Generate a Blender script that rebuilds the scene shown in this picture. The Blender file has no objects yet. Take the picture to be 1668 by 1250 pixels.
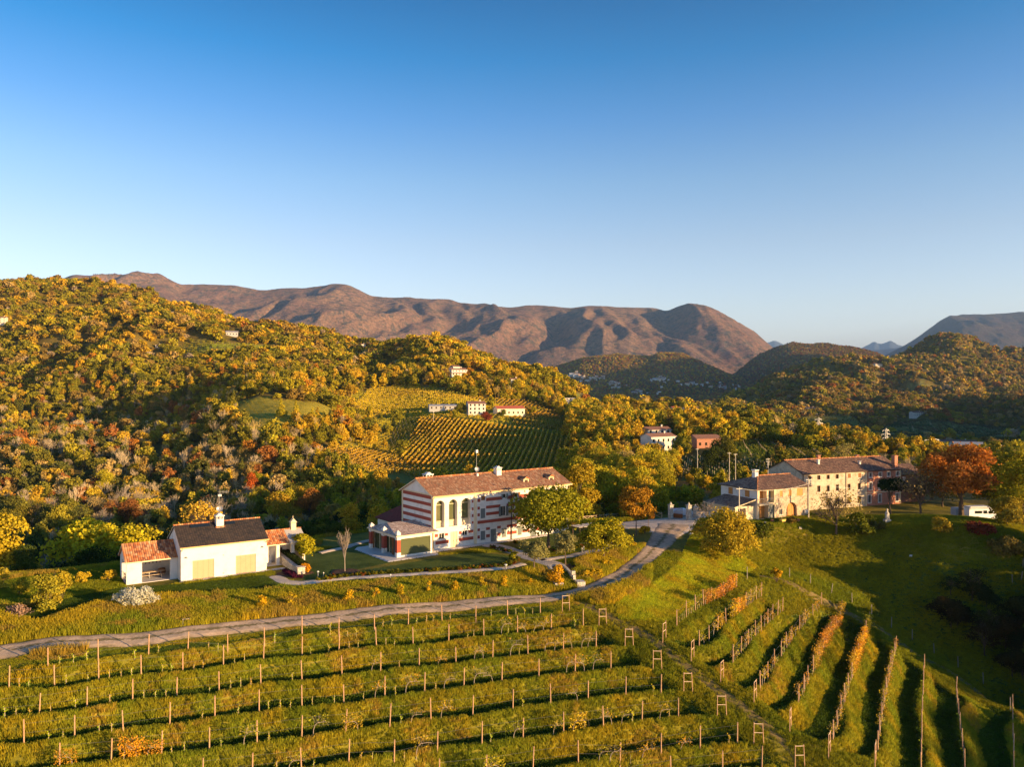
import bpy, math, random
import numpy as np
from mathutils import Vector, Matrix
SC = bpy.context.scene
COL = SC.collection
RNG = np.random.default_rng(7)
random.seed(7)
F = 1269.0; CX = 834.0; HY = 635.0          # focal length, centre column and horizon row, in photo pixels
# ---------------------------------------------------------------- camera
cam = bpy.data.cameras.new('camera'); camo = bpy.data.objects.new('camera', cam); COL.objects.link(camo)
cam.sensor_width = 36.0; cam.lens = 36.0*F/1668.0; cam.shift_y = 10.0/1668.0
cam.clip_start = 0.5; cam.clip_end = 90000.0
camo.location = (0, 0, 0); camo.rotation_euler = (math.radians(90), 0, 0)
SC.camera = camo
# ---------------------------------------------------------------- sky and sun
SUN_AZ = Vector((0.88, -0.475, 0)).normalized(); SUN_EL = math.radians(7.8)
SKYR = ((0.0, (1.12, .78, .82)), (.10, (.98, .68, .62)), (.182, (.80, .58, .53)), (.255, (.56, .52, .52)), (.325, (.27, .42, .52)), (.39, (.05, .34, .47)), (.46, (.0, .235, .36)), (1.0, (.03, .15, .26)))   # clear autumn air: deep zenith, pale horizon
W = bpy.data.worlds.new("World"); SC.world = W; W.use_nodes = True
nt = W.node_tree; nt.nodes.clear()
sky = nt.nodes.new('ShaderNodeTexSky'); sky.sky_type = 'NISHITA'; sky.sun_disc = False
sky.sun_elevation = SUN_EL; sky.sun_rotation = math.atan2(SUN_AZ.x, SUN_AZ.y)
sky.altitude = 300; sky.air_density = 1.0; sky.dust_density = 0.25; sky.ozone_density = 3.0
hs = nt.nodes.new('ShaderNodeHueSaturation'); hs.inputs['Saturation'].default_value = 1.0; hs.inputs['Value'].default_value = 1.0
bg = nt.nodes.new('ShaderNodeBackground'); bg.inputs[1].default_value = 0.27
wo = nt.nodes.new('ShaderNodeOutputWorld')
tc = nt.nodes.new('ShaderNodeTexCoord'); sx_ = nt.nodes.new('ShaderNodeSeparateXYZ'); nt.links.new(tc.outputs['Generated'], sx_.inputs[0])
rp = nt.nodes.new('ShaderNodeValToRGB'); nt.links.new(sx_.outputs[2], rp.inputs[0]); el_ = rp.color_ramp.elements
for i_, (p_, c_) in enumerate(SKYR):
    if i_ >= 2: el_.new(.5)
for i_, (p_, c_) in enumerate(SKYR): el_[i_].position = p_; el_[i_].color = (*c_, 1)
mx_ = nt.nodes.new('ShaderNodeMix'); mx_.data_type = 'RGBA'; mx_.blend_type = 'MULTIPLY'; mx_.inputs[0].default_value = 1; mx_.clamp_result = False
nt.links.new(sky.outputs[0], mx_.inputs[6]); nt.links.new(rp.outputs[0], mx_.inputs[7]); nt.links.new(mx_.outputs[2], hs.inputs['Color']); nt.links.new(hs.outputs[0], bg.inputs[0]); nt.links.new(bg.outputs[0], wo.inputs[0])
sun = bpy.data.lights.new('sun', 'SUN'); sun.energy = 5.0; sun.angle = math.radians(0.5); sun.color = (1.0, 0.66, 0.31)
suno = bpy.data.objects.new('sun', sun); COL.objects.link(suno)
sd = Vector((SUN_AZ.x*math.cos(SUN_EL), SUN_AZ.y*math.cos(SUN_EL), math.sin(SUN_EL)))
suno.rotation_euler = sd.to_track_quat('Z', 'Y').to_euler(); suno.location = (40, -20, 30)
vs = SC.view_settings; vs.view_transform = 'Standard'; vs.look = 'None'; vs.exposure = 1.16; vs.gamma = 1.0
SC.render.film_transparent = False
try:
    SC.cycles.max_bounces = 5; SC.cycles.diffuse_bounces = 2; SC.cycles.glossy_bounces = 2; SC.cycles.transmission_bounces = 3
    SC.cycles.transparent_max_bounces = 4; SC.cycles.volume_bounces = 0; SC.cycles.use_fast_gi = False
    SC.cycles.caustics_reflective = False; SC.cycles.caustics_refractive = False
    SC.cycles.use_denoising = True
except Exception: pass

# ---------------------------------------------------------------- small tools
def U(px): return (px-CX)/F
def smooth(e0, e1, x):
    t = np.clip((np.asarray(x, float)-e0)/(e1-e0), 0, 1); return t*t*(3-2*t)   # also falls when e1 < e0
def inpoly(x, y, poly):
    x = np.asarray(x, float); y = np.asarray(y, float); r = np.zeros(np.broadcast(x, y).shape, bool); n = len(poly)
    for i in range(n):
        x1, y1 = poly[i]; x2, y2 = poly[(i+1) % n]
        if y1 == y2: continue
        c = ((y1 > y) != (y2 > y)) & (x < (x2-x1)*(y-y1)/(y2-y1)+x1); r ^= c
    return r
def polydist(x, y, poly, closed=True):
    x = np.asarray(x, float); y = np.asarray(y, float); d = np.full(np.broadcast(x, y).shape, 1e9); n = len(poly)
    for i in range(n if closed else n-1):
        x1, y1 = poly[i]; x2, y2 = poly[(i+1) % n]
        dx, dy = x2-x1, y2-y1; t = np.clip(((x-x1)*dx+(y-y1)*dy)/(dx*dx+dy*dy+1e-12), 0, 1)
        d = np.minimum(d, np.hypot(x-x1-t*dx, y-y1-t*dy))
    return d
def vnoise(x, y, seed=0):
    x = np.asarray(x, float); y = np.asarray(y, float)
    xi = np.floor(x).astype(np.int64); yi = np.floor(y).astype(np.int64); xf = x-xi; yf = y-yi
    def h(a, b):
        n = (a*374761393+b*668265263+seed*974711) & 0xffffffff
        n = ((n ^ (n >> 13))*1274126177) & 0xffffffff
        return ((n ^ (n >> 16)) & 0xffff)/65535.0
    u = xf*xf*(3-2*xf); v = yf*yf*(3-2*yf)
    return (h(xi, yi)*(1-u)+h(xi+1, yi)*u)*(1-v)+(h(xi, yi+1)*(1-u)+h(xi+1, yi+1)*u)*v
def fbm(x, y, o=4, seed=0):
    s = 0; a = 0.5; t = 0
    for i in range(o):
        s = s+a*vnoise(x*2**i+i*17.3, y*2**i-i*9.1, seed+i); t += a; a *= 0.5
    return s/t
def tag(o, label=None, cat=None, group=None, kind=None):
    if label: o['label'] = label
    if cat: o['category'] = cat
    if group: o['group'] = group
    if kind: o['kind'] = kind
    return o
def empty(name, loc, rz=0.0, label=None, cat=None, group=None):
    o = bpy.data.objects.new(name, None); COL.objects.link(o); o.location = loc; o.rotation_euler = (0, 0, rz)
    o.empty_display_size = 0.5
    return tag(o, label, cat, group)
def mesh_np(name, V, Fc, mats=(), parent=None, smoothf=False, link=True, uv=None):
    V = np.asarray(V, np.float32); Fc = np.asarray(Fc, np.int32); k = Fc.shape[1]
    me = bpy.data.meshes.new(name); me.vertices.add(len(V)); me.vertices.foreach_set('co', V.ravel())
    me.loops.add(Fc.size); me.loops.foreach_set('vertex_index', Fc.ravel())
    me.polygons.add(len(Fc)); me.polygons.foreach_set('loop_start', np.arange(0, Fc.size, k, dtype=np.int32))
    me.update(calc_edges=True)
    if smoothf: me.polygons.foreach_set('use_smooth', np.ones(len(Fc), bool))
    for m in (mats if isinstance(mats, (list, tuple)) else [mats]): me.materials.append(m)
    if not link: return me
    o = bpy.data.objects.new(name, me); COL.objects.link(o)
    if parent: o.parent = parent
    return o
class MB:
    """collects boxes, tubes and free faces; build() links them as one mesh object"""
    def __init__(s): s.v = []; s.f = []; s.m = []
    def face(s, pts, mi=0):
        b = len(s.v); s.v += [tuple(p) for p in pts]; s.f.append(tuple(range(b, b+len(pts)))); s.m.append(mi)
    def box(s, x0, x1, y0, y1, z0, z1, mi=0):
        b = len(s.v); s.v += [(x0, y0, z0), (x1, y0, z0), (x1, y1, z0), (x0, y1, z0), (x0, y0, z1), (x1, y0, z1), (x1, y1, z1), (x0, y1, z1)]
        for q in ((0, 3, 2, 1), (4, 5, 6, 7), (0, 1, 5, 4), (1, 2, 6, 5), (2, 3, 7, 6), (3, 0, 4, 7)):
            s.f.append(tuple(b+i for i in q)); s.m.append(mi)
        return s
    def tube(s, p, q, r0, r1=None, n=6, mi=0, cap=True):
        p = Vector(p); q = Vector(q); r1 = r0 if r1 is None else r1; d = (q-p)
        if d.length < 1e-6: return s
        d.normalize(); a = d.orthogonal().normalized(); c = d.cross(a); b = len(s.v)
        for P, R in ((p, r0), (q, r1)):
            for i in range(n):
                t = 2*math.pi*i/n; s.v.append(tuple(P+a*(R*math.cos(t))+c*(R*math.sin(t))))
        for i in range(n): s.f.append((b+i, b+(i+1) % n, b+n+(i+1) % n, b+n+i)); s.m.append(mi)
        if cap: s.f.append(tuple(b+i for i in reversed(range(n)))); s.f.append(tuple(b+n+i for i in range(n))); s.m += [mi, mi]
        return s
    def prism(s, prof, y0, y1, mi=0):
        """prof: (x,z) outline, counter-clockwise seen from -y, swept along y"""
        b = len(s.v); n = len(prof); s.v += [(x, y0, z) for x, z in prof]+[(x, y1, z) for x, z in prof]
        s.f.append(tuple(b+i for i in range(n))); s.f.append(tuple(b+n+i for i in reversed(range(n)))); s.m += [mi, mi]
        for i in range(n): s.f.append((b+i, b+n+i, b+n+(i+1) % n, b+(i+1) % n)); s.m.append(mi)
        return s
    def build(s, name, mats, parent=None, smoothf=False, link=True):
        me = bpy.data.meshes.new(name); me.from_pydata(s.v, [], s.f)
        for m in (mats if isinstance(mats, (list, tuple)) else [mats]): me.materials.append(m)
        me.polygons.foreach_set('material_index', s.m)
        if smoothf: me.polygons.foreach_set('use_smooth', [True]*len(s.f))
        me.update()
        if not link: return me
        o = bpy.data.objects.new(name, me); COL.objects.link(o)
        if parent: o.parent = parent
        return o
def dup(root, loc=None, rz=None, scale=None, label=None, group=None, color=None):
    r = root.copy(); COL.objects.link(r)
    if loc is not None: r.location = loc
    if rz is not None: r.rotation_euler = (0, 0, rz)
    if scale is not None: r.scale = scale if hasattr(scale, '__len__') else (scale,)*3
    if label: r['label'] = label
    if group: r['group'] = group
    if color is not None: r.color = color
    for ch in list(root.children):
        c = ch.copy(); COL.objects.link(c); c.parent = r
        if color is not None: c.color = color
        for g in ch.children:
            d = g.copy(); COL.objects.link(d); d.parent = c
    return r
# ================================================================ TERRAIN FUNCTION
# contour heights of the vineyard rows, and where each row of posts stands (photo column, photo row of the post foot)
ZR = [-26.7, -27.8, -29.0, -30.15, -31.35, -32.6, -33.9, -35.1, -36.3, -37.5, -38.7]
LEFT = {
0: [(78, 1090), (160, 1078), (242, 1068), (306, 1061), (371, 1054), (431, 1045.5), (492, 1037.5), (552, 1031), (610, 1027), (665, 1022), (720, 1015), (775, 1011), (827, 1007), (880, 1001.6)],
1: [(14.7, 1126), (88.8, 1117), (160.8, 1110), (230, 1103.6), (297.7, 1094), (363.8, 1087.6), (429, 1078), (492, 1067.6), (552, 1061), (613, 1056), (673, 1051), (731, 1047), (788, 1039), (843, 1034.5), (898, 1027), (950, 1023)],
2: [(-10, 1174), (64, 1163.6), (141.6, 1153), (216, 1144.4), (287.8, 1135.6), (357, 1128), (425, 1119.6), (492, 1111.6), (557, 1103.6), (620, 1097), (682.8, 1087.6), (742.8, 1081), (802.6, 1075.6), (860, 1069), (917.5, 1062), (971, 1057)],
3: [(39, 1214.8), (121.6, 1202), (200.8, 1194), (276.6, 1183.6), (350, 1174), (422, 1163), (491.8, 1156), (560, 1146), (626.8, 1138), (691.6, 1130), (755.6, 1121), (817.5, 1113), (877.8, 1106), (936.7, 1098), (995, 1093)],
4: [(97, 1252), (181, 1243), (263, 1233), (341, 1223.6), (418.7, 1215.6), (491.5, 1204.6), (563, 1196), (634.8, 1185), (702, 1176.6), (770, 1167.6), (835.4, 1158.8), (897, 1150), (958, 1143), (1019.4, 1136.6), (1076.8, 1131.6)],
5: [(330, 1276), (411, 1267), (491, 1257), (568, 1247), (642, 1237), (712.4, 1226), (785, 1216), (852, 1206), (918, 1197), (983, 1188), (1045.8, 1179), (1105, 1171.6)],
6: [(716, 1278), (792, 1268), (868, 1258), (942, 1247), (1010, 1237), (1076.8, 1228), (1140.5, 1220), (1201, 1215)],
7: [(1010, 1284), (1093, 1273), (1177, 1262), (1241, 1256)]}
LEND = {0: (922, 998), 1: (982, 1021), 2: (1025, 1056), 3: (1071, 1092), 4: (1121, 1130), 5: (1176, 1169.5), 6: (1236, 1215), 7: (1303, 1252)}
RIGHT = {
1: [(1102.5, 1021), (1118, 1009), (1132.7, 998), (1146, 988), (1158.8, 981), (1179, 969), (1199.6, 958.5)],
2: [(1139, 1057), (1155, 1044), (1169, 1031), (1182.6, 1018), (1204, 1001), (1214, 992), (1223, 986), (1232, 979), (1240, 974)],
3: [(1193.8, 1083.6), (1207, 1066), (1218.5, 1054.7), (1230, 1041), (1240, 1032), (1250, 1021), (1258.5, 1013), (1266.6, 1005), (1274.7, 997)],
4: [(1238.4, 1126), (1250.7, 1107), (1261, 1090), (1272.5, 1074.5), (1281.5, 1060), (1289.6, 1048), (1302, 1031), (1311.5, 1018), (1324, 1003), (1338, 989)],
5: [(1300.5, 1147), (1309, 1132), (1316.5, 1118), (1325, 1100), (1334, 1080), (1343, 1060), (1353, 1040), (1362, 1020), (1371.5, 1002)],
6: [(1357, 1209), (1364, 1188), (1370, 1167), (1376, 1148), (1382, 1128), (1388, 1110), (1393, 1094), (1398, 1076), (1405, 1056), (1411, 1038), (1416, 1022)],
7: [(1430, 1226), (1433, 1202), (1436, 1178), (1440, 1155), (1443.8, 1134), (1447.8, 1114), (1451, 1100), (1453.8, 1088), (1457, 1075), (1459, 1062)],
8: [(1500.5, 1262), (1501, 1236), (1501.3, 1211), (1501.7, 1188), (1502.6, 1160), (1503.7, 1134), (1504.5, 1112), (1505.7, 1091)],
9: [(1571.5, 1256), (1568, 1222), (1564, 1192), (1561.5, 1168), (1559, 1148), (1557.5, 1131)],
10: [(1652, 1262), (1651, 1230), (1650, 1200), (1650, 1176), (1650, 1158)]}
REND = {1: (1082, 1035), 2: (1128, 1067), 3: (1176, 1101), 4: (1230, 1136.5), 5: (1287.5, 1179), 6: (1351, 1221), 7: (1426, 1242)}
CP = []                                   # control points (u, lnY, z/Y)
def cz(px, py, z): Y = -z*F/(py-HY); CP.append((U(px), math.log(Y), z/Y))
def cy(px, Y, py): CP.append((U(px), math.log(Y), -(py-HY)/F))
def cw(px, Y, z): CP.append((U(px), math.log(Y), z/Y))
for k, pts in LEFT.items():
    for p in pts[::3]+[LEND[k]]: cz(p[0], p[1], ZR[k])
for k, pts in RIGHT.items():
    for p in pts[::3]+[pts[-1]]: cz(p[0], p[1], ZR[k])
for px, ys in ((-220, (75.5, 68, 60.5)), (-500, (78, 70, 62))):
    for Y, z in zip(ys, (-26.7, -30.15, -33.9)): cw(px, Y, z)
for px in (-500, -100, 300, 700, 1100):
    cw(px, 50, -38.5); cw(px, 34, -45); cw(px, 20, -49)
for px in (1500, 1900, 2300): cw(px, 56, -43); cw(px, 36, -49); cw(px, 20, -52)
for px, py, z in [(-150, 1085, -26.2), (0, 1066, -26.2), (242, 1043, -26.1), (492, 1011, -26.1), (720, 988, -26.1), (870, 975, -26.1), (960, 963, -25.9), (1040, 918, -25.5),
        (1080, 885, -24.9), (1100, 862, -24.4), (1060, 853, -24.3), (1112, 846, -24.1),
        (0, 990, -24.9), (100, 985, -24.85), (190, 965, -24.75), (300, 955, -24.7), (430, 948, -24.7), (560, 944, -24.7), (700, 930, -24.7), (824, 927, -24.7), (205, 920, -24.7), (100, 935, -24.9),
        (440, 900, -24.7), (560, 900, -24.7), (600, 880, -24.75), (650, 915, -24.7), (760, 905, -24.7), (850, 905, -24.8), (700, 880, -24.7), (850, 868, -24.8), (800, 860, -24.7), (925, 925, -24.95), (925, 957, -26.0), (960, 890, -24.6), (1000, 860, -24.4), (935, 858, -24.7), (1000, 905, -25.0), (990, 935, -25.6),
        (1130, 872, -24.8), (1100, 925, -25.7), (1000, 985, -26.35), (1150, 920, -26.6), (1218, 930, -27.7), (1255, 905, -27.3), (1080, 985, -27.0), (1190, 890, -25.4), (1160, 960, -27.6),
        (1225, 862, -24.3), (1400, 840, -24.5), (1300, 842, -24.2), (1600, 850, -24.8), (1150, 840, -24.1), (1500, 840, -24.5),
        (1311, 962, -29.4), (1354, 968, -30.6), (1432, 1023, -34.2), (1498, 1070, -36.4), (1555, 1100, -37.9), (1614, 1146, -40), (1486, 1042, -35.8), (1561, 1088, -38), (1646, 1160, -41.6)]:
    cz(px, py, z)
for px, Y, py in [(1350,136,868),(1350,131,895),(1350,126,925),(1290,125,925),(1450,131,882),(1450,128.5,905),(1450,124,940),(1450,120,975),(1550,125,895),(1560,122,932),(1560,118,980),(1560,113,1040),(1660,122,905),(1660,118,950),(1660,112,1030),(1660,106,1100)]: cy(px, Y, py)
for px, Y, z in [(2000, 80, -47), (2000, 110, -46), (2000, 135, -40), (2000, 160, -30), (2400, 90, -50), (2400, 130, -48), (2400, 170, -36), (-300, 95, -25.2), (-300, 110, -25.5), (-600, 100, -26)]: cw(px, Y, z)
COLS = {   # ground row (photo pixels) at each distance, by column, beyond the houses
-500: [(108, 945), (125, 985), (160, 990), (220, 945), (300, 855), (420, 740), (600, 640), (850, 520), (1100, 440), (1600, 470), (2600, 590), (5000, 625)],
-200: [(108, 945), (122, 985), (150, 995), (190, 975), (240, 915), (320, 835), (430, 750), (600, 655), (850, 535), (1080, 455), (1500, 490), (2500, 600), (5000, 628)],
0: [(110, 945), (122, 985), (145, 1000), (180, 975), (230, 915), (300, 840), (360, 790), (430, 745), (500, 728), (560, 712), (620, 688), (700, 640), (800, 585), (920, 525), (1050, 474), (1400, 520), (2200, 605), (4000, 630)],
150: [(113, 935), (126, 980), (145, 990), (180, 970), (230, 912), (300, 838), (360, 785), (420, 742), (480, 728), (540, 714), (600, 688), (665, 640), (750, 588), (900, 525), (1050, 484), (1400, 530), (2200, 610)],
280: [(122, 930), (134, 968), (150, 975), (180, 962), (230, 908), (300, 835), (360, 780), (420, 732), (480, 716), (540, 702), (610, 655), (690, 600), (780, 562), (880, 530), (1020, 501), (1400, 540), (2200, 615)],
400: [(125, 915), (138, 950), (155, 955), (185, 945), (230, 895), (300, 825), (360, 755), (400, 706), (440, 672), (490, 655), (560, 648), (640, 612), (750, 580), (980, 535), (1300, 560), (2200, 625)],
520: [(130, 900), (145, 935), (162, 940), (190, 925), (240, 872), (300, 815), (370, 745), (410, 705), (450, 676), (520, 660), (600, 636), (750, 590), (950, 560), (1200, 585), (2200, 635)],
600: [(145, 890), (160, 920), (190, 912), (240, 858), (300, 803), (370, 762), (440, 722), (520, 685), (600, 650), (740, 605), (900, 575), (1000, 575), (1300, 610), (2200, 650)],
680: [(150, 880), (168, 905), (195, 892), (240, 845), (300, 800), (370, 763), (430, 722), (480, 690), (560, 660), (640, 625), (760, 590), (870, 562), (1100, 590), (1600, 650)],
780: [(165, 872), (200, 855), (250, 820), (300, 795), (360, 762), (430, 715), (490, 682), (540, 664), (620, 630), (720, 605), (850, 592), (1100, 630), (1600, 680)],
900: [(160, 850), (200, 832), (250, 795), (300, 775), (360, 745), (430, 712), (500, 690), (600, 660), (720, 640), (850, 630), (1050, 665), (1600, 690), (2600, 670), (3600, 645)],
1000: [(160, 846), (200, 825), (250, 790), (300, 768), (400, 730), (520, 698), (650, 682), (800, 672), (1000, 700), (1500, 705), (2500, 676), (3600, 640)],
1100: [(165, 833), (200, 812), (250, 785), (300, 768), (360, 748), (430, 728), (520, 708), (650, 692), (780, 680), (950, 708), (1500, 705), (2500, 676), (3600, 645)],
1200: [(180, 815), (220, 795), (260, 782), (330, 752), (430, 728), (560, 710), (720, 695), (900, 690), (1100, 682), (1300, 665), (1500, 672), (2000, 680), (2800, 668), (3700, 640)],
1330: [(190, 812), (240, 785), (300, 762), (400, 742), (550, 728), (750, 712), (950, 696), (1150, 672), (1350, 645), (1600, 622), (1900, 600), (2300, 625), (3200, 650)],
1440: [(200, 808), (240, 785), (300, 765), (400, 750), (550, 737), (700, 728), (900, 712), (1100, 693), (1350, 660), (1600, 625), (1800, 600), (2000, 597), (2400, 620), (3200, 640)],
1560: [(200, 802), (250, 780), (320, 762), (420, 752), (600, 742), (800, 730), (1000, 712), (1150, 695), (1400, 662), (1700, 615), (2050, 561), (2400, 580), (3200, 620)],
1668: [(190, 808), (250, 782), (320, 766), (420, 757), (600, 746), (800, 735), (1000, 720), (1200, 700), (1450, 672), (1750, 635), (2050, 592), (2500, 600), (3200, 615)],
1900: [(200, 800), (300, 770), (450, 745), (700, 720), (1000, 690), (1400, 655), (1800, 605), (2200, 525), (2700, 480), (3300, 490), (4000, 600), (5000, 630)],
2200: [(220, 800), (350, 750), (500, 670), (650, 600), (850, 590), (1000, 610), (1500, 620), (2200, 500), (2700, 440), (3300, 450), (4000, 590), (5000, 630)],
2500: [(220, 800), (350, 720), (550, 610), (800, 570), (1200, 580), (2000, 560), (2700, 490), (3300, 480), (4000, 590), (5000, 630)]}
for px, l in COLS.items():
    for Y, py in l: cy(px, Y, py)
for px in (-500,-200,200,600,1000,1300,1600,2000,2500):
    cy(px, 7500, 634)
for px in (900, 1100, 1300, 1500, 1700): cy(px, 5200, 640)
CP = np.array(CP)
def _solve(C=0.05, reg=2e-4):
    P = CP[:, :2]; D = np.sqrt(((P[:, None]-P[None])**2).sum(-1)+C*C)
    n = len(P); A = np.zeros((n+3, n+3)); A[:n, :n] = D+np.eye(n)*reg*-1; Q = np.c_[np.ones(n), P]; A[:n, n:] = Q; A[n:, :n] = Q.T
    b = np.r_[CP[:, 2], 0, 0, 0]; return np.linalg.lstsq(A, b, rcond=None)[0]
_w = _solve()
def base_e(u, l):
    u = np.asarray(u, float); l = np.asarray(l, float); sh = np.broadcast(u, l).shape
    u = np.broadcast_to(u, sh).ravel(); l = np.broadcast_to(l, sh).ravel(); out = np.empty(u.size)
    for i in range(0, u.size, 20000):
        a = u[i:i+20000]; b = l[i:i+20000]
        D = np.sqrt((a[:, None]-CP[None, :, 0])**2+(b[:, None]-CP[None, :, 1])**2+0.05**2)
        out[i:i+20000] = D@_w[:-3]+_w[-3]+_w[-2]*a+_w[-1]*b
    return out.reshape(sh)
def onz(px, py, z): Y = -z*F/(py-HY); return ((px-CX)/F*Y, Y)
def XY(px, Y): return ((px-CX)/F*Y, Y)
# villa and barn frames: origin, direction of the long facade
VO = Vector((-12.16, 119.4, -24.7)); VA = math.atan2(.598, .801)
BO = Vector((-42.5, 100.0, -24.7)); BA = math.atan2(6.2, 8.5)
FO = Vector((44.1, 140.0, -23.5)); FA = math.radians(26)
LO = Vector((59.5, 160.0, -24.8)); LA = math.radians(22)
def loc2(o, a, s, t): return (o.x+s*math.cos(a)-t*math.sin(a), o.y+s*math.sin(a)+t*math.cos(a))
def rect(o, a, s0, s1, t0, t1): return [loc2(o, a, s, t) for s, t in ((s0, t0), (s1, t0), (s1, t1), (s0, t1))]
PADS = [(rect(VO, VA, -10, 30, -4, 20), -24.7), (rect(BO, BA, -10.5, 17.5, -1.6, 8.5), -24.7), (rect(FO, FA, -5, 14, -4, 11), -23.55), (rect(LO, LA, -1, 42, -3, 11), -24.9),
        ([onz(560, 946, -24.7), onz(824, 929, -24.7), onz(900, 915, -24.7), onz(880, 880, -24.7), onz(700, 885, -24.7), onz(520, 890, -24.7), onz(470, 925, -24.7), onz(450, 945, -24.7)], -24.7)]
VINEL = [onz(-260, 1108, -26.3)]+[onz(p[0], p[1]-16, -26.3) for p in LEFT[0]]+[onz(*LEND[0], -26.7)]+[onz(LEND[k][0], LEND[k][1], ZR[k]) for k in range(1, 8)]+[XY(1260, 64), XY(1200, 55), XY(-700, 55), XY(-700, 78)]
VINER = [onz(REND[k][0], REND[k][1], ZR[k]) for k in range(1, 8)]+[XY(1430, 66), XY(1700, 72), XY(1720, 92), onz(1655, 1150, ZR[10])]+[onz(*RIGHT[k][-1], ZR[k]) for k in range(10, 0, -1)]
def vine_mask(X, Y):
    m = np.zeros(np.shape(X))
    for poly in (VINEL, VINER):
        d = polydist(X, Y, poly); m = np.maximum(m, np.where(inpoly(X, Y, poly), smooth(0, 1.6, d), 0))
    return m
ZE = np.array([-26.1]+ZR[1:]+[-40, -41.3, -42.6]); ZE[0] = -26.7
def terrace(z):
    """bank-and-shelf profile between the row heights; returns stepped z and the bank fraction 0..1"""
    zz = np.asarray(z, float); a = ZE[::-1]; i = np.clip(np.searchsorted(a, zz)-1, 0, len(a)-2)
    lo = a[i]; hi = a[i+1]; f = np.clip((zz-lo)/(hi-lo), 0, 1)
    g = np.where(f < 0.08, 0.10*np.sin(f/0.08*math.pi/2), 0); g = np.where((f >= 0.08) & (f < 0.66), 0.10-0.33*smooth(0.05, 0.20, f)+0.05*smooth(.3, .66, f), g)
    g = np.where(f >= 0.66, -0.18+1.28*smooth(0.63, 0.97, f), g); g = np.where(f > 0.97, 1.10-0.10*smooth(.97, 1.0, f), g)
    ok = (zz > a[0]) & (zz < a[-1])
    return np.where(ok, lo+g*(hi-lo), zz), np.where(ok, f, 0.3)
def G(X, Y, full=False):
    X = np.asarray(X, float); Y = np.asarray(Y, float)
    z = base_e(X/Y, np.log(Y))*Y
    far = smooth(160, 400, Y)
    z = z+far*((fbm(X/150, Y/150, 4, 3)-.5)*26+(.5-np.abs(2*fbm(X/110+3, Y/190, 3, 12)-1)*1.6)*15+(fbm(X/45, Y/45, 3, 9)-.5)*9)*np.clip(Y/700, .25, 2.2)*(1-smooth(2500, 3400, Y)*.8)*(1-.85*smooth(500, 600, X/Y*F+CX)*smooth(980, 900, X/Y*F+CX)*smooth(760, 640, Y))
    # two wooded hills across the valley
    l = np.log(Y); px = X/Y*F+CX
    for cr, Yc, wd in (([(600, 720), (760, 665), (820, 640), (860, 620), (900, 603), (950, 583), (1010, 576), (1060, 580), (1075, 573), (1110, 576), (1150, 592), (1190, 610), (1240, 645), (1300, 690), (1400, 760)], 4100, .17),
                       ([(1000, 720), (1120, 660), (1180, 625), (1210, 602), (1240, 580), (1290, 562), (1340, 560), (1400, 573), (1440, 582), (1500, 610), (1600, 660), (1750, 740)], 4700, .20)):
        c = np.interp(px, [q[0] for q in cr], [q[1] for q in cr]); d = (l-math.log(Yc))/wd
        pyr = c+(1-np.exp(-d*d*1.5))*95*(1-.25*np.exp(-d*d))
        zr = -(pyr-HY)/F*Y+(fbm(X/260, Y/260, 4, 5)-.5)*70*np.exp(-d*d)
        z = np.where(Y > 2600, np.maximum(z, zr), z)
    near = Y < 190
    bankf = np.full(z.shape, 0.3); vm = np.zeros(z.shape)
    if near.any():
        Xn = X[near]; Yn = Y[near]; zn = z[near]
        for poly, h in PADS:
            w = np.where(inpoly(Xn, Yn, poly), 1.0, 1-smooth(0, 4.0, polydist(Xn, Yn, poly))); zn = zn*(1-w)+h*w
        m = vine_mask(Xn, Yn); m = m*(.62+.5*fbm(Xn/9, Yn/5, 3, 27)); zs, f = terrace(zn+(fbm(Xn/5, Yn/5, 3, 28)-.5)*.32); zn = zn*(1-m)+zs*m
        zn = zn+(fbm(Xn*1.3, Yn*1.3, 3, 21)-.5)*0.16*m+(fbm(Xn/3, Yn/3, 3, 22)-.5)*0.25*(1-smooth(-27, -25.2, zn))
        z = z.copy(); z[near] = zn; bankf[near] = f; vm[near] = m
    if full: return z, bankf, vm
    return z
def Gz(x, y): return float(G(np.array([x]), np.array([y]))[0])
def at(px, py, y0=45.0, y1=4000.0):
    """where the sight line of a photo pixel first meets the ground"""
    Y = np.exp(np.linspace(math.log(y0), math.log(y1), 1800)); X = U(px)*Y; z = G(X, Y); q = HY-F*z/Y
    i = np.where(q <= py)[0]; j = i[0] if len(i) else len(Y)-1
    if j > 0:
        a, b = q[j-1], q[j]; t = (a-py)/(a-b+1e-9); Yh = Y[j-1]+(Y[j]-Y[j-1])*min(max(t, 0), 1)
    else: Yh = Y[j]
    x = U(px)*Yh; return Vector((x, Yh, Gz(x, Yh)))
def atY(px, Y, dz=0): x = U(px)*Y; return Vector((x, Y, Gz(x, Y)+dz))
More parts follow.
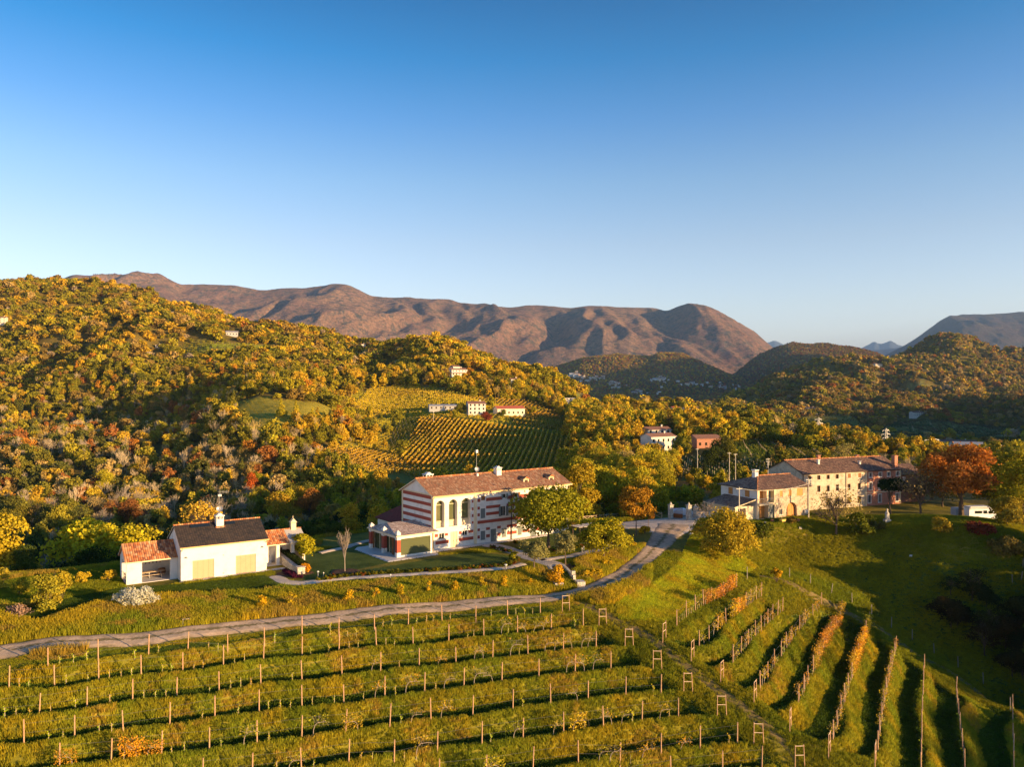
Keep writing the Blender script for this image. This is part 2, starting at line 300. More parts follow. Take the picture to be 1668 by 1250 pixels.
# ================================================================ MATERIALS
def newmat(name):
    m = bpy.data.materials.new(name); m.use_nodes = True; t = m.node_tree; t.nodes.clear()
    o = t.nodes.new('ShaderNodeOutputMaterial'); return m, t, o
def N(t, typ, **kw):
    n = t.nodes.new(typ)
    for k, v in kw.items():
        if k in n.inputs: n.inputs[k].default_value = v
        else: setattr(n, k, v)
    return n
def mixc(t, a, b, f, mode='MIX'):
    n = t.nodes.new('ShaderNodeMix'); n.data_type = 'RGBA'; n.blend_type = mode
    for s, v in ((0, f), (6, a), (7, b)):
        if hasattr(v, 'is_output'): t.links.new(v, n.inputs[s])
        else: n.inputs[s].default_value = v if s == 0 else (*v[:3], 1)
    return n.outputs[2]
def ramp(t, src, stops):
    r = t.nodes.new('ShaderNodeValToRGB'); t.links.new(src, r.inputs[0]); e = r.color_ramp.elements
    while len(e) < len(stops): e.new(0.5)
    for i, (p, c) in enumerate(stops): e[i].position = p; e[i].color = (*c, 1) if len(c) == 3 else c
    return r.outputs[0]
def noise(t, scale, detail=4, rough=.6, vec=None, dist=0):
    n = t.nodes.new('ShaderNodeTexNoise'); n.inputs['Scale'].default_value = scale; n.inputs['Detail'].default_value = detail
    n.inputs['Roughness'].default_value = rough; n.inputs['Distortion'].default_value = dist
    if vec is not None: t.links.new(vec, n.inputs['Vector'])
    return n.outputs[0]
def coords(t, obj=True):
    n = t.nodes.new('ShaderNodeTexCoord'); return n.outputs['Object']
def bump(t, h, strength=.4, dist=.1):
    b = t.nodes.new('ShaderNodeBump'); b.inputs['Strength'].default_value = strength; b.inputs['Distance'].default_value = dist
    t.links.new(h, b.inputs['Height']); return b.outputs[0]
def princ(t, o, col, rough=.8, normal=None, spec=.3, metal=0):
    p = t.nodes.new('ShaderNodeBsdfPrincipled'); p.inputs['Roughness'].default_value = rough; p.inputs['Metallic'].default_value = metal
    p.inputs['Specular IOR Level'].default_value = spec
    if hasattr(col, 'is_output'): t.links.new(col, p.inputs['Base Color'])
    else: p.inputs['Base Color'].default_value = (*col[:3], 1)
    if normal is not None: t.links.new(normal, p.inputs['Normal'])
    t.links.new(p.outputs[0], o.inputs[0]); return p
MATS = {}
def simple(name, col, rough=.8, var=.18, scale=2.0, bmp=.15, spec=.3, metal=0, dark=None):
    """painted / plain surface with slight mottling"""
    if name in MATS: return MATS[name]
    m, t, o = newmat(name); c = coords(t); n = noise(t, scale, 5, .65, c)
    d = dark or tuple(x*(1-var*1.6) for x in col); l = tuple(min(1, x*(1+var*.5)) for x in col)
    cc = ramp(t, n, [(.3, d), (.5, col), (.75, l)])
    nb = bump(t, noise(t, scale*8, 3, .6, c), bmp, .02) if bmp else None
    princ(t, o, cc, rough, nb, spec, metal); MATS[name] = m; return m
def tiles(name, cols, pitch=.24, course=.38, axis='X', depth=.06):
    """pantile roof: ridges run down the slope (object y/z), colours vary tile by tile"""
    if name in MATS: return MATS[name]
    m, t, o = newmat(name); c = coords(t); sp = N(t, 'ShaderNodeSeparateXYZ'); t.links.new(c, sp.inputs[0])
    def math_(op, a, b=None):
        n = t.nodes.new('ShaderNodeMath'); n.operation = op
        for i, v in enumerate((a, b)):
            if v is None: continue
            if hasattr(v, 'is_output'): t.links.new(v, n.inputs[i])
            else: n.inputs[i].default_value = v
        return n.outputs[0]
    A, B = (sp.outputs[0], sp.outputs[1]) if axis == 'X' else (sp.outputs[1], sp.outputs[0])
    u = math_('DIVIDE', A, pitch); v = math_('DIVIDE', B, course)
    fu = math_('FRACT', u); iu = math_('FLOOR', u); iv = math_('FLOOR', v); fv = math_('FRACT', v)
    cx = N(t, 'ShaderNodeCombineXYZ'); t.links.new(iu, cx.inputs[0]); t.links.new(iv, cx.inputs[1])
    wn = t.nodes.new('ShaderNodeTexWhiteNoise'); wn.noise_dimensions = '2D'; t.links.new(cx.outputs[0], wn.inputs['Vector'])
    k = len(cols); cc = ramp(t, wn.outputs[0], [((i+.0)/k, cols[i]) for i in range(k)])
    n2 = noise(t, .6, 4, .6, c); cc = mixc(t, cc, (.10, .07, .05), ramp(t, n2, [(.45, (0, 0, 0)), (.8, (.5, .5, .5))]))
    s = math_('SINE', math_('MULTIPLY', fu, math.pi)); h = math_('ADD', math_('MULTIPLY', s, 1.0), math_('MULTIPLY', fv, .35))
    groove = ramp(t, s, [(.0, (.45, .45, .45)), (.35, (1, 1, 1))]); cc = mixc(t, cc, groove, 1.0, 'MULTIPLY')
    princ(t, o, cc, .85, bump(t, h, .9, depth), .2); MATS[name] = m; return m
def glass_mat(name, col=(.02, .025, .02), rough=.05):
    if name in MATS: return MATS[name]
    m, t, o = newmat(name); p = princ(t, o, col, rough, None, .8); MATS[name] = m; return m
def leafmat(name, inst=False, trans=.25):
    m, t, o = newmat(name)
    if inst:
        a = N(t, 'ShaderNodeAttribute', attribute_type='INSTANCER', attribute_name='tint'); base = a.outputs['Color']
    else:
        a = N(t, 'ShaderNodeObjectInfo'); base = a.outputs['Color']
    v = N(t, 'ShaderNodeAttribute', attribute_type='GEOMETRY', attribute_name='var')
    r = ramp(t, v.outputs['Fac'], [(0, (.42, .46, .6)), (.5, (1, 1, 1)), (1, (1.0, .86, .55))])
    mm = ramp(t, v.outputs['Fac'], [(0, (.55, .55, .55)), (.5, (1, 1, 1)), (1, (1, 1, 1))])
    c = mixc(t, base, r, 1.0, 'MULTIPLY')
    d = N(t, 'ShaderNodeBsdfDiffuse'); t.links.new(c, d.inputs[0])
    tr = N(t, 'ShaderNodeBsdfTranslucent'); t.links.new(c, tr.inputs[0])
    mx = N(t, 'ShaderNodeMixShader'); mx.inputs[0].default_value = trans; t.links.new(d.outputs[0], mx.inputs[1]); t.links.new(tr.outputs[0], mx.inputs[2])
    t.links.new(mx.outputs[0], o.inputs[0]); return m
LEAF = leafmat('leaves'); LEAFI = leafmat('forest_leaves', True)
BARK = simple('bark', (.13, .09, .06), .9, .3, 6); PALEBARK = simple('pale_bark', (.36, .29, .22), .9, .2, 5)
def groundmat(name='ground_material', s1=.35, s2=3.0, amp=.55, bs=.5, bd=.12):
    m, t, o = newmat(name); c = coords(t)
    a = N(t, 'ShaderNodeAttribute', attribute_type='GEOMETRY', attribute_name='gcol')
    n1 = noise(t, s1, 5, .6, c); n2 = noise(t, s2, 6, .7, c); n3 = noise(t, .012, 4, .6, c)
    k = ramp(t, n1, [(.3, (1-amp*.8, 1-amp*.7, 1-amp)), (.5, (1, 1, 1)), (.72, (1+amp*.6, 1+amp*.35, 1-amp*.1))])
    cc = mixc(t, a.outputs['Color'], k, 1.0, 'MULTIPLY')
    k2 = ramp(t, n2, [(.3, (.55, .6, .55)), (.55, (1.05, 1.05, 1)), (.75, (1.5, 1.3, 1))]); cc = mixc(t, cc, k2, .8, 'MULTIPLY')
    princ(t, o, cc, .95, bump(t, n2, bs, bd), .1); return m
GM = groundmat()
# ================================================================ GROUND SHEET
# clearings (photo outline, distance range): vineyards and meadows without trees
CLEAR = {
 'open': ([(508, 648), (590, 634), (700, 628), (770, 648), (870, 655), (930, 690), (925, 770), (880, 792), (700, 800), (600, 806), (525, 745), (560, 725), (620, 712), (560, 680)], 285, 620),
 'v1': ([(655, 746), (683, 684), (740, 686), (912, 708), (940, 738), (915, 775), (700, 790), (640, 760)], 300, 520),
 'v2': ([(585, 655), (600, 636), (655, 630), (700, 636), (770, 650), (830, 658), (835, 668), (760, 668), (705, 680), (650, 684), (560, 668)], 430, 760),
 'v3': ([(632, 740), (640, 700), (668, 682), (684, 684), (655, 744)], 330, 520),
 'v5': ([(832, 682), (900, 668), (928, 690), (926, 708), (838, 694)], 380, 640),
 'v6': ([(520, 732), (640, 738), (700, 790), (640, 800), (540, 772)], 290, 420),
 'm4': ([(380, 655), (430, 648), (520, 656), (556, 676), (556, 688), (470, 690), (452, 718), (402, 712), (392, 682)], 380, 700),
 'm9': ([(600, 765), (640, 760), (690, 790), (640, 800)], 290, 360),
 'v10': ([(262, 572), (325, 556), (470, 566), (455, 572), (330, 578), (280, 583)], 600, 1200),
 'v7': ([(1108, 752), (1180, 746), (1260, 760), (1270, 778), (1110, 786)], 250, 420),
 't8': ([(1180, 728), (1230, 722), (1330, 740), (1420, 745), (1415, 756), (1250, 756), (1190, 742)], 300, 620),
 't9': ([(1410, 700), (1480, 716), (1560, 732), (1600, 748), (1668, 760), (1668, 775), (1500, 758), (1420, 742)], 420, 900),
 'm11': ([(1288, 696), (1300, 680), (1385, 676), (1430, 706), (1400, 716), (1320, 712)], 750, 1300),
 'm12': ([(1425, 705), (1478, 680), (1560, 690), (1700, 704), (1900, 710), (1900, 745), (1700, 748), (1520, 722)], 750, 1350),
 'm13': ([(1468, 628), (1505, 622), (1520, 630), (1480, 640)], 1200, 1700),
 'm14': ([(745, 600), (790, 606), (800, 618), (740, 618)], 600, 760),
 'v15': ([(765, 650), (860, 655), (900, 668), (835, 668), (780, 655)], 480, 700),
 'f16': ([(936, 640), (990, 650), (985, 668), (930, 655)], 650, 1000)}
CLEARW = {}
def clear_at(X, Y):
    """index name of the clearing a ground point lies in"""
    z = G(X, Y); px = X/Y*F+CX; py = HY-F*z/Y; r = np.full(px.shape, -1)
    for i, (k, (poly, a, b)) in enumerate(CLEAR.items()):
        r = np.where((Y > a) & (Y < b) & inpoly(px, py, poly), i, r)
    return r
us = np.arange(-1.02, 1.36, .003)
ls = np.r_[np.arange(math.log(20), math.log(50), .02), np.arange(math.log(50), math.log(150), .0028), np.arange(math.log(150), math.log(6800), .0115)]
UU, LL = np.meshgrid(us, ls); YY = np.exp(LL); XX = UU*YY
ZZ, BF, VM = G(XX, YY, True)
PXg = UU*F+CX; PYg = HY-F*ZZ/YY
LAWN = [[onz(*p, -24.7) for p in poly] for poly in (
    [(490, 946), (570, 932), (640, 922), (760, 900), (822, 904), (845, 915), (818, 926), (700, 936), (560, 944)],
    [(0, 1000), (60, 985), (195, 958), (300, 952), (430, 938), (470, 952), (430, 962), (300, 968), (190, 975), (60, 1010)],
    [(480, 905), (600, 880), (636, 917), (500, 946), (470, 930)], [(830, 868), (900, 850), (960, 870), (950, 900), (890, 900)])]
def C3(*c): return np.array(c, float)
col = np.zeros(ZZ.shape+(3,)); col[:] = C3(.20, .19, .03)
nb = fbm(XX/6, YY/6, 3, 31)[..., None]
col = col*(1-nb)+C3(.22, .16, .03)*nb
near = YY < 190
vb = (smooth(.6, .78, BF)*VM)[..., None]; col = np.where((VM > .05)[..., None], (C3(.07, .095, .017)*(1-vb)+C3(.24, .21, .025)*vb), col)  # shelf shade and bank sunlight added to their grass colours
mound = [onz(*p) for p in ((1130, 868, -24.8), (1100, 925, -25.7), (1000, 985, -26.3), (1010, 1005, -27), (1085, 1018, -27.8), (1195, 948, -27.8), (1235, 925, -27.8), (1200, 895, -25.6))]
dm = np.where(inpoly(XX, YY, mound), smooth(0, 3, polydist(XX, YY, mound)), 0)[..., None]*near[..., None]
col = col*(1-dm)+(C3(.30, .34, .03)*(1-nb)+C3(.34, .28, .03)*nb)*dm
for poly in LAWN:
    k = np.where(near & inpoly(XX, YY, poly), 1.0, 0)[..., None]; col = col*(1-k)+C3(.085, .12, .022)*k
yard = [onz(*p) for p in ((1225, 850, -24), (1330, 838, -24), (1640, 850, -24.8), (1660, 868, -25), (1500, 862, -24.8), (1380, 852, -24.7), (1290, 856, -24.3), (1235, 864, -24.3))]
k = np.where(near & inpoly(XX, YY, yard), .8, 0)[..., None]; col = col*(1-k)+C3(.16, .12, .08)*k
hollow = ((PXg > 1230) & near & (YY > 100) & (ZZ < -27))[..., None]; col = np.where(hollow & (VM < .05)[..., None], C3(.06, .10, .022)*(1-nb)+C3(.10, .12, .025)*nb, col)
farz = YY >= 175
col[farz] = C3(.16, .12, .03)
ci = clear_at(XX[farz], YY[farz]); names = list(CLEAR); cc = col[farz]
CC = {'open': (.34, .29, .04), 'v1': (.48, .32, .04), 'v2': (.38, .29, .04), 'v3': (.30, .24, .04), 'v5': (.32, .24, .035), 'v6': (.40, .29, .04), 'm4': (.36, .30, .04), 'm9': (.2, .18, .03), 'v10': (.22, .2, .04),
      'v7': (.13, .15, .03), 't8': (.20, .20, .03), 't9': (.19, .17, .04), 'm11': (.17, .17, .04), 'm12': (.13, .15, .045), 'm13': (.2, .19, .06), 'm14': (.22, .22, .03), 'v15': (.3, .24, .03), 'f16': (.2, .2, .04)}
for i, nme in enumerate(names): cc[ci == i] = C3(*CC[nme])
col[farz] = cc
valley = (YY > 1800) & (ZZ < -5*YY/100); nn = fbm(XX/130, YY/130, 3, 44)
col[valley] = np.where((nn > .52)[valley][:, None], C3(.10, .14, .05), C3(.045, .06, .03))
nr, nc = ZZ.shape; idx = np.arange(nr*nc).reshape(nr, nc)
quads = np.stack([idx[:-1, :-1], idx[:-1, 1:], idx[1:, 1:], idx[1:, :-1]], -1).reshape(-1, 4)
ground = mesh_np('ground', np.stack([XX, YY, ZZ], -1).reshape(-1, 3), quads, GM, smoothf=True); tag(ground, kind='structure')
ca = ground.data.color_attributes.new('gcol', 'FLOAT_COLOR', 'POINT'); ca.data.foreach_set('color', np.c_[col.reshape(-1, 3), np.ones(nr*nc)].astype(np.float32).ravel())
# ================================================================ ROAD, PATHS
def drape(name, poly, mat, off=.05, step=.5, kind='structure'):
    """thin sheet over the ground inside a world-space outline"""
    xs = [p[0] for p in poly]; ys = [p[1] for p in poly]
    gx = np.arange(min(xs), max(xs)+step, step); gy = np.arange(min(ys), max(ys)+step, step); A, B = np.meshgrid(gx, gy)
    bm_in = inpoly(A, B, poly); d = polydist(A, B, poly)
    Z = G(A, B)+off-np.where(bm_in, 0, .12); keepv = bm_in | (d < step*1.1); r, c = A.shape; ii = np.arange(r*c).reshape(r, c)
    k = keepv[:-1, :-1] & keepv[1:, :-1] & keepv[:-1, 1:] & keepv[1:, 1:] & (bm_in[:-1, :-1] | bm_in[1:, :-1] | bm_in[:-1, 1:] | bm_in[1:, 1:])
    q = np.stack([ii[:-1, :-1], ii[:-1, 1:], ii[1:, 1:], ii[1:, :-1]], -1)[k]
    o = mesh_np(name, np.stack([A, B, Z], -1).reshape(-1, 3), q, mat, smoothf=True)
    return tag(o, kind=kind)
def ribbon(name, pts, widths, mat, off=.05, nx=9, step=.5, kind='structure'):
    P = np.array([[p[0], p[1]] for p in pts], float); seg = np.hypot(*np.diff(P, axis=0).T); s = np.r_[0, np.cumsum(seg)]
    n = int(s[-1]/step)+2; t = np.linspace(0, s[-1], n)
    def sm(v):
        y = np.interp(t, s, v); k = max(3, int(3.0/step)) | 1; yy = np.pad(y, k//2, mode='reflect', reflect_type='odd'); return np.convolve(yy, np.ones(k)/k, 'valid')
    x = sm(P[:, 0]); y = sm(P[:, 1]); w = np.interp(t, s, widths)
    tx = np.gradient(x); ty = np.gradient(y); L = np.hypot(tx, ty); nxv = -ty/L; nyv = tx/L
    o = np.linspace(-.5, .5, nx); wob = (vnoise(t*.7, t*0, 5)-.5)*.35
    X = x[:, None]+nxv[:, None]*(o*w[:, None]+wob[:, None]); Yv = y[:, None]+nyv[:, None]*(o*w[:, None]+wob[:, None])
    Z = G(X, Yv)+off; Z[:, 0] -= .15; Z[:, -1] -= .15
    ii = np.arange(n*nx).reshape(n, nx); q = np.stack([ii[:-1, :-1], ii[1:, :-1], ii[1:, 1:], ii[:-1, 1:]], -1).reshape(-1, 4)
    ob = mesh_np(name, np.stack([X, Yv, Z], -1).reshape(-1, 3), q, mat, smoothf=True)
    ob.data.attributes.new('across', 'FLOAT', 'POINT').data.foreach_set('value', np.tile(o, n).astype(np.float32))
    return tag(ob, kind=kind)
def gravel(name, a, b, sc=4.0, tracks=False):
    m, t, o = newmat(name); c = coords(t); n = noise(t, sc, 8, .75, c); n2 = noise(t, .5, 4, .6, c)
    cc = mixc(t, ramp(t, n, [(.3, a), (.7, b)]), ramp(t, n2, [(.35, (.7, .7, .7)), (.7, (1.15, 1.1, 1.05))]), 1.0, 'MULTIPLY')
    if tracks:
        at_ = N(t, 'ShaderNodeAttribute', attribute_type='GEOMETRY', attribute_name='across')
        mr = ramp(t, at_.outputs['Fac'], [(0, (0, 0, 0)), (1, (0, 0, 0))])
        ab = t.nodes.new('ShaderNodeMath'); ab.operation = 'ABSOLUTE'; t.links.new(at_.outputs['Fac'], ab.inputs[0])
        ad = t.nodes.new('ShaderNodeMath'); ad.operation = 'ADD'; t.links.new(ab.outputs[0], ad.inputs[0])
        sb = t.nodes.new('ShaderNodeMath'); sb.operation = 'MULTIPLY_ADD'; t.links.new(noise(t, 1.1, 5, .7, c), sb.inputs[0]); sb.inputs[1].default_value = .5; sb.inputs[2].default_value = -.25
        t.links.new(sb.outputs[0], ad.inputs[1])
        g = ramp(t, ad.outputs[0], [(.02, (.8, .8, .8)), (.1, (0, 0, 0)), (.36, (0, 0, 0)), (.5, (1, 1, 1))])
        cc = mixc(t, cc, (.14, .12, .045), g)
    princ(t, o, cc, .95, bump(t, n, .6, .06), .1); return m
ROADM = gravel('dirt_road_gravel', (.42, .30, .20), (.72, .56, .41), 2.2, True)
PATHM = gravel('pale_gravel', (.55, .44, .35), (.82, .72, .60), 5.0)
TRACKM = gravel('bare_earth', (.17, .125, .04), (.30, .22, .09), 2.5, True)
STONEPAV = simple('pale_paving_stone', (.62, .58, .54), .7, .1, 1.5)
ROAD = [onz(-260, 1095, -26.2), onz(-150, 1083, -26.2), onz(0, 1064, -26.2), onz(120, 1052, -26.15), onz(242, 1041, -26.1), onz(370, 1025, -26.1), onz(492, 1011, -26.1), onz(610, 999, -26.1), onz(720, 989, -26.1),
        onz(820, 980, -26.05), onz(900, 972, -26.0), onz(965, 960, -25.9), onz(1010, 940, -25.7), onz(1045, 915, -25.45), onz(1068, 892, -25.0), onz(1085, 872, -24.6), onz(1098, 856, -24.3)]
road = ribbon('road', ROAD, [3.3]*12+[3.4, 3.5, 3.9, 5, 7], ROADM, .10)
yardp = [onz(*p, -24.35) for p in ((955, 866), (985, 852), (1040, 846), (1118, 842), (1140, 848), (1128, 862), (1100, 872), (1066, 870), (1050, 861), (1010, 862), (985, 872))]
drape('gravel_yard', yardp, PATHM, .07)
paths = [('path', [onz(448, 940, -24.7), onz(462, 949, -24.7), onz(500, 950, -24.7), onz(560, 943, -24.7), onz(640, 938, -24.7), onz(760, 931, -24.7), onz(826, 926, -24.7), onz(852, 920, -24.75)], 1.9),
         ('path', [onz(880, 916, -24.85), onz(930, 908, -24.85), onz(975, 896, -24.7), onz(1000, 884, -24.6)], 1.8),
         ('path', [onz(795, 888, -24.7), onz(822, 894, -24.75), onz(850, 905, -24.8), onz(875, 913, -24.85), onz(908, 925, -24.95)], 3.2),
         ('path', [onz(520, 902, -24.7), onz(560, 893, -24.7), onz(600, 881, -24.7), onz(618, 878, -24.7)], 1.5)]
for nme, pts, w in paths: ribbon(nme, pts, [w]*len(pts), PATHM, .12, 5, .4)
terr = [loc2(VO, VA, s, t) for s, t in ((-9.2, -3.1), (-.5, -3.1), (-.5, -1.2), (14, -1.2), (22, -1.2), (22, 0), (0, 0), (0, 9), (-8.4, 9), (-9.2, 8))]
drape('paved_terrace', terr, STONEPAV, .09, .25)
drape('paved_strip', rect(BO, BA, -.2, 13.5, -.7, 0), STONEPAV, .09, .2)
track = ribbon('earth_track', [onz(952, 985, -26.3), onz(1000, 1004, -27.0), onz(1055, 1034, -28.1), onz(1098, 1072, -29.4), onz(1140, 1105, -30.6), onz(1190, 1142, -31.8), onz(1245, 1182, -33), onz(1300, 1225, -34.2), XY(1370, 66)], [1.3]*9, TRACKM, .05)
track2 = ribbon('earth_track', [onz(1020, 1014, -27.3), onz(1075, 1003, -27.5), onz(1130, 972, -27.5), onz(1192, 940, -27.5), onz(1240, 944, -28.4), onz(1311, 964, -29.5), onz(1370, 992, -32), onz(1432, 1023, -34.2), onz(1498, 1071, -36.4), onz(1556, 1101, -37.9), onz(1616, 1147, -40), onz(1680, 1200, -42)], [1.0, .9, .8, .8, 1.0, 1.8, 2.2, 2.4, 2.4, 2.4, 2.4, 2.4], TRACKM, .05)
# ================================================================ MOUNTAINS
def mountainmat(name, forest, grass, rock, snow=None, sc=1/900):
    m, t, o = newmat(name); g = t.nodes.new('ShaderNodeNewGeometry'); pos = g.outputs['Position']; sp = N(t, 'ShaderNodeSeparateXYZ'); t.links.new(pos, sp.inputs[0])
    a = N(t, 'ShaderNodeAttribute', attribute_type='GEOMETRY', attribute_name='top')
    n1 = noise(t, sc, 7, .65, pos); n2 = noise(t, sc*14, 6, .75, pos); n3 = noise(t, sc*32, 5, .8, pos)
    fc = mixc(t, forest[0], forest[1], ramp(t, n1, [(.4, (0, 0, 0)), (.6, (1, 1, 1))])); fc = mixc(t, fc, forest[2], ramp(t, n2, [(.48, (0, 0, 0)), (.62, (1, 1, 1))]))
    fc = mixc(t, fc, ramp(t, n3, [(.36, (.55, .56, .60)), (.6, (1.2, 1.15, 1.1))]), 1.0, 'MULTIPLY')
    ad = t.nodes.new('ShaderNodeMath'); ad.operation = 'MULTIPLY_ADD'; t.links.new(n2, ad.inputs[0]); ad.inputs[1].default_value = .7; t.links.new(a.outputs['Fac'], ad.inputs[2])
    cc = mixc(t, fc, grass, ramp(t, ad.outputs[0], [(1.0, (0, 0, 0)), (1.12, (1, 1, 1))]))
    nz = N(t, 'ShaderNodeSeparateXYZ'); t.links.new(g.outputs['True Normal'], nz.inputs[0])
    md = t.nodes.new('ShaderNodeMath'); md.operation = 'MULTIPLY_ADD'; t.links.new(n1, md.inputs[0]); md.inputs[1].default_value = .25; t.links.new(nz.outputs[2], md.inputs[2])
    cc = mixc(t, rock, cc, ramp(t, md.outputs[0], [(.36, (0, 0, 0)), (.42, (1, 1, 1))]))
    if snow: cc = mixc(t, cc, snow, ramp(t, ad.outputs[0], [(.95, (0, 0, 0)), (1.1, (1, 1, 1))]))
    princ(t, o, cc, .95, bump(t, n3, 1.0, 25), .05); return m
def mountain(name, crest, Y0, Yc, Y1, base_py, mat, amp, seed, du=.0022, nl=150, spur=1.0, gx=1.0):
    px = np.arange(crest[0][0], crest[-1][0], du*F); u = U(px); c = np.interp(px, [p[0] for p in crest], [p[1] for p in crest])
    k = 5; c = np.convolve(np.pad(c, k//2, mode='edge'), np.ones(k)/k, 'valid')
    l = np.linspace(math.log(Y0), math.log(Y1), nl); Y = np.exp(l)[:, None]; f = ((np.exp(l)-Y0)/(Yc-Y0))[:, None]
    X = u[None]*Y; Yb = Y+0*X; zc = -(c[None]-HY)/F*Yc; z0 = -(base_py-HY)/F*Y0
    up = np.clip(f, 0, 1); prof = up**1.15
    back = np.clip((Yb-Yc)/(Y1-Yc), 0, 1)
    # spurs and gullies: ridged noise stretched up the slope, none at the crest line
    a = X/amp/gx+fbm(X/amp/1.7, Yb/amp/1.7, 3, seed+5)*1.6; b = Yb/amp/2.6
    rg = 1-np.abs(2*fbm(a, b*.6, 4, seed)-1)*2.2; rg2 = 1-np.abs(2*fbm(a*2.7, b*1.9, 3, seed+9)-1)*2
    w = np.sin(np.clip(up, 0, 1)*math.pi)**.8
    z = z0+(zc-z0)*prof*(1-back**1.3)+w*(rg*.24+rg2*.08)*(zc-z0)*spur*(1-back)
    top = np.clip((z-z0)/(zc-z0+1e-6), 0, 1.3)
    z = z+((1-np.abs(2*fbm(X/330/gx, Yb/600, 3, seed+2)-1)*2)*.032*(zc-z0)+(fbm(X/90, Yb/140, 3, seed+3)-.5)*.035*(zc-z0))*np.clip(up*3, 0, 1)*(.35+.65*w)
    z = np.where(f >= .99, np.minimum(z, zc*(1+0*z)+6), z)
    r, n = z.shape; ii = np.arange(r*n).reshape(r, n); q = np.stack([ii[:-1, :-1], ii[:-1, 1:], ii[1:, 1:], ii[1:, :-1]], -1).reshape(-1, 4)
    o = mesh_np(name, np.stack([X, Yb, z], -1).reshape(-1, 3), q, mat, smoothf=True)
    o.data.attributes.new('top', 'FLOAT', 'POINT').data.foreach_set('value', top.ravel().astype(np.float32)); return tag(o, kind='structure')
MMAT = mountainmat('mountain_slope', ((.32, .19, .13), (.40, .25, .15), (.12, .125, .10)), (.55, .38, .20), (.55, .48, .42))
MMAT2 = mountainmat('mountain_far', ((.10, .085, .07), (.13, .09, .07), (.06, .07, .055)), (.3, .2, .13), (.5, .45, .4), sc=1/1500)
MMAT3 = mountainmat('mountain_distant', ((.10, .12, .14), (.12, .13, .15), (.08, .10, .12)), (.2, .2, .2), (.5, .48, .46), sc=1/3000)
CR1 = [(-520, 500), (-300, 478), (-100, 470), (60, 474), (95, 468), (106, 458), (118, 452), (150, 450), (205, 451), (235, 448), (258, 450), (275, 459), (292, 466), (340, 464), (380, 466), (430, 474), (460, 471), (500, 470), (535, 466), (565, 466), (590, 476), (607, 484), (640, 486), (665, 484), (700, 488), (735, 489), (748, 495), (775, 496), (800, 501), (830, 502), (860, 497), (900, 499), (930, 502), (960, 499), (1000, 502), (1040, 502), (1066, 503), (1085, 508), (1105, 501), (1125, 497), (1145, 501), (1175, 513), (1205, 530), (1230, 545), (1250, 561), (1275, 582), (1300, 602), (1330, 625), (1360, 640)]
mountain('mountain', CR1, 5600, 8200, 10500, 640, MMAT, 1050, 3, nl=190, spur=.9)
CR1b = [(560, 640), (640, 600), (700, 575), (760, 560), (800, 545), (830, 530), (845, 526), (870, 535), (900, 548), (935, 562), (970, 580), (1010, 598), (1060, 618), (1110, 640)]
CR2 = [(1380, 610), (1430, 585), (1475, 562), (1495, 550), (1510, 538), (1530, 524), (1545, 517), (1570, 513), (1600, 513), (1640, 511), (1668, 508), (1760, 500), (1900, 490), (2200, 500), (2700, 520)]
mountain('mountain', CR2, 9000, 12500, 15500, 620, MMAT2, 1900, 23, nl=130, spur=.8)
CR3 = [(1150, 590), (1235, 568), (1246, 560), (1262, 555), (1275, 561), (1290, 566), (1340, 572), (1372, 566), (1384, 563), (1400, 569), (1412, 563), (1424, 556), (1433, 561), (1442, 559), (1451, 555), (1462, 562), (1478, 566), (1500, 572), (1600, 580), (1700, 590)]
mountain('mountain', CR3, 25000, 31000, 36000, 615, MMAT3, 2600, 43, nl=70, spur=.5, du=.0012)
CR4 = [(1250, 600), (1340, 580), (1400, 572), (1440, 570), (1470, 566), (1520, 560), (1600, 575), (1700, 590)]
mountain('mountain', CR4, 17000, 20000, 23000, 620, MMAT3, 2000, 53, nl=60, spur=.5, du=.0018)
# ================================================================ HILLS BESIDE THE VIEW (they shade the hollow and the valley)
def side_hill(cx, cy, ln, wd, zt, zb, ang, seed):
    A, B = np.meshgrid(np.linspace(-ln, ln, 60), np.linspace(-wd, wd, 30)); h = np.exp(-(A/ln*1.35)**6)*np.exp(-(B/wd*1.7)**2)
    z = zb+(zt-zb)*h+(fbm(A/30+seed, B/30, 3, seed)-.5)*6
    X = cx+A*math.cos(ang)-B*math.sin(ang); Yv = cy+A*math.sin(ang)+B*math.cos(ang); r, n = z.shape; ii = np.arange(r*n).reshape(r, n)
    q = np.stack([ii[:-1, :-1], ii[:-1, 1:], ii[1:, 1:], ii[1:, :-1]], -1).reshape(-1, 4)
    o = mesh_np('hill', np.stack([X, Yv, z], -1).reshape(-1, 3), q, GM, smoothf=True); tag(o, kind='structure')
    ca = o.data.color_attributes.new('gcol', 'FLOAT_COLOR', 'POINT'); ca.data.foreach_set('color', np.tile(np.array([.12, .10, .03, 1], np.float32), r*n)); return o
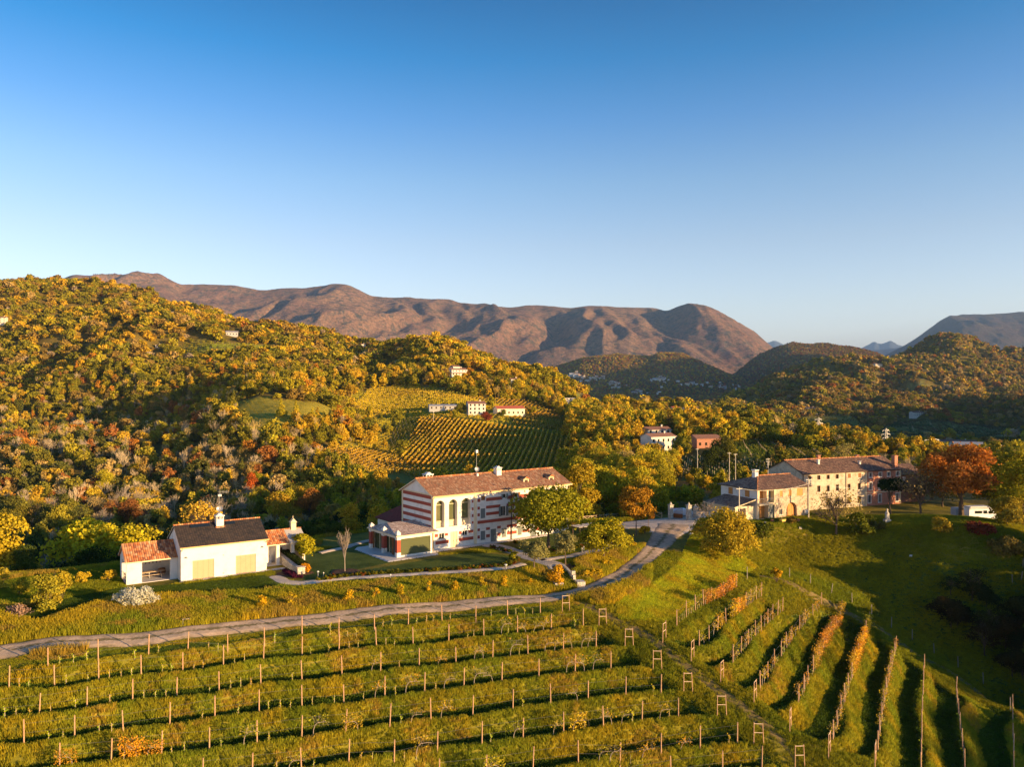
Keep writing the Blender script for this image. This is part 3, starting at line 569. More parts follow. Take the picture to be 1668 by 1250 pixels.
# ================================================================ TREE MESHES
def rndunit(n, rg):
    v = rg.normal(size=(n, 3)); return v/np.linalg.norm(v, axis=1)[:, None]
def leaf_cloud(C, Nn, size, rg, var=None, spread=.55, asp=1.0):
    """one quad per centre, roughly facing Nn"""
    n = len(C); nn = Nn+rndunit(n, rg)*spread; nn /= np.linalg.norm(nn, axis=1)[:, None]+1e-9
    a = np.cross(nn, rndunit(n, rg)); a /= np.linalg.norm(a, axis=1)[:, None]+1e-9; b = np.cross(nn, a)
    s = (size*rg.uniform(.6, 1.35, n))[:, None]; s2 = s*asp
    V = np.stack([C-a*s-b*s2*.6, C+a*s*.7-b*s2, C+a*s+b*s2*.6, C-a*s*.7+b*s2], 1).reshape(-1, 3)
    Fc = np.arange(4*n).reshape(n, 4); return V, Fc
def crown(name, H, R, base, nl, leaf, seed, lobes=14, shape='round', link=False, mat=None, droop=0, fill=.35, inst=False, lob=.42):
    """foliage: lobes (clumps) on an uneven envelope, quads through each lobe, gaps between"""
    rg = np.random.default_rng(seed); Hc = H-base; L = []
    if not inst: nl = int(nl*2.4); leaf *= .58
    for i in range(lobes):
        if shape == 'column': z = (i+.5)/lobes; r = R*(.35+.75*math.sin(math.pi*min(1, z*.85+.12)))*rg.uniform(.3, .7); a = rg.uniform(0, 6.28); rl = R*rg.uniform(.5, .75)
        elif shape == 'cone': z = (i/lobes)**1.2; r = R*(1-z)*rg.uniform(.3, .8); a = i*2.4; rl = R*(.55*(1-z)+.14)
        elif shape == 'umbrella': z = .55+.4*rg.uniform(); r = R*rg.uniform(.1, .8); a = rg.uniform(0, 6.28); rl = R*rg.uniform(.26, .4)
        else:
            z = rg.uniform(.08, .92); r = R*math.sqrt(max(.02, 1-(2*z-.9)**2))*rg.uniform(.35, .85); a = i*2.4+rg.uniform(-.6, .6); rl = R*lob*rg.uniform(.7, 1.25)
        L.append((r*math.cos(a), r*math.sin(a), base+Hc*z*.88+rl*.1, rl, rg.uniform()))
    L = np.array(L); w = L[:, 3]**2; ch = rg.choice(len(L), nl, p=w/w.sum()); d = rndunit(nl, rg); d[:, 2] = np.where(d[:, 2] < -.45, -d[:, 2], d[:, 2])
    jit = 1+.42*(vnoise(d[:, 0]*2.6+ch*7.1, d[:, 1]*2.6+d[:, 2]*2.2+ch*3.3, seed)-.5)
    rad = L[ch, 3]*jit*np.where(rg.uniform(size=nl) < fill, rg.uniform(.3, .9, nl), rg.uniform(.82, 1.12, nl))*np.where(rg.uniform(size=nl) < .07, rg.uniform(1.1, 1.4, nl), 1)
    C = L[ch, :3]+d*rad[:, None]*np.array([1, 1, .85]); C[:, 2] = np.maximum(C[:, 2], base*.55)
    if droop: C[:, 2] -= droop*rg.uniform(size=nl)*np.hypot(C[:, 0], C[:, 1])/R
    cen = np.array([0, 0, base+Hc*.4]); out = C-cen; out /= np.linalg.norm(out, axis=1)[:, None]+1e-9
    V, Fc = leaf_cloud(C, d*.6+out*.4+np.array([0, 0, .1]), leaf, rg, spread=1.05)
    me = mesh_np(name, V, Fc, mat or (LEAFI if inst else LEAF), link=False)
    var = np.clip(L[ch, 4]*.3+rg.uniform(size=nl)*.7, 0, 1)
    me.attributes.new('var', 'FLOAT', 'FACE').data.foreach_set('value', var.astype(np.float32)); return me, L
def limbs(name, H, R, base, seed, r0, L=None, nb=9, mat=None, lean=0.0, twigs=0, link=False, fork=.32):
    """tapered trunk with limbs reaching into the lobes"""
    rg = np.random.default_rng(seed+100); m = MB(); fz = base*.75 if base > .6 else H*fork
    x = lean*fz; segs = 3; p = Vector((0, 0, -.4)); rr = r0*1.25
    for i in range(segs):
        q = Vector((x*(i+1)/segs+rg.uniform(-.05, .05)*r0*4, rg.uniform(-.05, .05)*r0*4, fz*(i+1)/segs)); r2 = r0*(1.05-.28*(i+1)/segs); m.tube(p, q, rr, r2, 7, cap=False); p = q; rr = r2
    tips = [Vector(l[:3]) for l in (L if L is not None else [])]
    idx = rg.permutation(len(tips))[:nb] if tips else []
    m.tube(p, (p.x, p.y, H*.82), rr*.75, r0*.1, 5, cap=False)
    for i in idx:
        t = tips[i]; s = p.lerp(Vector((p.x, p.y, H*.8)), rg.uniform(0, .55)); mid = s.lerp(t, .5)+Vector((rg.uniform(-.2, .2), rg.uniform(-.2, .2), R*.10))
        a = r0*rg.uniform(.3, .5); m.tube(s, mid, a, a*.6, 5, cap=False); m.tube(mid, t, a*.6, a*.18, 4, cap=False)
        for _ in range(twigs):
            e = t+Vector(rg.normal(size=3))*R*.3; m.tube(mid.lerp(t, rg.uniform(.2, 1)), e, a*.25, .012, 3, cap=False)
    return m.build(name, mat or BARK, link=False)
def bare(name, H, R, seed, r0, mat, n=6, depth=4, spread=.5, inst=False, up=.55, thick=1.0):
    """leafless tree: recursive branches"""
    rg = np.random.default_rng(seed); m = MB()
    def go(p, d, L, r, k):
        q = p+d*L; m.tube(p, q, max(r, .012*thick), max(r*.62, .009*thick), 4 if k < 2 else 3, cap=False)
        if k >= depth: return
        for i in range(n if k == 0 else (3 if k < 3 else 2)+(rg.uniform() < .5)):
            v = Vector(rg.normal(size=3)); v = (d*1.0+v*spread+Vector((0, 0, up*.5))).normalized(); s = p.lerp(q, rg.uniform(.55, 1) if k else rg.uniform(.6, 1))
            go(s, v, L*rg.uniform(.55, .8), r*.5, k+1)
    go(Vector((0, 0, -.3)), Vector((rg.uniform(-.05, .05), 0, 1)).normalized(), H*.33, r0, 0)
    zs = [v[2] for v in m.v]; k = H/max(zs); rr = max(math.hypot(v[0], v[1]) for v in m.v); kr = R/rr
    m.v = [(x*kr, y*kr, z*k if z > 0 else z) for x, y, z in m.v]
    return m.build(name, mat, link=False)
def instmat(name, fallback):
    m, t, o = newmat(name); a = N(t, 'ShaderNodeAttribute', attribute_type='INSTANCER', attribute_name='tint'); d = N(t, 'ShaderNodeBsdfDiffuse'); t.links.new(a.outputs['Color'], d.inputs[0]); t.links.new(d.outputs[0], o.inputs[0]); return m
TWIGI = instmat('forest_twigs', None)
# prototypes for the distant woods (unit-sized: height 10)
PROTO = bpy.data.collections.new('forest_prototypes')
def proto(me, extra=None):
    o = bpy.data.objects.new('forest_%02d' % len(PROTO.objects), me); PROTO.objects.link(o); return o
for i in range(5): proto(crown('p', [10, 11.5, 9, 10, 8][i], [4.2, 3.6, 4.8, 4.4, 5][i], .8, 1150, .34, 200+i, lobes=[22, 18, 26, 14, 24][i], inst=True, lob=[.34, .36, .3, .42, .3][i])[0])      # 0-4 broadleaf, mid distance
proto(crown('p', 12, 2.2, .8, 620, .36, 211, lobes=9, shape='column', inst=True)[0])             # 5 poplar-like
proto(crown('p', 12, 2.6, .6, 620, .34, 212, lobes=12, shape='cone', inst=True)[0])              # 6 conifer
for i in range(2): proto(bare('p', 10, 3.8, 300+i, .16, TWIGI, 6, 4, .55, thick=2.2))            # 7,8 bare
for i in range(3): proto(crown('p', 9, 5.6, .2, 260, .8, 220+i, lobes=12, inst=True)[0])         # 9-11 far broadleaf
proto(crown('p', 9, 6.5, .0, 60, 1.7, 230, lobes=6, inst=True)[0])                               # 12 very far
proto(crown('p', 3, 2.6, 0, 300, .26, 240, lobes=7, inst=True)[0])                               # 13 shrub
def scatter(name, pos, rot, scl, idx, tint, coll, kind='stuff', mat=None):
    """one object whose geometry nodes place a tree on every point"""
    n = len(pos); me = bpy.data.meshes.new(name); me.vertices.add(n); me.vertices.foreach_set('co', np.asarray(pos, np.float32).ravel())
    me.attributes.new('rz', 'FLOAT', 'POINT').data.foreach_set('value', np.asarray(rot, np.float32))
    sc = np.asarray(scl, np.float32); sc = np.repeat(sc[:, None], 3, 1) if sc.ndim == 1 else sc
    me.attributes.new('sc', 'FLOAT_VECTOR', 'POINT').data.foreach_set('vector', sc.ravel())
    me.attributes.new('pick', 'INT', 'POINT').data.foreach_set('value', np.asarray(idx, np.int32))
    me.attributes.new('tint', 'FLOAT_COLOR', 'POINT').data.foreach_set('color', np.c_[tint, np.ones(n)].astype(np.float32).ravel())
    o = bpy.data.objects.new(name, me); COL.objects.link(o); tag(o, kind=kind)
    g = bpy.data.node_groups.new(name+'_nodes', 'GeometryNodeTree')
    g.interface.new_socket('Geometry', in_out='INPUT', socket_type='NodeSocketGeometry'); g.interface.new_socket('Geometry', in_out='OUTPUT', socket_type='NodeSocketGeometry')
    gi = g.nodes.new('NodeGroupInput'); go = g.nodes.new('NodeGroupOutput'); ip = g.nodes.new('GeometryNodeInstanceOnPoints'); ci = g.nodes.new('GeometryNodeCollectionInfo')
    ci.inputs[0].default_value = coll; ci.inputs[1].default_value = True; ci.inputs[2].default_value = True
    def attr(nm, ty):
        a = g.nodes.new('GeometryNodeInputNamedAttribute'); a.data_type = ty; a.inputs[0].default_value = nm; return a.outputs[0]
    cx = g.nodes.new('ShaderNodeCombineXYZ'); g.links.new(attr('rz', 'FLOAT'), cx.inputs[2])
    g.links.new(gi.outputs[0], ip.inputs['Points']); g.links.new(ci.outputs[0], ip.inputs['Instance']); ip.inputs['Pick Instance'].default_value = True
    g.links.new(attr('pick', 'INT'), ip.inputs['Instance Index']); e2r = g.nodes.new('FunctionNodeEulerToRotation'); g.links.new(cx.outputs[0], e2r.inputs[0]); g.links.new(e2r.outputs[0], ip.inputs['Rotation'])
    g.links.new(attr('sc', 'FLOAT_VECTOR'), ip.inputs['Scale']); g.links.new(ip.outputs[0], go.inputs[0])
    md = o.modifiers.new('scatter', 'NODES'); md.node_group = g; return o
# ================================================================ WOODS
PAL = {'olive': (.20, .195, .018), 'green': (.09, .11, .018), 'dark': (.04, .055, .015), 'ygreen': (.38, .33, .02), 'gold': (.52, .34, .025), 'yellow': (.68, .50, .03), 'orange': (.52, .22, .025), 'rust': (.34, .12, .03), 'brown': (.30, .20, .05), 'grey': (.42, .33, .22), 'tan': (.46, .33, .12)}
PK = list(PAL); PA = np.array([PAL[k] for k in PK])
def pick_colours(X, Y, px, py, rg):
    """autumn colours in drifts: what grows where, read off the photograph"""
    n = len(X); A = fbm(X/60, Y/60, 3, 71); B = fbm(X/38, Y/38, 3, 72); r = rg.uniform(size=n); r2 = rg.uniform(size=n)
    wts = np.zeros((n, len(PK)))
    def add(k, w): wts[:, PK.index(k)] += w
    one = np.ones(n); add('olive', .9*one); add('gold', .8*smooth(.4, .65, A)+.25); add('ygreen', .8*smooth(.45, .65, B)+.2); add('brown', .5*smooth(.55, .35, A)+.2); add('rust', .16*smooth(.5, .7, fbm(X/25, Y/25, 2, 75))); add('orange', .14*smooth(.55, .7, B)+.02)
    add('green', .35*smooth(.5, .3, B)+.08); add('tan', .15); add('yellow', .12*smooth(.5, .7, A)); add('grey', .08)
    L = (px < 620)*1.0; hi = smooth(640, 560, py)*L
    add('olive', 1.6*hi); add('brown', 1.0*hi); add('gold', .8*hi); add('ygreen', .5*hi); 
    lo = smooth(640, 720, py)*smooth(520, 380, px); add('grey', 1.6*lo); add('tan', .8*lo); add('rust', .35*lo); add('green', .6*lo)
    ce = smooth(520, 620, px)*smooth(1250, 1150, px); add('gold', 1.3*ce); add('ygreen', 1.3*ce); add('yellow', .3*ce)
    ri = smooth(1180, 1300, px)*(Y > 900); add('brown', 3.0*ri); add('olive', 2.0*ri); add('rust', .5*ri); add('tan', .7*ri)
    ff = (Y > 2600)*1.0; add('brown', 5*ff); add('rust', 3*ff)
    wts = np.maximum(wts, 0); cs = np.cumsum(wts/wts.sum(1)[:, None], 1); k = (r[:, None] > cs).sum(1); k = np.minimum(k, len(PK)-1)
    c = PA[k]*rg.uniform(.8, 1.2, n)[:, None]; dr = (PA*wts.mean(0)[:, None]).sum(0)/wts.mean(0).sum(); loc = (wts/wts.sum(1)[:, None])@PA; c = c*.84+loc*.16
    return k, np.clip(c*1.18, 0, 1)
FBLOCK = [[onz(*p) for p in ((-400, 1000, -25), (0, 960, -25), (190, 925, -25))]]
def wood_points(y0, y1, spacing, px0=-330, px1=2000, rg=RNG):
    l0, l1 = math.log(y0), math.log(y1); u0, u1 = U(px0), U(px1)
    area = (u1-u0)*(y1*y1-y0*y0)/2; n = int(area/spacing**2)
    Y = np.sqrt(rg.uniform(y0*y0, y1*y1, n)); X = rg.uniform(u0, u1, n)*Y; return X, Y
SPOTS_X, SPOTS_Y, SPOTS_S, SPOTS_I, SPOTS_K = [], [], [], [], []
HOUSES_KEEP = []      # (x, y, r) kept clear round far houses, filled before planting
side_hill(285, -92, 260, 75, -4, -60, math.atan2(.885, .465)-0.0, 11)
# far houses: px, foot row, distance hint, width, depth, height, rotation, style, label
FARH = [
 (745, 613, 0, 17, 10, 6.0, .5, 'villa', 'large pale house on the slope above the vineyards with stepped roofs'),
 (775, 676, 0, 13, 9, 8.0, .25, 'white', 'white three storey house with rows of windows in the middle of the golden vineyards'),
 (829, 676, 0, 22, 10, 4.6, .35, 'redbarn', 'long low barn with a red roof beside the white three storey house'),
 (721, 668, 0, 22, 9, 3.2, .2, 'shed', 'low shed with a pale metal roof left of the white three storey house'),
 (927, 658, 0, 12, 9, 5.0, .3, 'flat', 'small white block house among trees at the right end of the vineyard hill'),
 (837, 624, 0, 9, 7, 3.4, .4, 'villa', 'small pale house half hidden in the woods right of the large stepped house'),
 (590, 565, 0, 9, 6, 3.4, .5, 'white', 'tiny white house on the left hill crest'),
 (3, 528, 0, 12, 9, 8.0, .3, 'cream', 'cream house at the far left edge high in the woods'),
 (378, 547, 0, 14, 8, 4.0, .3, 'grey', 'grey roofed house just below the crest of the left hill'),
 (258, 566, 0, 6, 4, 2.4, .3, 'cream', 'tiny pale hut left of the small meadow on the wooded hill'),
 (398, 567, 0, 8, 4, 2.2, .3, 'cream', 'low pale hut on the small meadow of the wooded hill'),
 (1072, 734, 0, 17, 8, 7.2, .55, 'white', 'white farmhouse wing with a long brown roof behind the round yellow tree'),
 (1068, 716, 0, 15, 8, 5.4, .35, 'terrace', 'white two level house standing behind the farmhouse wing'),
 (1148, 728, 0, 14, 9, 4.4, .25, 'brick', 'low brick outbuilding with a dark roof at the right end of the farm'),
 (1125, 673, 0, 16, 8, 4.5, .2, 'cream', 'long cream house on the ridge above the yellow trees'),
 (1100, 672, 0, 10, 8, 4.4, .4, 'redroof', 'small red roofed house left of the long cream house on the ridge'),
 (1321, 673, 0, 15, 9, 8.0, .2, 'white', 'white house at the foot of the right hill above a meadow'),
 (1344, 675, 0, 14, 8, 4.0, .2, 'redroof', 'low pink house right of the white house on the meadow'),
 (1493, 678, 0, 22, 10, 6.0, .2, 'white', 'white farm with several gables on the terrace of the right hill'),
 (1430, 598, 0, 19, 10, 7.0, .1, 'cream', 'cream house alone high on the right hill'),
 (1354, 718, 0, 9, 7, 5.0, .2, 'white', 'small white house between trees left of the first pylon'),
 (1556, 730, 0, 38, 9, 6.5, -.35, 'white', 'long white terraced building in the shaded valley on the right'),
 (1577, 737, 0, 18, 9, 5.2, -.35, 'grey', 'grey building joined to the long white one in the shaded valley'),
 (1622, 752, 0, 13, 9, 7.0, .1, 'cream', 'cream house with a red roof near the right edge'),
 (1597, 752, 0, 10, 6, 3.0, .1, 'redroof', 'low annex left of the cream house near the right edge')]
for h in FARH:
    p = at(h[0], h[1], 150); HOUSES_KEEP.append((p.x, p.y, max(h[3], h[4])*.5+3.0))
FEDGE = ([-500, 0, 150, 190, 290, 440, 530, 600, 700, 935, 960, 1090, 1110, 1165, 1200, 1330, 1480, 1700, 2100], [104, 108, 113, 118, 124, 131, 131, 143, 152, 153, 151, 151, 158, 161, 186, 195, 200, 172, 160])
def keep_wood(X, Y, rg):
    z = G(X, Y); px = X/Y*F+CX; py = HY-F*z/Y; ok = Y > np.interp(px, *FEDGE)
    ca_ = clear_at(X, Y); ok &= (ca_ < 0) | ((ca_ == 0) & (rg.uniform(size=len(X)) < .10+.25*(fbm(X/22, Y/22, 2, 66) > .6))); ok &= ~((px > 1090) & (Y < 330) & (rg.uniform(size=len(px)) < .5))
    for hx, hy, r in HOUSES_KEEP: 
        d = np.hypot(X-hx, Y-hy); ok &= d > r
        front = (np.abs(X/Y-hx/hy)*hy < r*.8) & (Y < hy) & (Y > hy-30-r); ok &= ~front
    ok &= ~((px > 925) & (px < 1110) & (Y < 158) & (px > 1085))
    return ok, z, px, py
def visible(X, Y, px, py, hpx):
    """cull what the ground hides from the photo's side of the valley (generous margin)"""
    b = np.linspace(-330, 2000, 150); yy = np.exp(np.linspace(math.log(100), math.log(6000), 400)); A, B = np.meshgrid(U(b), yy); Z = G(A*B, B); Q = HY-F*Z/B
    M = np.minimum.accumulate(Q, 0); M = np.vstack([M[:1], M[:-1]]); bi = np.clip(((px-b[0])/(b[1]-b[0])).round().astype(int), 0, 149); yi = np.clip(np.searchsorted(yy, Y)-1, 0, 399)
    return py-hpx*1.5-8 < M[yi, bi]
P_, T_ = [], []
for (y0, y1, sp_, h) in ((104, 300, 4.5, 10), (300, 700, 4.5, 10), (700, 1500, 6.4, 9), (1500, 5200, 10.5, 9)):
    rg = np.random.default_rng(int(y0)); X, Y = wood_points(y0, y1, sp_, rg=rg); ok, z, px, py = keep_wood(X, Y, rg); X, Y, z, px, py = [a[ok] for a in (X, Y, z, px, py)]
    v = visible(X, Y, px, py, h*F/Y); X, Y, z, px, py = [a[v] for a in (X, Y, z, px, py)]
    n = len(X)
    # even out: drop points crowding each other
    cell = sp_*.62; key = np.floor(X/cell).astype(int)*100003+np.floor(Y/cell).astype(int); _, u = np.unique(key, return_index=True); u.sort(); X, Y, z, px, py = [a[u] for a in (X, Y, z, px, py)]; n = len(X)
    if y0 >= 1500:
        low = z < -Y*.035; fld = (fbm(X/130, Y/130, 3, 44) > .50) & low; k = ~(fld & (rg.uniform(size=n) < .85)); X, Y, z, px, py = [a[k] for a in (X, Y, z, px, py)]; n = len(X)
    kk, c = pick_colours(X, Y, px, py, rg)
    P_.append((X, Y, z, px, py, kk, c, np.full(n, y0)))
X, Y, Z, PXX, PYY, KK, CCc, ZN = [np.concatenate([p[i] for p in P_]) for i in range(8)]
n = len(X); rg = np.random.default_rng(5)
scl = (.42+.68*rg.uniform(size=n)**1.6)*(1+.18*(fbm(X/30, Y/30, 2, 8)-.5)); idx = np.zeros(n, int); r = rg.uniform(size=n)
mid = ZN < 700; gk = PK.index('grey'); dk = PK.index('green')
idx[mid] = rg.integers(0, 5, mid.sum()); idx = np.where(mid & (r < .13), 5, idx); idx = np.where(mid & (r > .93), 6, idx); r3 = rg.uniform(size=n); bareish = (KK == gk) | ((KK == PK.index('tan')) & (r3 < .7)) | ((KK == PK.index('brown')) & (r3 < .3)); idx = np.where(mid & bareish, 7+(r > .5), idx); idx = np.where(mid & (KK == dk) & (r < .3), 6, idx)
cC = ZN == 700; idx[cC] = 9+rg.integers(0, 3, cC.sum()); cD = ZN == 1500; idx[cD] = 12
idx = np.where(cC & (KK == gk), 9, idx); scl = np.where(cC, scl*1.05, scl); scl = np.where(cD, rg.uniform(.65, 1.15, n), scl)
scl = np.where((PXX > 515) & (PXX < 640) & (Y > 225) & (Y < 300), scl*.5, scl); scl = np.where((PXX >= 640) & (PXX < 935) & (Y > 195) & (Y < 300), scl*.55, scl); scl = np.where((PXX > 1085) & (PXX < 1290) & (Y < 270), scl*.5, scl); scl = np.where((PXX >= 1290) & (Y < 330), scl*np.where(PXX < 1490, .48, .62), scl)
inval = (Y < 270) & (PXX < 620) & (Z < -30)
scl = np.where(inval, rg.uniform(.42, .8, n), scl)
lowv_shade = (PXX < 610) & (Y < 242) & (rg.uniform(size=n) < .86); kz = rg.choice([PK.index('green'), PK.index('dark'), PK.index('olive'), gk], n, p=(.42, .2, .14, .24)); KK = np.where(lowv_shade, kz, KK); CCc = np.where(lowv_shade[:, None], PA[kz]*rg.uniform(.8, 1.2, n)[:, None]*np.array([.9, 1, 1.1]), CCc); idx = np.where(mid & lowv_shade, np.where(kz == gk, 7+(r > .5), rg.integers(0, 5, n)), idx)  # valley shade put into these tree tints: darker, greener, cooler
# individuals: those that show largest
infr = (PXX > -15) & (PXX < 1683) & (Y < 300); size = np.where(infr, scl/Y, 0); order = np.argsort(-size); NIND = 292; ind = order[:NIND]; rest = np.ones(n, bool); rest[ind] = False
ind = ind[size[ind] > 0]
print('WOOD', n, 'near', infr.sum(), 'maxY individual', Y[ind].max(), [int((ZN == a).sum()) for a in (104, 300, 700, 1500)])
sc3 = np.stack([scl*rg.uniform(.85, 1.2, n), scl*rg.uniform(.85, 1.2, n), scl*rg.uniform(.85, 1.15, n)], 1)
scatter('woodland', np.stack([X, Y, Z-.3], 1)[rest], rg.uniform(0, 6.28, n)[rest], sc3[rest], idx[rest], CCc[rest], PROTO)
# side hill woods
xs = []; 
for i in range(520):
    a = rg.uniform(-250, 250); b = rg.normal()*22; an = math.atan2(.885, .465); hx = 285+a*math.cos(an)-b*math.sin(an); hy = -92+a*math.sin(an)+b*math.cos(an); h = math.exp(-(a/260*1.35)**6)*math.exp(-(b/75*1.7)**2); xs.append((hx, hy, -60+56*h-.5))
m_ = len(xs); scatter('woodland', xs, rg.uniform(0, 6, m_), rg.uniform(.5, 1.0, m_), rg.integers(0, 5, m_), np.tile(PA[0], (m_, 1)), PROTO)
gx = []
for i in range(110):
    px_ = rg.uniform(1740, 2250); y_ = rg.uniform(97, 126); gx.append((U(px_)*y_, y_, (1.3 if y_ < 112 else 1.12)*rg.uniform(.75, 1.2)))
for i in range(9):
    px_ = rg.uniform(1850, 2400); y_ = rg.uniform(58, 90); gx.append((U(px_)*y_, y_, .95*rg.uniform(.7, 1.2)))
gxx = np.array([g[0] for g in gx]); gyy = np.array([g[1] for g in gx]); scatter('woodland', np.stack([gxx, gyy, G(gxx, gyy)-.3], 1), rg.uniform(0, 6, len(gx)), np.array([g[2] for g in gx]), rg.integers(0, 6, len(gx)), np.tile(PA[1], (len(gx), 1)), PROTO)
# near tree models, each a crown on a trunk
KINDS = {}
def model(key, H, R, base, nl, leaf, seed, lobes, r0, **kw):
    c, L = crown(key+'_crown', H, R, base, nl, leaf, seed, lobes, **kw); t = limbs(key+'_trunk', H, R, base, seed, r0, L, nb=8); KINDS[key] = (c, t, H); return KINDS[key]
model('broad_a', 11, 4.6, 2.2, 2600, .27, 1, 17, .2); model('broad_b', 10, 4.8, 1.6, 2500, .27, 2, 15, .2); model('broad_c', 12, 4.2, 2.5, 2600, .26, 3, 18, .2); model('broad_d', 9, 4.4, 1.0, 2300, .27, 4, 13, .18)
model('slender', 12, 2.3, 1.6, 1700, .25, 5, 10, .15, shape='column'); model('conifer', 12, 2.6, .8, 2000, .24, 6, 13, .18, shape='cone')
KINDS['bare_a'] = (None, bare('bare_a_trunk', 11, 4.4, 31, .17, PALEBARK, 7, 5, .5, thick=1.6), 11); KINDS['bare_b'] = (None, bare('bare_b_trunk', 10, 4.0, 32, .15, PALEBARK, 6, 5, .6, thick=1.6), 10)
# sparse crowns for half-bare trees
c_, L_ = crown('thin_crown', 10, 4.2, 1.5, 650, .24, 9, 14, fill=.6); KINDS['thin'] = (c_, bare('thin_trunk', 10, 4.2, 33, .17, BARK, 7, 4, .5, thick=1.5), 10)
def plant(kind, loc, h, rz, color, label, cat='tree', group=None, wide=1.0, name='broadleaf_tree'):
    c, t, H = KINDS[kind]; s = h/H; e = empty(name, loc, rz, label, cat, group); e.scale = (s*wide, s*wide, s)
    o = bpy.data.objects.new('trunk', t); COL.objects.link(o); o.parent = e; o.color = (*color, 1)
    if c is not None: o2 = bpy.data.objects.new('crown', c); COL.objects.link(o2); o2.parent = e; o2.color = (*color, 1)
    return e
CN = {'olive': 'olive green', 'green': 'green', 'dark': 'dark green', 'ygreen': 'yellow green', 'gold': 'golden', 'yellow': 'bright yellow', 'orange': 'orange', 'rust': 'rust red', 'brown': 'brown', 'grey': 'bare grey', 'tan': 'pale tan'}
MARKS = [(20, 'at the far left edge'), (70, 'above the ragged shrubs at left'), (125, 'left of the barn porch'), (175, 'just left of the porch roof'), (215, 'over the porch roof'), (265, 'over the right part of the porch roof'), (310, 'over the left end of the barn roof'), (345, 'left of the barn chimney'), (375, 'right of the barn chimney'), (415, 'over the right end of the barn roof'), (455, 'over the barn side wing'), (500, 'right of the barn side wing'), (540, 'over the slim leafless tree'), (580, 'between slim tree and glazed annex'), (620, 'over the glazed annex'), (665, 'over the villa gable'), (720, 'over the left half of the villa roof'), (775, 'by the villa antenna'), (820, 'by the villa chimneys'), (870, 'over the villa dormers'), (915, 'over the right end of the villa roof'), (955, 'right of the villa'), (990, 'over the back fence'), (1020, 'left of the orange gold tree'), (1055, 'right of the orange gold tree'), (1085, 'left of the gate'), (1120, 'over the white car'), (1160, 'right of the gate'), (1200, 'over the lean-to'), (1240, 'by the farmhouse chimney'), (1290, 'between the two farm roofs'), (1340, 'over the left part of the long roof'), (1400, 'over the middle of the long roof'), (1450, 'over the right part of the long roof'), (1500, 'right of the brick chimney'), (1550, 'left behind the orange oak'), (1600, 'right behind the orange oak'), (1700, 'at the far right edge')]
def region(px, py, y):
    mk_ = min(MARKS, key=lambda q: abs(q[0]-px))[1]; dp = 'front of woods' if y < 150 else 'second rank' if y < 180 else 'mid woods' if y < 215 else 'back of woods' if y < 250 else 'farthest rank'
    return dp+' '+mk_
shp = {'slender': 'narrow upright', 'conifer': 'pointed', 'thin': 'sparse', 'bare_a': 'leafless', 'bare_b': 'leafless spreading', 'broad_a': 'tall', 'broad_b': 'wide', 'broad_c': 'tall rounded', 'broad_d': 'low bushy'}
for j in ind:
    k = PK[KK[j]]; rr = rg.uniform()
    key = ['broad_a', 'broad_b', 'broad_c', 'broad_d'][rg.integers(0, 4)]
    if k == 'grey': key = 'bare_a' if rr < .5 else 'bare_b'
    elif rr < .07: key = 'slender'
    elif rr < .12 and k in ('green', 'olive', 'dark'): key = 'conifer'
    elif rr < .34: key = 'thin'
    if k == 'tan' and rr > .4: key = 'bare_b' if rr > .7 else 'thin'
    col_ = tuple(CCc[j]) if k != 'grey' else (.3, .25, .18)
    nm = CN[k] if not (k == 'grey') else 'grey'
    lab = ('%s %s tree, %s' % (shp[key], nm, region(PXX[j], PYY[j], Y[j])))
    gname = '%s trees of the near woods' % nm
    plant(key, (X[j], Y[j], Z[j]-.1), 10.5*scl[j], rg.uniform(0, 6.28), col_, lab, 'tree', gname, rg.uniform(.85, 1.15), 'bare_tree' if key.startswith('bare') else 'conifer_tree' if key == 'conifer' else 'broadleaf_tree')
# ================================================================ FAR VINEYARDS
VP = bpy.data.collections.new('vine_prototypes')
def vineproto(seed, nl):
    rg = np.random.default_rng(seed); C = np.stack([rg.uniform(-.45, .45, nl), rg.uniform(-1.1, 1.1, nl), rg.uniform(.7, 1.9, nl)], 1); V, Fc = leaf_cloud(C, np.stack([np.sign(C[:, 0]), 0*C[:, 0], .4+0*C[:, 0]], 1), .3, rg, spread=.8)
    me = mesh_np('vine', V, Fc, LEAFI, link=False); me.attributes.new('var', 'FLOAT', 'FACE').data.foreach_set('value', rg.uniform(size=nl).astype(np.float32)); return me
for i in range(2): VP.objects.link(bpy.data.objects.new('vine_%d' % i, vineproto(i, 22)))
VP.objects.link(bpy.data.objects.new('vine_2_stake', (lambda m: (m.tube((0, 0, -.1), (0, 0, 2.3), .075, .065, 4), m.build('stake', [TWIGI], link=False))[1])(MB())))
vx, vt, vi, vr, vsn = [], [], [], [], []
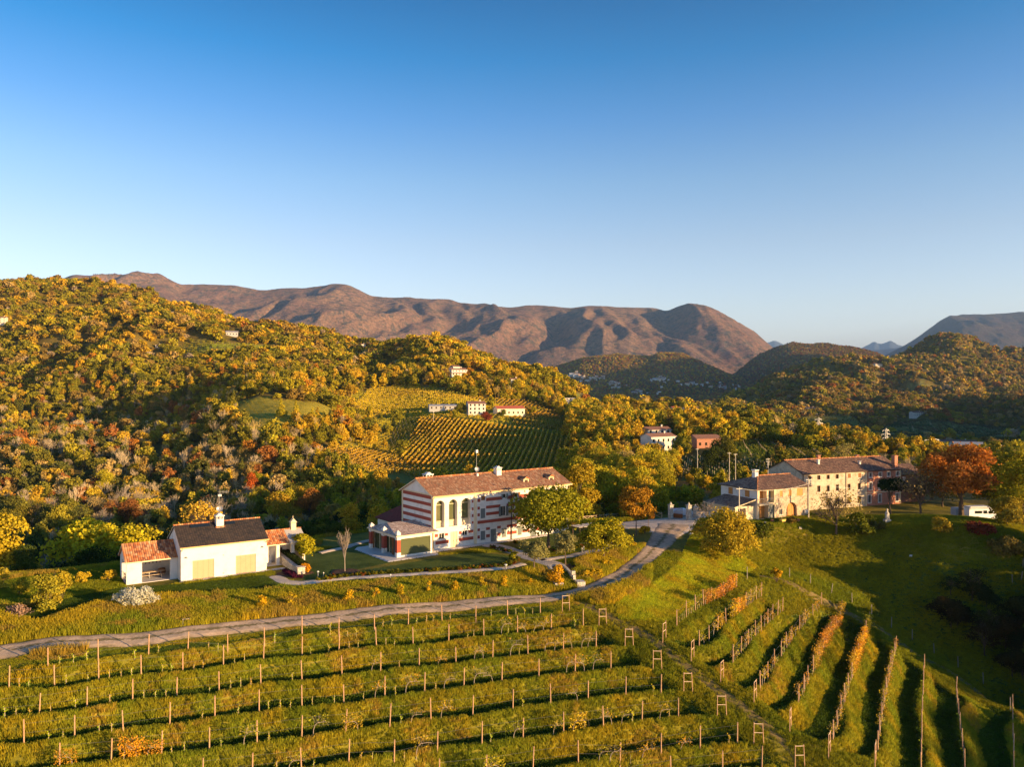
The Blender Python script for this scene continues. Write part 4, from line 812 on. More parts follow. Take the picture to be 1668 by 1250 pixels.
def rows(key, ang, gap=2.8, step=2.0, dens=.95, tint=(.40, .27, .03), stake=3, sc=1.0, off=0):
    poly, a, b = CLEAR[key]; zs = [at(p[0], p[1], a*.9, b*1.1) for p in poly]; xs = [p.x for p in zs]; ys = [p.y for p in zs]
    cx, cy = (min(xs)+max(xs))/2, (min(ys)+max(ys))/2; R = math.hypot(max(xs)-min(xs), max(ys)-min(ys))/2+40; rg = np.random.default_rng(len(key)+ord(key[-1]))
    s = np.arange(-R, R, gap)+off; t = np.arange(-R, R, step); S, T = np.meshgrid(s, t); S = S+rg.normal(size=S.shape)*.08
    Xv = cx+S*math.cos(ang)-T*math.sin(ang); Yv = cy+S*math.sin(ang)+T*math.cos(ang); ok = (Yv > 150); idx_t = np.tile(np.arange(len(t))[:, None], (1, len(s)))
    Xv, Yv, it = Xv[ok], Yv[ok], idx_t[ok]; names_ = list(CLEAR); k = clear_at(Xv, Yv) == names_.index(key); Xv, Yv, it = Xv[k], Yv[k], it[k]; Zv = G(Xv, Yv)
    for hx, hy, r in HOUSES_KEEP:
        k = np.hypot(Xv-hx, Yv-hy) > r; Xv, Yv, Zv, it = Xv[k], Yv[k], Zv[k], it[k]
    n = len(Xv); keep = rg.uniform(size=n) < dens; c = np.array(tint)*rg.uniform(.7, 1.25, n)[:, None]*np.array([1, 1, 1])+(fbm(Xv/25, Yv/25, 3, 5)[:, None]-.5)*np.array([-.12, .05, 0])
    c = np.clip(c, .01, 1); P3 = np.stack([Xv, Yv, Zv], 1)
    vx.append(P3[keep]); vt.append(c[keep]); vi.append(rg.integers(0, 2, n)[keep]); vr.append(np.full(keep.sum(), ang)+rg.uniform(-.1, .1, keep.sum())); vsn.append(np.full(keep.sum(), sc))
    st = it % stake == 0; vx.append(P3[st]); vt.append(np.tile([.55, .42, .30], (st.sum(), 1))); vi.append(np.full(st.sum(), 2)); vr.append(np.zeros(st.sum())); vsn.append(np.ones(st.sum())*sc)
rows('v1', -.10, 2.8, 1.5, tint=(.66, .44, .03), sc=1.1); rows('v1', -.10, 2.8, 1.6, .9, (.60, .44, .03), 99, .46, 1.0); rows('v1', -.10, 2.8, 1.6, .9, (.58, .42, .03), 99, .46, 1.85); rows('v2', -.55, 3.2, 2.2, tint=(.58, .44, .03)); rows('v2', -.55, 3.2, 2.2, .9, (.40, .36, .03), 99, .42, 1.6); rows('v6', -.35, 2.8, 2.0, .9, (.42, .34, .03), 99, .42, 1.4); rows('v3', .9, 2.8, 2.2, .7, (.44, .38, .04)); rows('m4', .5, 3.0, 2.4, .55, (.44, .38, .04), 99, .4); rows('open', -.5, 3.4, 2.2, .75, (.46, .38, .035), 7, .8); rows('v5', -.25, tint=(.42, .28, .03)); rows('v6', -.35, tint=(.46, .32, .04), dens=.85)
rows('v15', -.2, 3.0, 2.2); rows('v7', -.05, 2.6, 2.2, .5, (.14, .16, .03), 2); rows('v10', -.5, 3.5, 3, .7, (.25, .25, .03)); rows('t8', 1.35, 3.2, 2.2, .6, (.2, .2, .03)); rows('t9', 1.3, 3.4, 2.4, .6, (.22, .18, .04)); rows('m12', 1.2, 4.2, 3.4, .6, (.10, .12, .05), 9, 1.1); rows('m11', .2, 4.2, 3.4, .5, (.2, .18, .04), 9, 1.0)
scatter('vineyard_rows', np.concatenate(vx), np.concatenate(vr), np.concatenate(vsn), np.concatenate(vi), np.concatenate(vt), VP)

# pale leafless trees and other marked trees on the slope across the valley
for i, (px, py, Yd, h, kind, c, lab) in enumerate([(38, 775, 300, 11, 'bare_a', (.5, .42, .3), 'pale leafless tree at the left end of the row across the valley'), (78, 778, 300, 10, 'bare_b', (.5, .42, .3), 'second pale leafless tree of the row across the valley'), (108, 782, 298, 10, 'bare_a', (.5, .42, .3), 'third pale leafless tree of the row across the valley'), (160, 775, 300, 11, 'bare_b', (.5, .42, .3), 'pale leafless tree left of the tallest white one'), (198, 768, 305, 14.5, 'bare_a', (.5, .42, .3), 'tallest white leafless tree on the slope across the valley'), (230, 762, 308, 10, 'bare_b', (.5, .42, .3), 'white leafless tree just right of the tallest one'), (135, 715, 400, 11, 'bare_a', (.5, .42, .3), 'tan leafless tree high above the pale row'), (98, 718, 398, 11, 'bare_b', (.5, .42, .3), 'tan leafless tree left of the high one above the pale row'),
    (356, 790, 268, 13, 'bare_b', (.5, .42, .3), 'very wide tan leafless tree above the barn roof'), (268, 765, 300, 9, 'bare_a', (.5, .42, .3), 'leafless tree between the white trees and the wide tan one'), (500, 700, 372, 10, 'bare_a', (.5, .42, .3), 'white leafless tree below the three golden poplars'), (60, 790, 275, 9, 'bare_b', (.5, .42, .3), 'low leafless tree below the pale row at left'),
    (172, 738, 345, 12, 'broad_c', (.60, .50, .03), 'bright yellow tree behind the tallest white leafless tree'), (225, 722, 365, 10, 'broad_b', (.55, .40, .03), 'yellow gold tree right of the bright yellow one'), (408, 748, 318, 13, 'slender', (.60, .15, .03), 'tall tree wrapped in bright red orange creeper'), (418, 742, 324, 12, 'broad_a', (.34, .32, .02), 'yellow green tree behind the red creeper'),
    (458, 688, 420, 12, 'conifer', (.55, .46, .03), 'left of three golden pointed trees on the meadow'), (482, 690, 418, 12.5, 'conifer', (.52, .44, .03), 'middle of three golden pointed trees on the meadow'), (509, 690, 416, 13, 'conifer', (.58, .48, .03), 'right and tallest of three golden pointed trees on the meadow'), (537, 680, 430, 12, 'conifer', (.10, .10, .02), 'dark pointed conifer right of the three golden trees'), (552, 682, 432, 11, 'conifer', (.10, .10, .02), 'second dark conifer right of the three golden trees'), (641, 686, 470, 9, 'conifer', (.06, .08, .02), 'dark conifer standing in the upper vineyard'), (614, 566, 900, 14, 'conifer', (.07, .09, .02), 'dark spire shaped conifer on the left hill crest'), (562, 568, 900, 12, 'conifer', (.09, .11, .02), 'second dark conifer on the left hill crest'),
    (390, 530, 985, 13, 'broad_a', (.70, .50, .03), 'bright yellow tree on the skyline of the left hill'), (520, 712, 360, 12, 'slender', (.68, .48, .03), 'golden poplar at the foot of the meadow'), (486, 722, 345, 9, 'broad_b', (.62, .44, .03), 'golden round tree left of the golden poplar'), (792, 690, 470, 7, 'broad_d', (.30, .07, .03), 'dark red tree below the white house among the vineyards'), (750, 676, 500, 8, 'broad_b', (.28, .26, .03), 'round olive tree left of the white three storey house'), (765, 668, 520, 8, 'conifer', (.06, .08, .02), 'dark conifer touching the white three storey house'), (818, 680, 490, 6, 'broad_d', (.16, .18, .02), 'green round tree in front of the long red roofed barn'),
    (158, 0, 134, 15.5, 'broad_b', (.62, .54, .03), 'tall tree with sunlit bright yellow top rising from the shade left of the porch'), (208, 0, 138, 14.5, 'broad_a', (.58, .50, .03), 'second tree with a sunlit yellow top, just above the porch roof'), (326, 0, 121, 10.5, 'thin', (.66, .42, .05), 'orange gold tree standing right behind the barn ridge'), (-4, 0, 116, 12, 'broad_c', (.55, .42, .03), 'yellow tree cut by the left edge above the lawn shrubs'), (620, 0, 158, 10, 'thin', (.34, .30, .03), 'sparse ivy grown tree behind the dark red wing roof'),
    (1032, 790, 215, 11, 'broad_a', (.66, .46, .03), 'tall pale gold tree left of the white farmhouse wing'), (1055, 778, 232, 8, 'broad_d', (.55, .22, .03), 'orange round tree beside the tall pale gold tree'), (1092, 752, 275, 10, 'broad_c', (.50, .42, .03), 'round yellow tree before the white farmhouse wing'), (1182, 752, 290, 13, 'broad_c', (.12, .12, .02), 'large dark olive tree right of the distant farm'), (1160, 756, 285, 10, 'broad_a', (.07, .09, .02), 'dark green tree right of the low brick outbuilding'), (1130, 762, 268, 7, 'conifer', (.05, .07, .02), 'dark conifer in the garden of the distant farm'), (1148, 764, 266, 7, 'conifer', (.05, .07, .02), 'second dark conifer in the garden of the distant farm'), (1260, 735, 360, 12, 'broad_c', (.14, .17, .02), 'big green tree behind the left end of the long roof'), (1375, 760, 270, 10, 'thin', (.42, .36, .10), 'pale willow like tree behind the long roof')]):
    p = atY(px, Yd); plant(kind, p-Vector((0, 0, .2)), h, i*1.3, c, lab, 'tree', None, 1.35 if 'wide' in lab else 1.0, 'bare_tree' if kind.startswith('bare') else 'conifer_tree' if kind == 'conifer' else 'broadleaf_tree')
# ================================================================ BUILDINGS
PLW = simple('white_plaster', (.76, .71, .64), .85, .13, .7, .2); CREAM = simple('cream_trim', (.74, .60, .38), .8, .08, 1.5); PEACH = simple('peach_plaster', (.72, .52, .40), .85, .1, 1.2)
BRED = simple('brick_red_band', (.34, .075, .045), .85, .22, 7.0); GREYSH = simple('grey_green_shutter', (.16, .18, .17), .6, .1, 3); BROWNW = simple('brown_wood', (.26, .11, .035), .7, .2, 5); DARKW = simple('dark_timber', (.06, .035, .02), .7, .2, 4)
GLASS = glass_mat('window_glass'); GLASSG = glass_mat('green_reflecting_glass', (.10, .11, .05), .12); METAL = simple('grey_metal', (.32, .32, .33), .45, .08, 3, 0, .5, .6); COPPER = simple('copper_pipe', (.62, .42, .17), .5, .1, 4, 0, .5, .2); DARKM = simple('dark_metal', (.04, .03, .03), .5, .1, 3, 0)
TV = tiles('villa_roof_tiles', [(.34, .15, .08), (.24, .10, .06), (.42, .24, .14), (.18, .10, .07), (.48, .31, .20), (.30, .14, .08)], .22, .36)
TO = tiles('terracotta_roof_tiles', [(.56, .20, .07), (.48, .15, .05), (.62, .30, .13), (.50, .17, .06), (.66, .40, .22), (.30, .10, .05)], .26, .40)
TD = tiles('old_brown_roof_tiles', [(.17, .09, .07), (.11, .07, .055), (.24, .13, .09), (.30, .19, .13), (.14, .08, .06)], .24, .38)
TR = tiles('dark_red_roof_tiles', [(.17, .035, .03), (.15, .03, .028), (.20, .045, .035)], .2, .32, depth=.03)
TP = tiles('pale_pink_roof_tiles', [(.74, .56, .46), (.55, .38, .30), (.8, .68, .58), (.64, .46, .37), (.42, .30, .25)], .20, .30)
TS = tiles('slate_roof', [(.030, .026, .028), (.045, .036, .034), (.06, .045, .04), (.03, .028, .03)], .30, .22, depth=.015)
TRX = tiles('dark_red_roof_tiles_x', [(.17, .035, .03), (.15, .03, .028), (.20, .045, .035)], .2, .32, axis='Y', depth=.03)
TDX = tiles('shade_lifted_brown_tiles_x', [(.26, .13, .09), (.17, .09, .07), (.33, .17, .11), (.38, .24, .16)], .24, .38, axis='Y')  # brown tiles with light put into the colour for shaded side slopes
TPX = tiles('pale_pink_roof_tiles_x', [(.62, .42, .33), (.40, .25, .2), (.7, .55, .46), (.5, .33, .26), (.25, .17, .14)], .20, .30, axis='Y')
def rubble(name, a, b, joint, sc=2.2):
    m, t, o = newmat(name); c = coords(t); v = t.nodes.new('ShaderNodeTexVoronoi'); v.inputs['Scale'].default_value = sc; t.links.new(c, v.inputs['Vector'])
    v2 = t.nodes.new('ShaderNodeTexVoronoi'); v2.feature = 'DISTANCE_TO_EDGE'; v2.inputs['Scale'].default_value = sc; t.links.new(c, v2.inputs['Vector'])
    s = N(t, 'ShaderNodeSeparateColor'); t.links.new(v.outputs['Color'], s.inputs[0]); cc = ramp(t, s.outputs[0], [(0, a), (1, b)]); cc = mixc(t, cc, ramp(t, noise(t, .5, 5, .7, c), [(.35, (.72, .7, .68)), (.65, (1.1, 1.1, 1.1))]), 1, 'MULTIPLY')
    cc = mixc(t, joint, cc, ramp(t, v2.outputs['Distance'], [(0, (0, 0, 0)), (.09, (1, 1, 1))])); princ(t, o, cc, .95, bump(t, v2.outputs['Distance'], .5, .06), .1); return m
STONE = rubble('rubble_stone_wall', (.30, .22, .15), (.62, .50, .36), (.52, .44, .33)); STONE2 = rubble('grey_plastered_stone', (.44, .36, .26), (.60, .51, .38), (.56, .48, .37), 1.6)
DRYST = rubble('pale_garden_stone', (.45, .40, .33), (.78, .72, .62), (.30, .26, .2), 3.0)
def brickm():
    m, t, o = newmat('old_brick'); c = coords(t); b = t.nodes.new('ShaderNodeTexBrick'); mp = N(t, 'ShaderNodeMapping'); mp.inputs['Rotation'].default_value = (math.radians(90), 0, 0); t.links.new(c, mp.inputs[0]); t.links.new(mp.outputs[0], b.inputs['Vector'])
    b.inputs['Color1'].default_value = (.52, .20, .11, 1); b.inputs['Color2'].default_value = (.42, .15, .09, 1); b.inputs['Mortar'].default_value = (.52, .36, .27, 1); b.inputs['Scale'].default_value = 2.2
    cc = mixc(t, b.outputs[0], ramp(t, noise(t, .7, 5, .6, c), [(.3, (.75, .75, .75)), (.7, (1.15, 1.1, 1.1))]), 1, 'MULTIPLY'); princ(t, o, cc, .9, None, .1); return m
BRICK = brickm()
def facade(mb, x0, x1, z0, z1, ops, y=0.0, depth=.25, mi=0, rmi=0):
    """wall plane facing -y with real openings; ops: (x0,x1,z0,z1[,arch])"""
    xs = sorted({x0, x1, *[o[0] for o in ops], *[o[1] for o in ops]}); zs = sorted({z0, z1, *[o[2] for o in ops], *[o[3] for o in ops]})
    for i in range(len(xs)-1):
        for j in range(len(zs)-1):
            cx, cz_ = (xs[i]+xs[i+1])/2, (zs[j]+zs[j+1])/2
            if any(o[0] < cx < o[1] and o[2] < cz_ < o[3] for o in ops): continue
            mb.face([(xs[i], y, zs[j]), (xs[i+1], y, zs[j]), (xs[i+1], y, zs[j+1]), (xs[i], y, zs[j+1])], mi)
    for o in ops:
        a, b, c, d = o[:4]; e = y+depth if len(o) < 6 else y+o[5]
        mb.face([(a, y, c), (a, y, d), (a, e, d), (a, e, c)], rmi); mb.face([(b, y, d), (b, y, c), (b, e, c), (b, e, d)], rmi)
        mb.face([(a, y, c), (a, e, c), (b, e, c), (b, y, c)], rmi)
        if len(o) > 4 and o[4]:
            r = (b-a)/2; cx = (a+b)/2; k = 10; P = [(cx-r*math.cos(math.pi*i/k), d-r+r*math.sin(math.pi*i/k)) for i in range(k+1)]
            for i in range(k):
                p, q = P[i], P[i+1]; mb.face([(p[0], y, p[1]), (q[0], y, q[1]), (q[0], y, d), (p[0], y, d)], mi); mb.face([(p[0], y, p[1]), (p[0], e, p[1]), (q[0], e, q[1]), (q[0], y, q[1])], rmi)
        else: mb.face([(a, y, d), (b, y, d), (b, e, d), (a, e, d)], rmi)
def part(mb, name, mats, parent, smoothf=False): return mb.build(name, mats, parent, smoothf)
def window(par, x0, x1, z0, z1, y=.2, frame=None, shutters=None, closed=False, bars=True, sill=None, surround=None, yface=0.0, pane=None):
    f = MB(); t = .055; frame = frame or PLW; f.box(x0, x1, y-.04, y+.02, z0, z0+t); f.box(x0, x1, y-.04, y+.02, z1-t, z1); f.box(x0, x0+t, y-.04, y+.02, z0+t, z1-t); f.box(x1-t, x1, y-.04, y+.02, z0+t, z1-t)
    if bars: f.box((x0+x1)/2-.025, (x0+x1)/2+.025, y-.035, y+.015, z0+t, z1-t)
    w = part(f, 'window', frame, par); g = MB(); g.box(x0+t, x1-t, y+.03, y+.05, z0+t, z1-t); part(g, 'pane', pane or GLASS, w)
    if shutters:
        hw = (x1-x0)/2
        for sx in (0, 1):
            s = MB()
            if closed: s.box(x0+sx*hw+.01, x0+(sx+1)*hw-.01, yface+.03, yface+.08, z0+.02, z1-.02)
            else:
                a = x0-hw-.02 if sx == 0 else x1+.02; s.box(a, a+hw, yface-.07, yface-.02, z0, z1)
            part(s, 'shutter', shutters, w)
    if sill: s = MB(); s.box(x0-.1, x1+.1, yface-.1, yface+.1, z0-.09, z0-.002); part(s, 'sill', sill, w)
    if surround:
        s = MB(); q = .13; s.box(x0-q, x0, yface-.03, yface+.05, z0-q, z1+q); s.box(x1, x1+q, yface-.03, yface+.05, z0-q, z1+q); s.box(x0, x1, yface-.03, yface+.05, z1, z1+q); s.box(x0, x1, yface-.03, yface+.05, z0-q, z0-.0); part(s, 'surround', surround, w)
    return w
def door(par, x0, x1, z0, z1, y=.15, mat=None, leaves=2):
    d = MB(); n = leaves; w = (x1-x0)/n
    for i in range(n):
        a, b = x0+i*w+.015, x0+(i+1)*w-.015; d.box(a, b, y, y+.06, z0, z1-.02)
        for zz0, zz1 in ((z0+.15, z0+(z1-z0)*.45), (z0+(z1-z0)*.52, z1-.18)): d.box(a+.1, b-.1, y-.015, y+.0-.002, zz0, zz1)
    o = part(d, 'door', mat or GREYSH, par); h = MB(); h.box((x0+x1)/2-.05, (x0+x1)/2-.02, y-.06, y-.017, z0+.95, z0+1.15); part(h, 'handle', DARKM, o); return o
def gable_roof(x0, x1, yE0, yE1, zE, yr, zr, th=.16):
    """roof slab with ridge along x"""
    m = MB()
    for ye in (yE0, yE1):
        for dz, fl in ((0, 0), (-th, 1)):
            P = [(x0, ye, zE+dz), (x1, ye, zE+dz), (x1, yr, zr+dz), (x0, yr, zr+dz)]
            if (ye < yr) == bool(fl): P.reverse()
            m.face(P, 0)
        m.face([(x0, ye, zE-th), (x1, ye, zE-th), (x1, ye, zE), (x0, ye, zE)], 1)
        for x in (x0, x1): m.face([(x, ye, zE-th), (x, yr, zr-th), (x, yr, zr), (x, ye, zE)], 1)
    return m
def ridge_cap(par, pts, mat, r=.13):
    m = MB()
    for a, b in zip(pts[:-1], pts[1:]):
        a = Vector(a); b = Vector(b); n = max(1, int((b-a).length/.45))
        for i in range(n): m.tube(a.lerp(b, i/n), a.lerp(b, (i+1.08)/n), r, r*.86, 7)
    return part(m, 'ridge_tiles', mat, par)
def fancy_chimney(par, x, y, z0, z1, w, mat, pedi=True, d=None):
    d = d or w; m = MB(); h = z1-z0; m.box(x-w/2, x+w/2, y-d/2, y+d/2, z0, z0+h*.62); k = w/2-.06
    for sx in (-1, 0, 1):
        for sy in (-1, 1): m.box(x+sx*k-.05, x+sx*k+.05, y+sy*(d/2-.06)-.05, y+sy*(d/2-.06)+.05, z0+h*.62, z0+h*.80)
    m.box(x-w/2-.1, x+w/2+.1, y-d/2-.1, y+d/2+.1, z0+h*.80, z0+h*.87)
    if pedi:
        b = [(x-w*.4, z0+h*.87), (x+w*.4, z0+h*.87), (x+w*.12, z1), (x-w*.12, z1)]; m.prism(b, y-d*.35, y+d*.35)
    return part(m, 'chimney', mat, par)
def dish(par, x, y, z, r, mat, aim=(-.2, -1, .25)):
    m = MB(); a = Vector(aim).normalized(); u = a.orthogonal().normalized(); v = a.cross(u); c = Vector((x, y, z)); R = []
    for k, (rr, dp) in enumerate(((r, .0), (r*.7, .06*r/.4), (r*.35, .10*r/.4))): R.append([c+u*(rr*math.cos(i*math.pi/7))+v*(rr*math.sin(i*math.pi/7))-a*dp for i in range(14)])
    for k in range(2):
        for i in range(14): m.face([R[k][i], R[k][(i+1) % 14], R[k+1][(i+1) % 14], R[k+1][i]])
    m.face(R[2]); m.tube(c-a*.1, c+a*r*.8-Vector((0, 0, r*.4)), .02, .02, 4)
    return part(m, 'satellite_dish', mat, par)
# ---------------------------------------------------------------- the striped villa
V = empty('villa', VO, VA, 'long white villa with brick red stripes, three tall arched windows and a glazed corner annex', 'house')
WL, WD, EH, RH = 27.55, 9.7, 8.42, 10.62
ARCH = [(.61, 2.14), (2.93, 4.5), (5.31, 6.97)]
ops = [(a, b, 3.35, 7.56, True, .75) for a, b in ARCH]+[(3.22, 4.5, .02, 2.5)]
UPW = [(9.0, 9.81), (13.35, 13.98), (15.66, 16.43), (19.37, 20.23), (21.98, 22.72), (25.24, 26.01)]
MIDW = [(8.91, 9.81), (12.97, 13.91), (16.3, 17.2), (19.35, 20.25), (22.0, 22.9), (25.2, 26.1)]
GRW = [(8.91, 9.81, .54, 2.0), (13.04, 13.98, .54, 2.0), (16.3, 17.2, .54, 2.0), (22.0, 22.9, .54, 2.0), (25.2, 26.1, .54, 2.0), (1.17, 2.09, 1.58, 2.48), (5.45, 6.39, 1.66, 2.46)]
DRS = [(10.87, 12.01, .02, 2.1), (19.0, 20.2, .02, 2.15)]
ops += [(a, b, 6.92, 7.63) for a, b in UPW]+[(a, b, 4.03, 5.62) for a, b in MIDW]+[tuple(g) for g in GRW]+[tuple(d) for d in DRS]
m = MB(); facade(m, 0, WL, -1.2, EH, ops, 0, .22)
m.face([(WL, 0, -1.2), (WL, WD, -1.2), (WL, WD, EH), (WL, 0, EH)]); m.face([(WL, 0, EH), (WL, WD, EH), (WL, WD/2, RH-.05)])
m.face([(0, WD, -1.2), (0, 0, -1.2), (0, 0, EH), (0, WD, EH)]); m.face([(0, WD, EH), (0, 0, EH), (0, WD/2, RH-.05)])
m.face([(WL, WD, -1.2), (0, WD, -1.2), (0, WD, EH), (WL, WD, EH)]); part(m, 'wall', PLW, V)
m = MB()
for z0, z1 in ((7.80, 8.34), (6.72, 7.22), (5.52, 6.05), (4.42, 4.95), (3.22, 3.78), (2.1, 2.6)): m.box(-.02, .01, .42, WD-.42, z0, z1)
BANDZ = [(6.71, 7.26), (5.50, 5.97), (4.42, 4.90), (3.20, 3.70), (2.06, 2.48), (.86, 1.36)]
def cutband(x0, x1, z0, z1, holes):
    hs = sorted([(a-.16, b+.16) for a, b, c, d in holes if c-.12 < z1 and d+.12 > z0]); x = x0
    for a, b in hs:
        if a > x: m.box(x, min(a, x1), -.02, .01, z0, z1)
        x = max(x, b)
    if x < x1: m.box(x, x1, -.02, .01, z0, z1)
allh = [o[:4] for o in ops]
for z0, z1 in BANDZ: cutband(8.3, WL-.5, z0, z1, allh)
for z0, z1 in ((6.7, 7.1), (5.5, 5.95), (4.42, 4.88), (3.4, 3.75)): m.box(7.22, 7.52, -.02, .01, z0, z1)
for a, b, c, d in ((.35, .95, 1.98, 2.45), (2.2, 2.75, 2.0, 2.4), (.5, 2.9, .83, 1.34), (4.75, 5.3, 1.98, 2.42), (6.55, 7.5, 1.98, 2.42), (4.75, 7.5, .86, 1.36)): m.box(a, b, -.02, .01, c, d)
part(m, 'painted_bands', BRED, V)
m = MB(); m.box(-.06, WL+.06, -.07, -.001, 7.92, EH); part(m, 'cornice', PEACH, V)
for bxs in ((7.62, 8.12, -.09, -.001, 0, 7.92), (.0, .22, -.05, -.001, 0, 7.92), (-.05, -.001, 0, .4, 0, EH), (-.05, -.001, WD-.4, WD, 0, EH), (WL-.3, WL, -.05, -.001, -.4, 7.92)): m = MB(); m.box(*bxs); part(m, 'pilaster', CREAM, V)
m = MB(); m.box(-.06, -.001, .4, WD-.4, EH-.05, EH+.14); part(m, 'gable_moulding', CREAM, V)
m = gable_roof(-.30, WL+.35, -.55, WD+.55, EH-.13, WD/2, RH+.03, .18); part(m, 'roof', [TV, CREAM], V)
ridge_cap(V, [(-.3, WD/2, RH+.05), (WL+.35, WD/2, RH+.05)], TO, .15)
m = MB(); m.tube((-.3, -.62, EH-.12), (WL+.3, -.62, EH-.12), .085, .085, 8); part(m, 'gutter', COPPER, V)
m = MB(); m.tube((14.95, -.6, EH-.2), (14.95, -.14, EH-.6), .07, .07, 8); m.tube((14.95, -.14, EH-.55), (14.95, -.14, .0), .075, .075, 8); part(m, 'downpipe', DARKM, V)
for gx in (-.02, WL-.05):
    m = MB(); m.tube((gx, -.6, EH-.2), (gx, -.14, EH-.55), .06, .06, 8); m.tube((gx, -.14, EH-.5), (gx, -.14, .0), .065, .065, 8); part(m, 'downpipe', COPPER, V)
for a, b in ARCH:
    m = MB(); m.box(a-.002, b+.002, .70, .78, 3.35, 4.2); m.box(a, b, .55, .70, 4.14, 4.22); w = part(m, 'arched_window', CREAM, V)
    k = 10; r = (b-a)/2; cx = (a+b)/2; g = MB(); pts = [(a, .72, 4.24), (b, .72, 4.24)]+[(cx+r*math.cos(math.pi*i/k), .72, 7.56-r+r*math.sin(math.pi*i/k)) for i in range(k+1)]; g.face(pts); part(g, 'pane', GLASSG, w)
    g = MB(); g.box(a, a+.06, .64, .70, 4.24, 6.8); g.box(b-.06, b, .64, .70, 4.24, 6.8); g.box(a+.06, b-.06, .64, .70, 6.75, 6.83); g.box(a+.06, b-.06, .64, .70, 4.24, 4.31); part(g, 'frame', CREAM, w)
for i, (a, b) in enumerate(UPW): window(V, a, b, 6.92, 7.63, .15, PLW, GREYSH if i % 2 else BROWNW, False if i != 0 else True, bars=False, sill=PLW)
for i, (a, b) in enumerate(MIDW): window(V, a, b, 4.03, 5.62, .15, PLW, GREYSH, i != 1, sill=PLW)
for i, (a, b, c, d) in enumerate(GRW): window(V, a, b, c, d, .15, PLW, GREYSH if i < 5 else None, True, sill=PLW)
for a, b, c, d in DRS: door(V, a, b, c, d, .12, GREYSH)
door(V, 3.22, 4.5, .02, 2.5, .12, CREAM)
fancy_chimney(V, 15.3, WD/2-.6, RH-.55, 11.75, .95, PLW); fancy_chimney(V, 16.9, WD/2+1.6, RH-1.1, 11.35, .8, PLW); fancy_chimney(V, 3.2, WD/2+2.0, RH-1.4, 11.25, 1.2, PLW)
m = MB(); m.box(11.0, 11.3, WD/2-.75, WD/2-.45, RH-.6, RH+.15); part(m, 'vent', PLW, V)
m = MB(); m.tube((11.6, WD/2+.3, RH-.3), (11.6, WD/2+.3, 14.5), .035, .025, 6); m.box(11.42, 11.78, WD/2+.1, WD/2+.5, 14.1, 14.6); part(m, 'antenna', METAL, V); dish(V, 11.6, WD/2+.15, RH+.75, .42, METAL)
m = MB()
for dx in (19.1, 24.6):
    d = MB(); d.box(dx-.55, dx+.55, 1.25, 3.2, 8.7, 9.62); d = part(d, 'dormer', CREAM, V); r = gable_roof(dx-.75, dx+.75, 0, 0, 0, 0, 0) if False else MB()
    pr = [(dx-.75, 9.58), (dx+.75, 9.58), (dx, 9.98)]; r.prism(pr, 1.05, 3.6); part(r, 'dormer_roof', TO, d); w = MB(); w.box(dx-.33, dx+.33, 1.20, 1.26, 8.95, 9.42); part(w, 'pane', DARKW, d)
# annex
A0, A1, AY0, AY1 = -7.0, 0.0, -1.6, 7.5
m = MB(); m.face([(A0-.25, AY0-.3, 3.28), (-.03, AY0-.3, 3.28), (-.03, AY1-2.2, 4.05), (A0+2.0, AY1-2.2, 4.05)]); m.face([(A0-.25, AY1+.2, 3.28), (A0-.25, AY0-.3, 3.28), (A0+2.0, AY1-2.2, 4.05)])
m.face([(-.03, AY1+.2, 3.28), (A0-.25, AY1+.2, 3.28), (A0+2.0, AY1-2.2, 4.05), (-.03, AY1-2.2, 4.05)]); m.box(A0-.25, -.03, AY0-.3, AY1+.2, 3.12, 3.275, 1)
annex = part(m, 'annex_roof', [TP, CREAM], V)
m = MB(); m.box(A0+.32, -1.0, AY0+.06, AY0+.34, 2.72, 3.118); m.box(A0+.32, -1.0, AY0+.06, AY0+.34, .0, .30); m.box(-1.3, -1.0, AY0+.06, AY0+.34, .30, 2.72); m.box(A0+.1, A0+.4, AY0+.4, AY1-.3, 2.8, 3.118); m.box(-.9, -.02, -.05, .3, 0, 3.1); part(m, 'annex_frame', PLW, V)
m = MB(); m.box(A0+.36, -1.32, AY0+.18, AY0+.21, .30, 2.72); part(m, 'glass_wall', GLASSG, V)
m = MB(); m.box(A0+.85, A0+.88, AY0+.5, AY1-.3, .12, 2.8); g = part(m, 'glass_wall', GLASSG, V); m = MB()
for yy in (0.1, 2.3, 3.5, 5.4, 7.1): m.box(A0+.78, A0+.845, yy-.05, yy+.05, .12, 2.8)
part(m, 'frame', CREAM, g)
for px_, py_ in ((A0, AY0), (A0, 2.7), (A0, 6.9)):
    m = MB(); m.box(px_, px_+.62, py_, py_+.62, .75, 2.62, 0); q = part(m, 'pillar', BRED, V)
    m = MB(); m.box(px_-.01, px_+.63, py_-.01, py_+.63, 0, .749); m.box(px_-.01, px_+.63, py_-.01, py_+.63, 2.621, 3.62); c = (px_+.31, py_+.31)
    for i in range(4):
        e = [(px_-.05, py_-.05), (px_+.67, py_-.05), (px_+.67, py_+.67), (px_-.05, py_+.67)]; a, b = e[i], e[(i+1) % 4]; m.face([(a[0], a[1], 3.62), (b[0], b[1], 3.62), (c[0], c[1], 4.05)])
    part(m, 'pillar_cap', PLW, q)
for yy in (3.5, 7.62-1.0, .25, ):
    m = MB()
    for k in range(4): m.box(A0+.35+(k % 2)*.05, A0+.45+(k % 2)*.05, yy+.0+k*.13, yy+.12+k*.13, .15, 2.7)
    part(m, 'curtain', BROWNW, V)
m = MB(); m.box(A0+.5, -.1, AY0+.6, AY1-.2, .05, .12); part(m, 'annex_floor', STONEPAV, V)
m = MB(); m.box(-.98, -.05, -.02, .05, .1, 2.4); part(m, 'side_door', GREYSH, V)
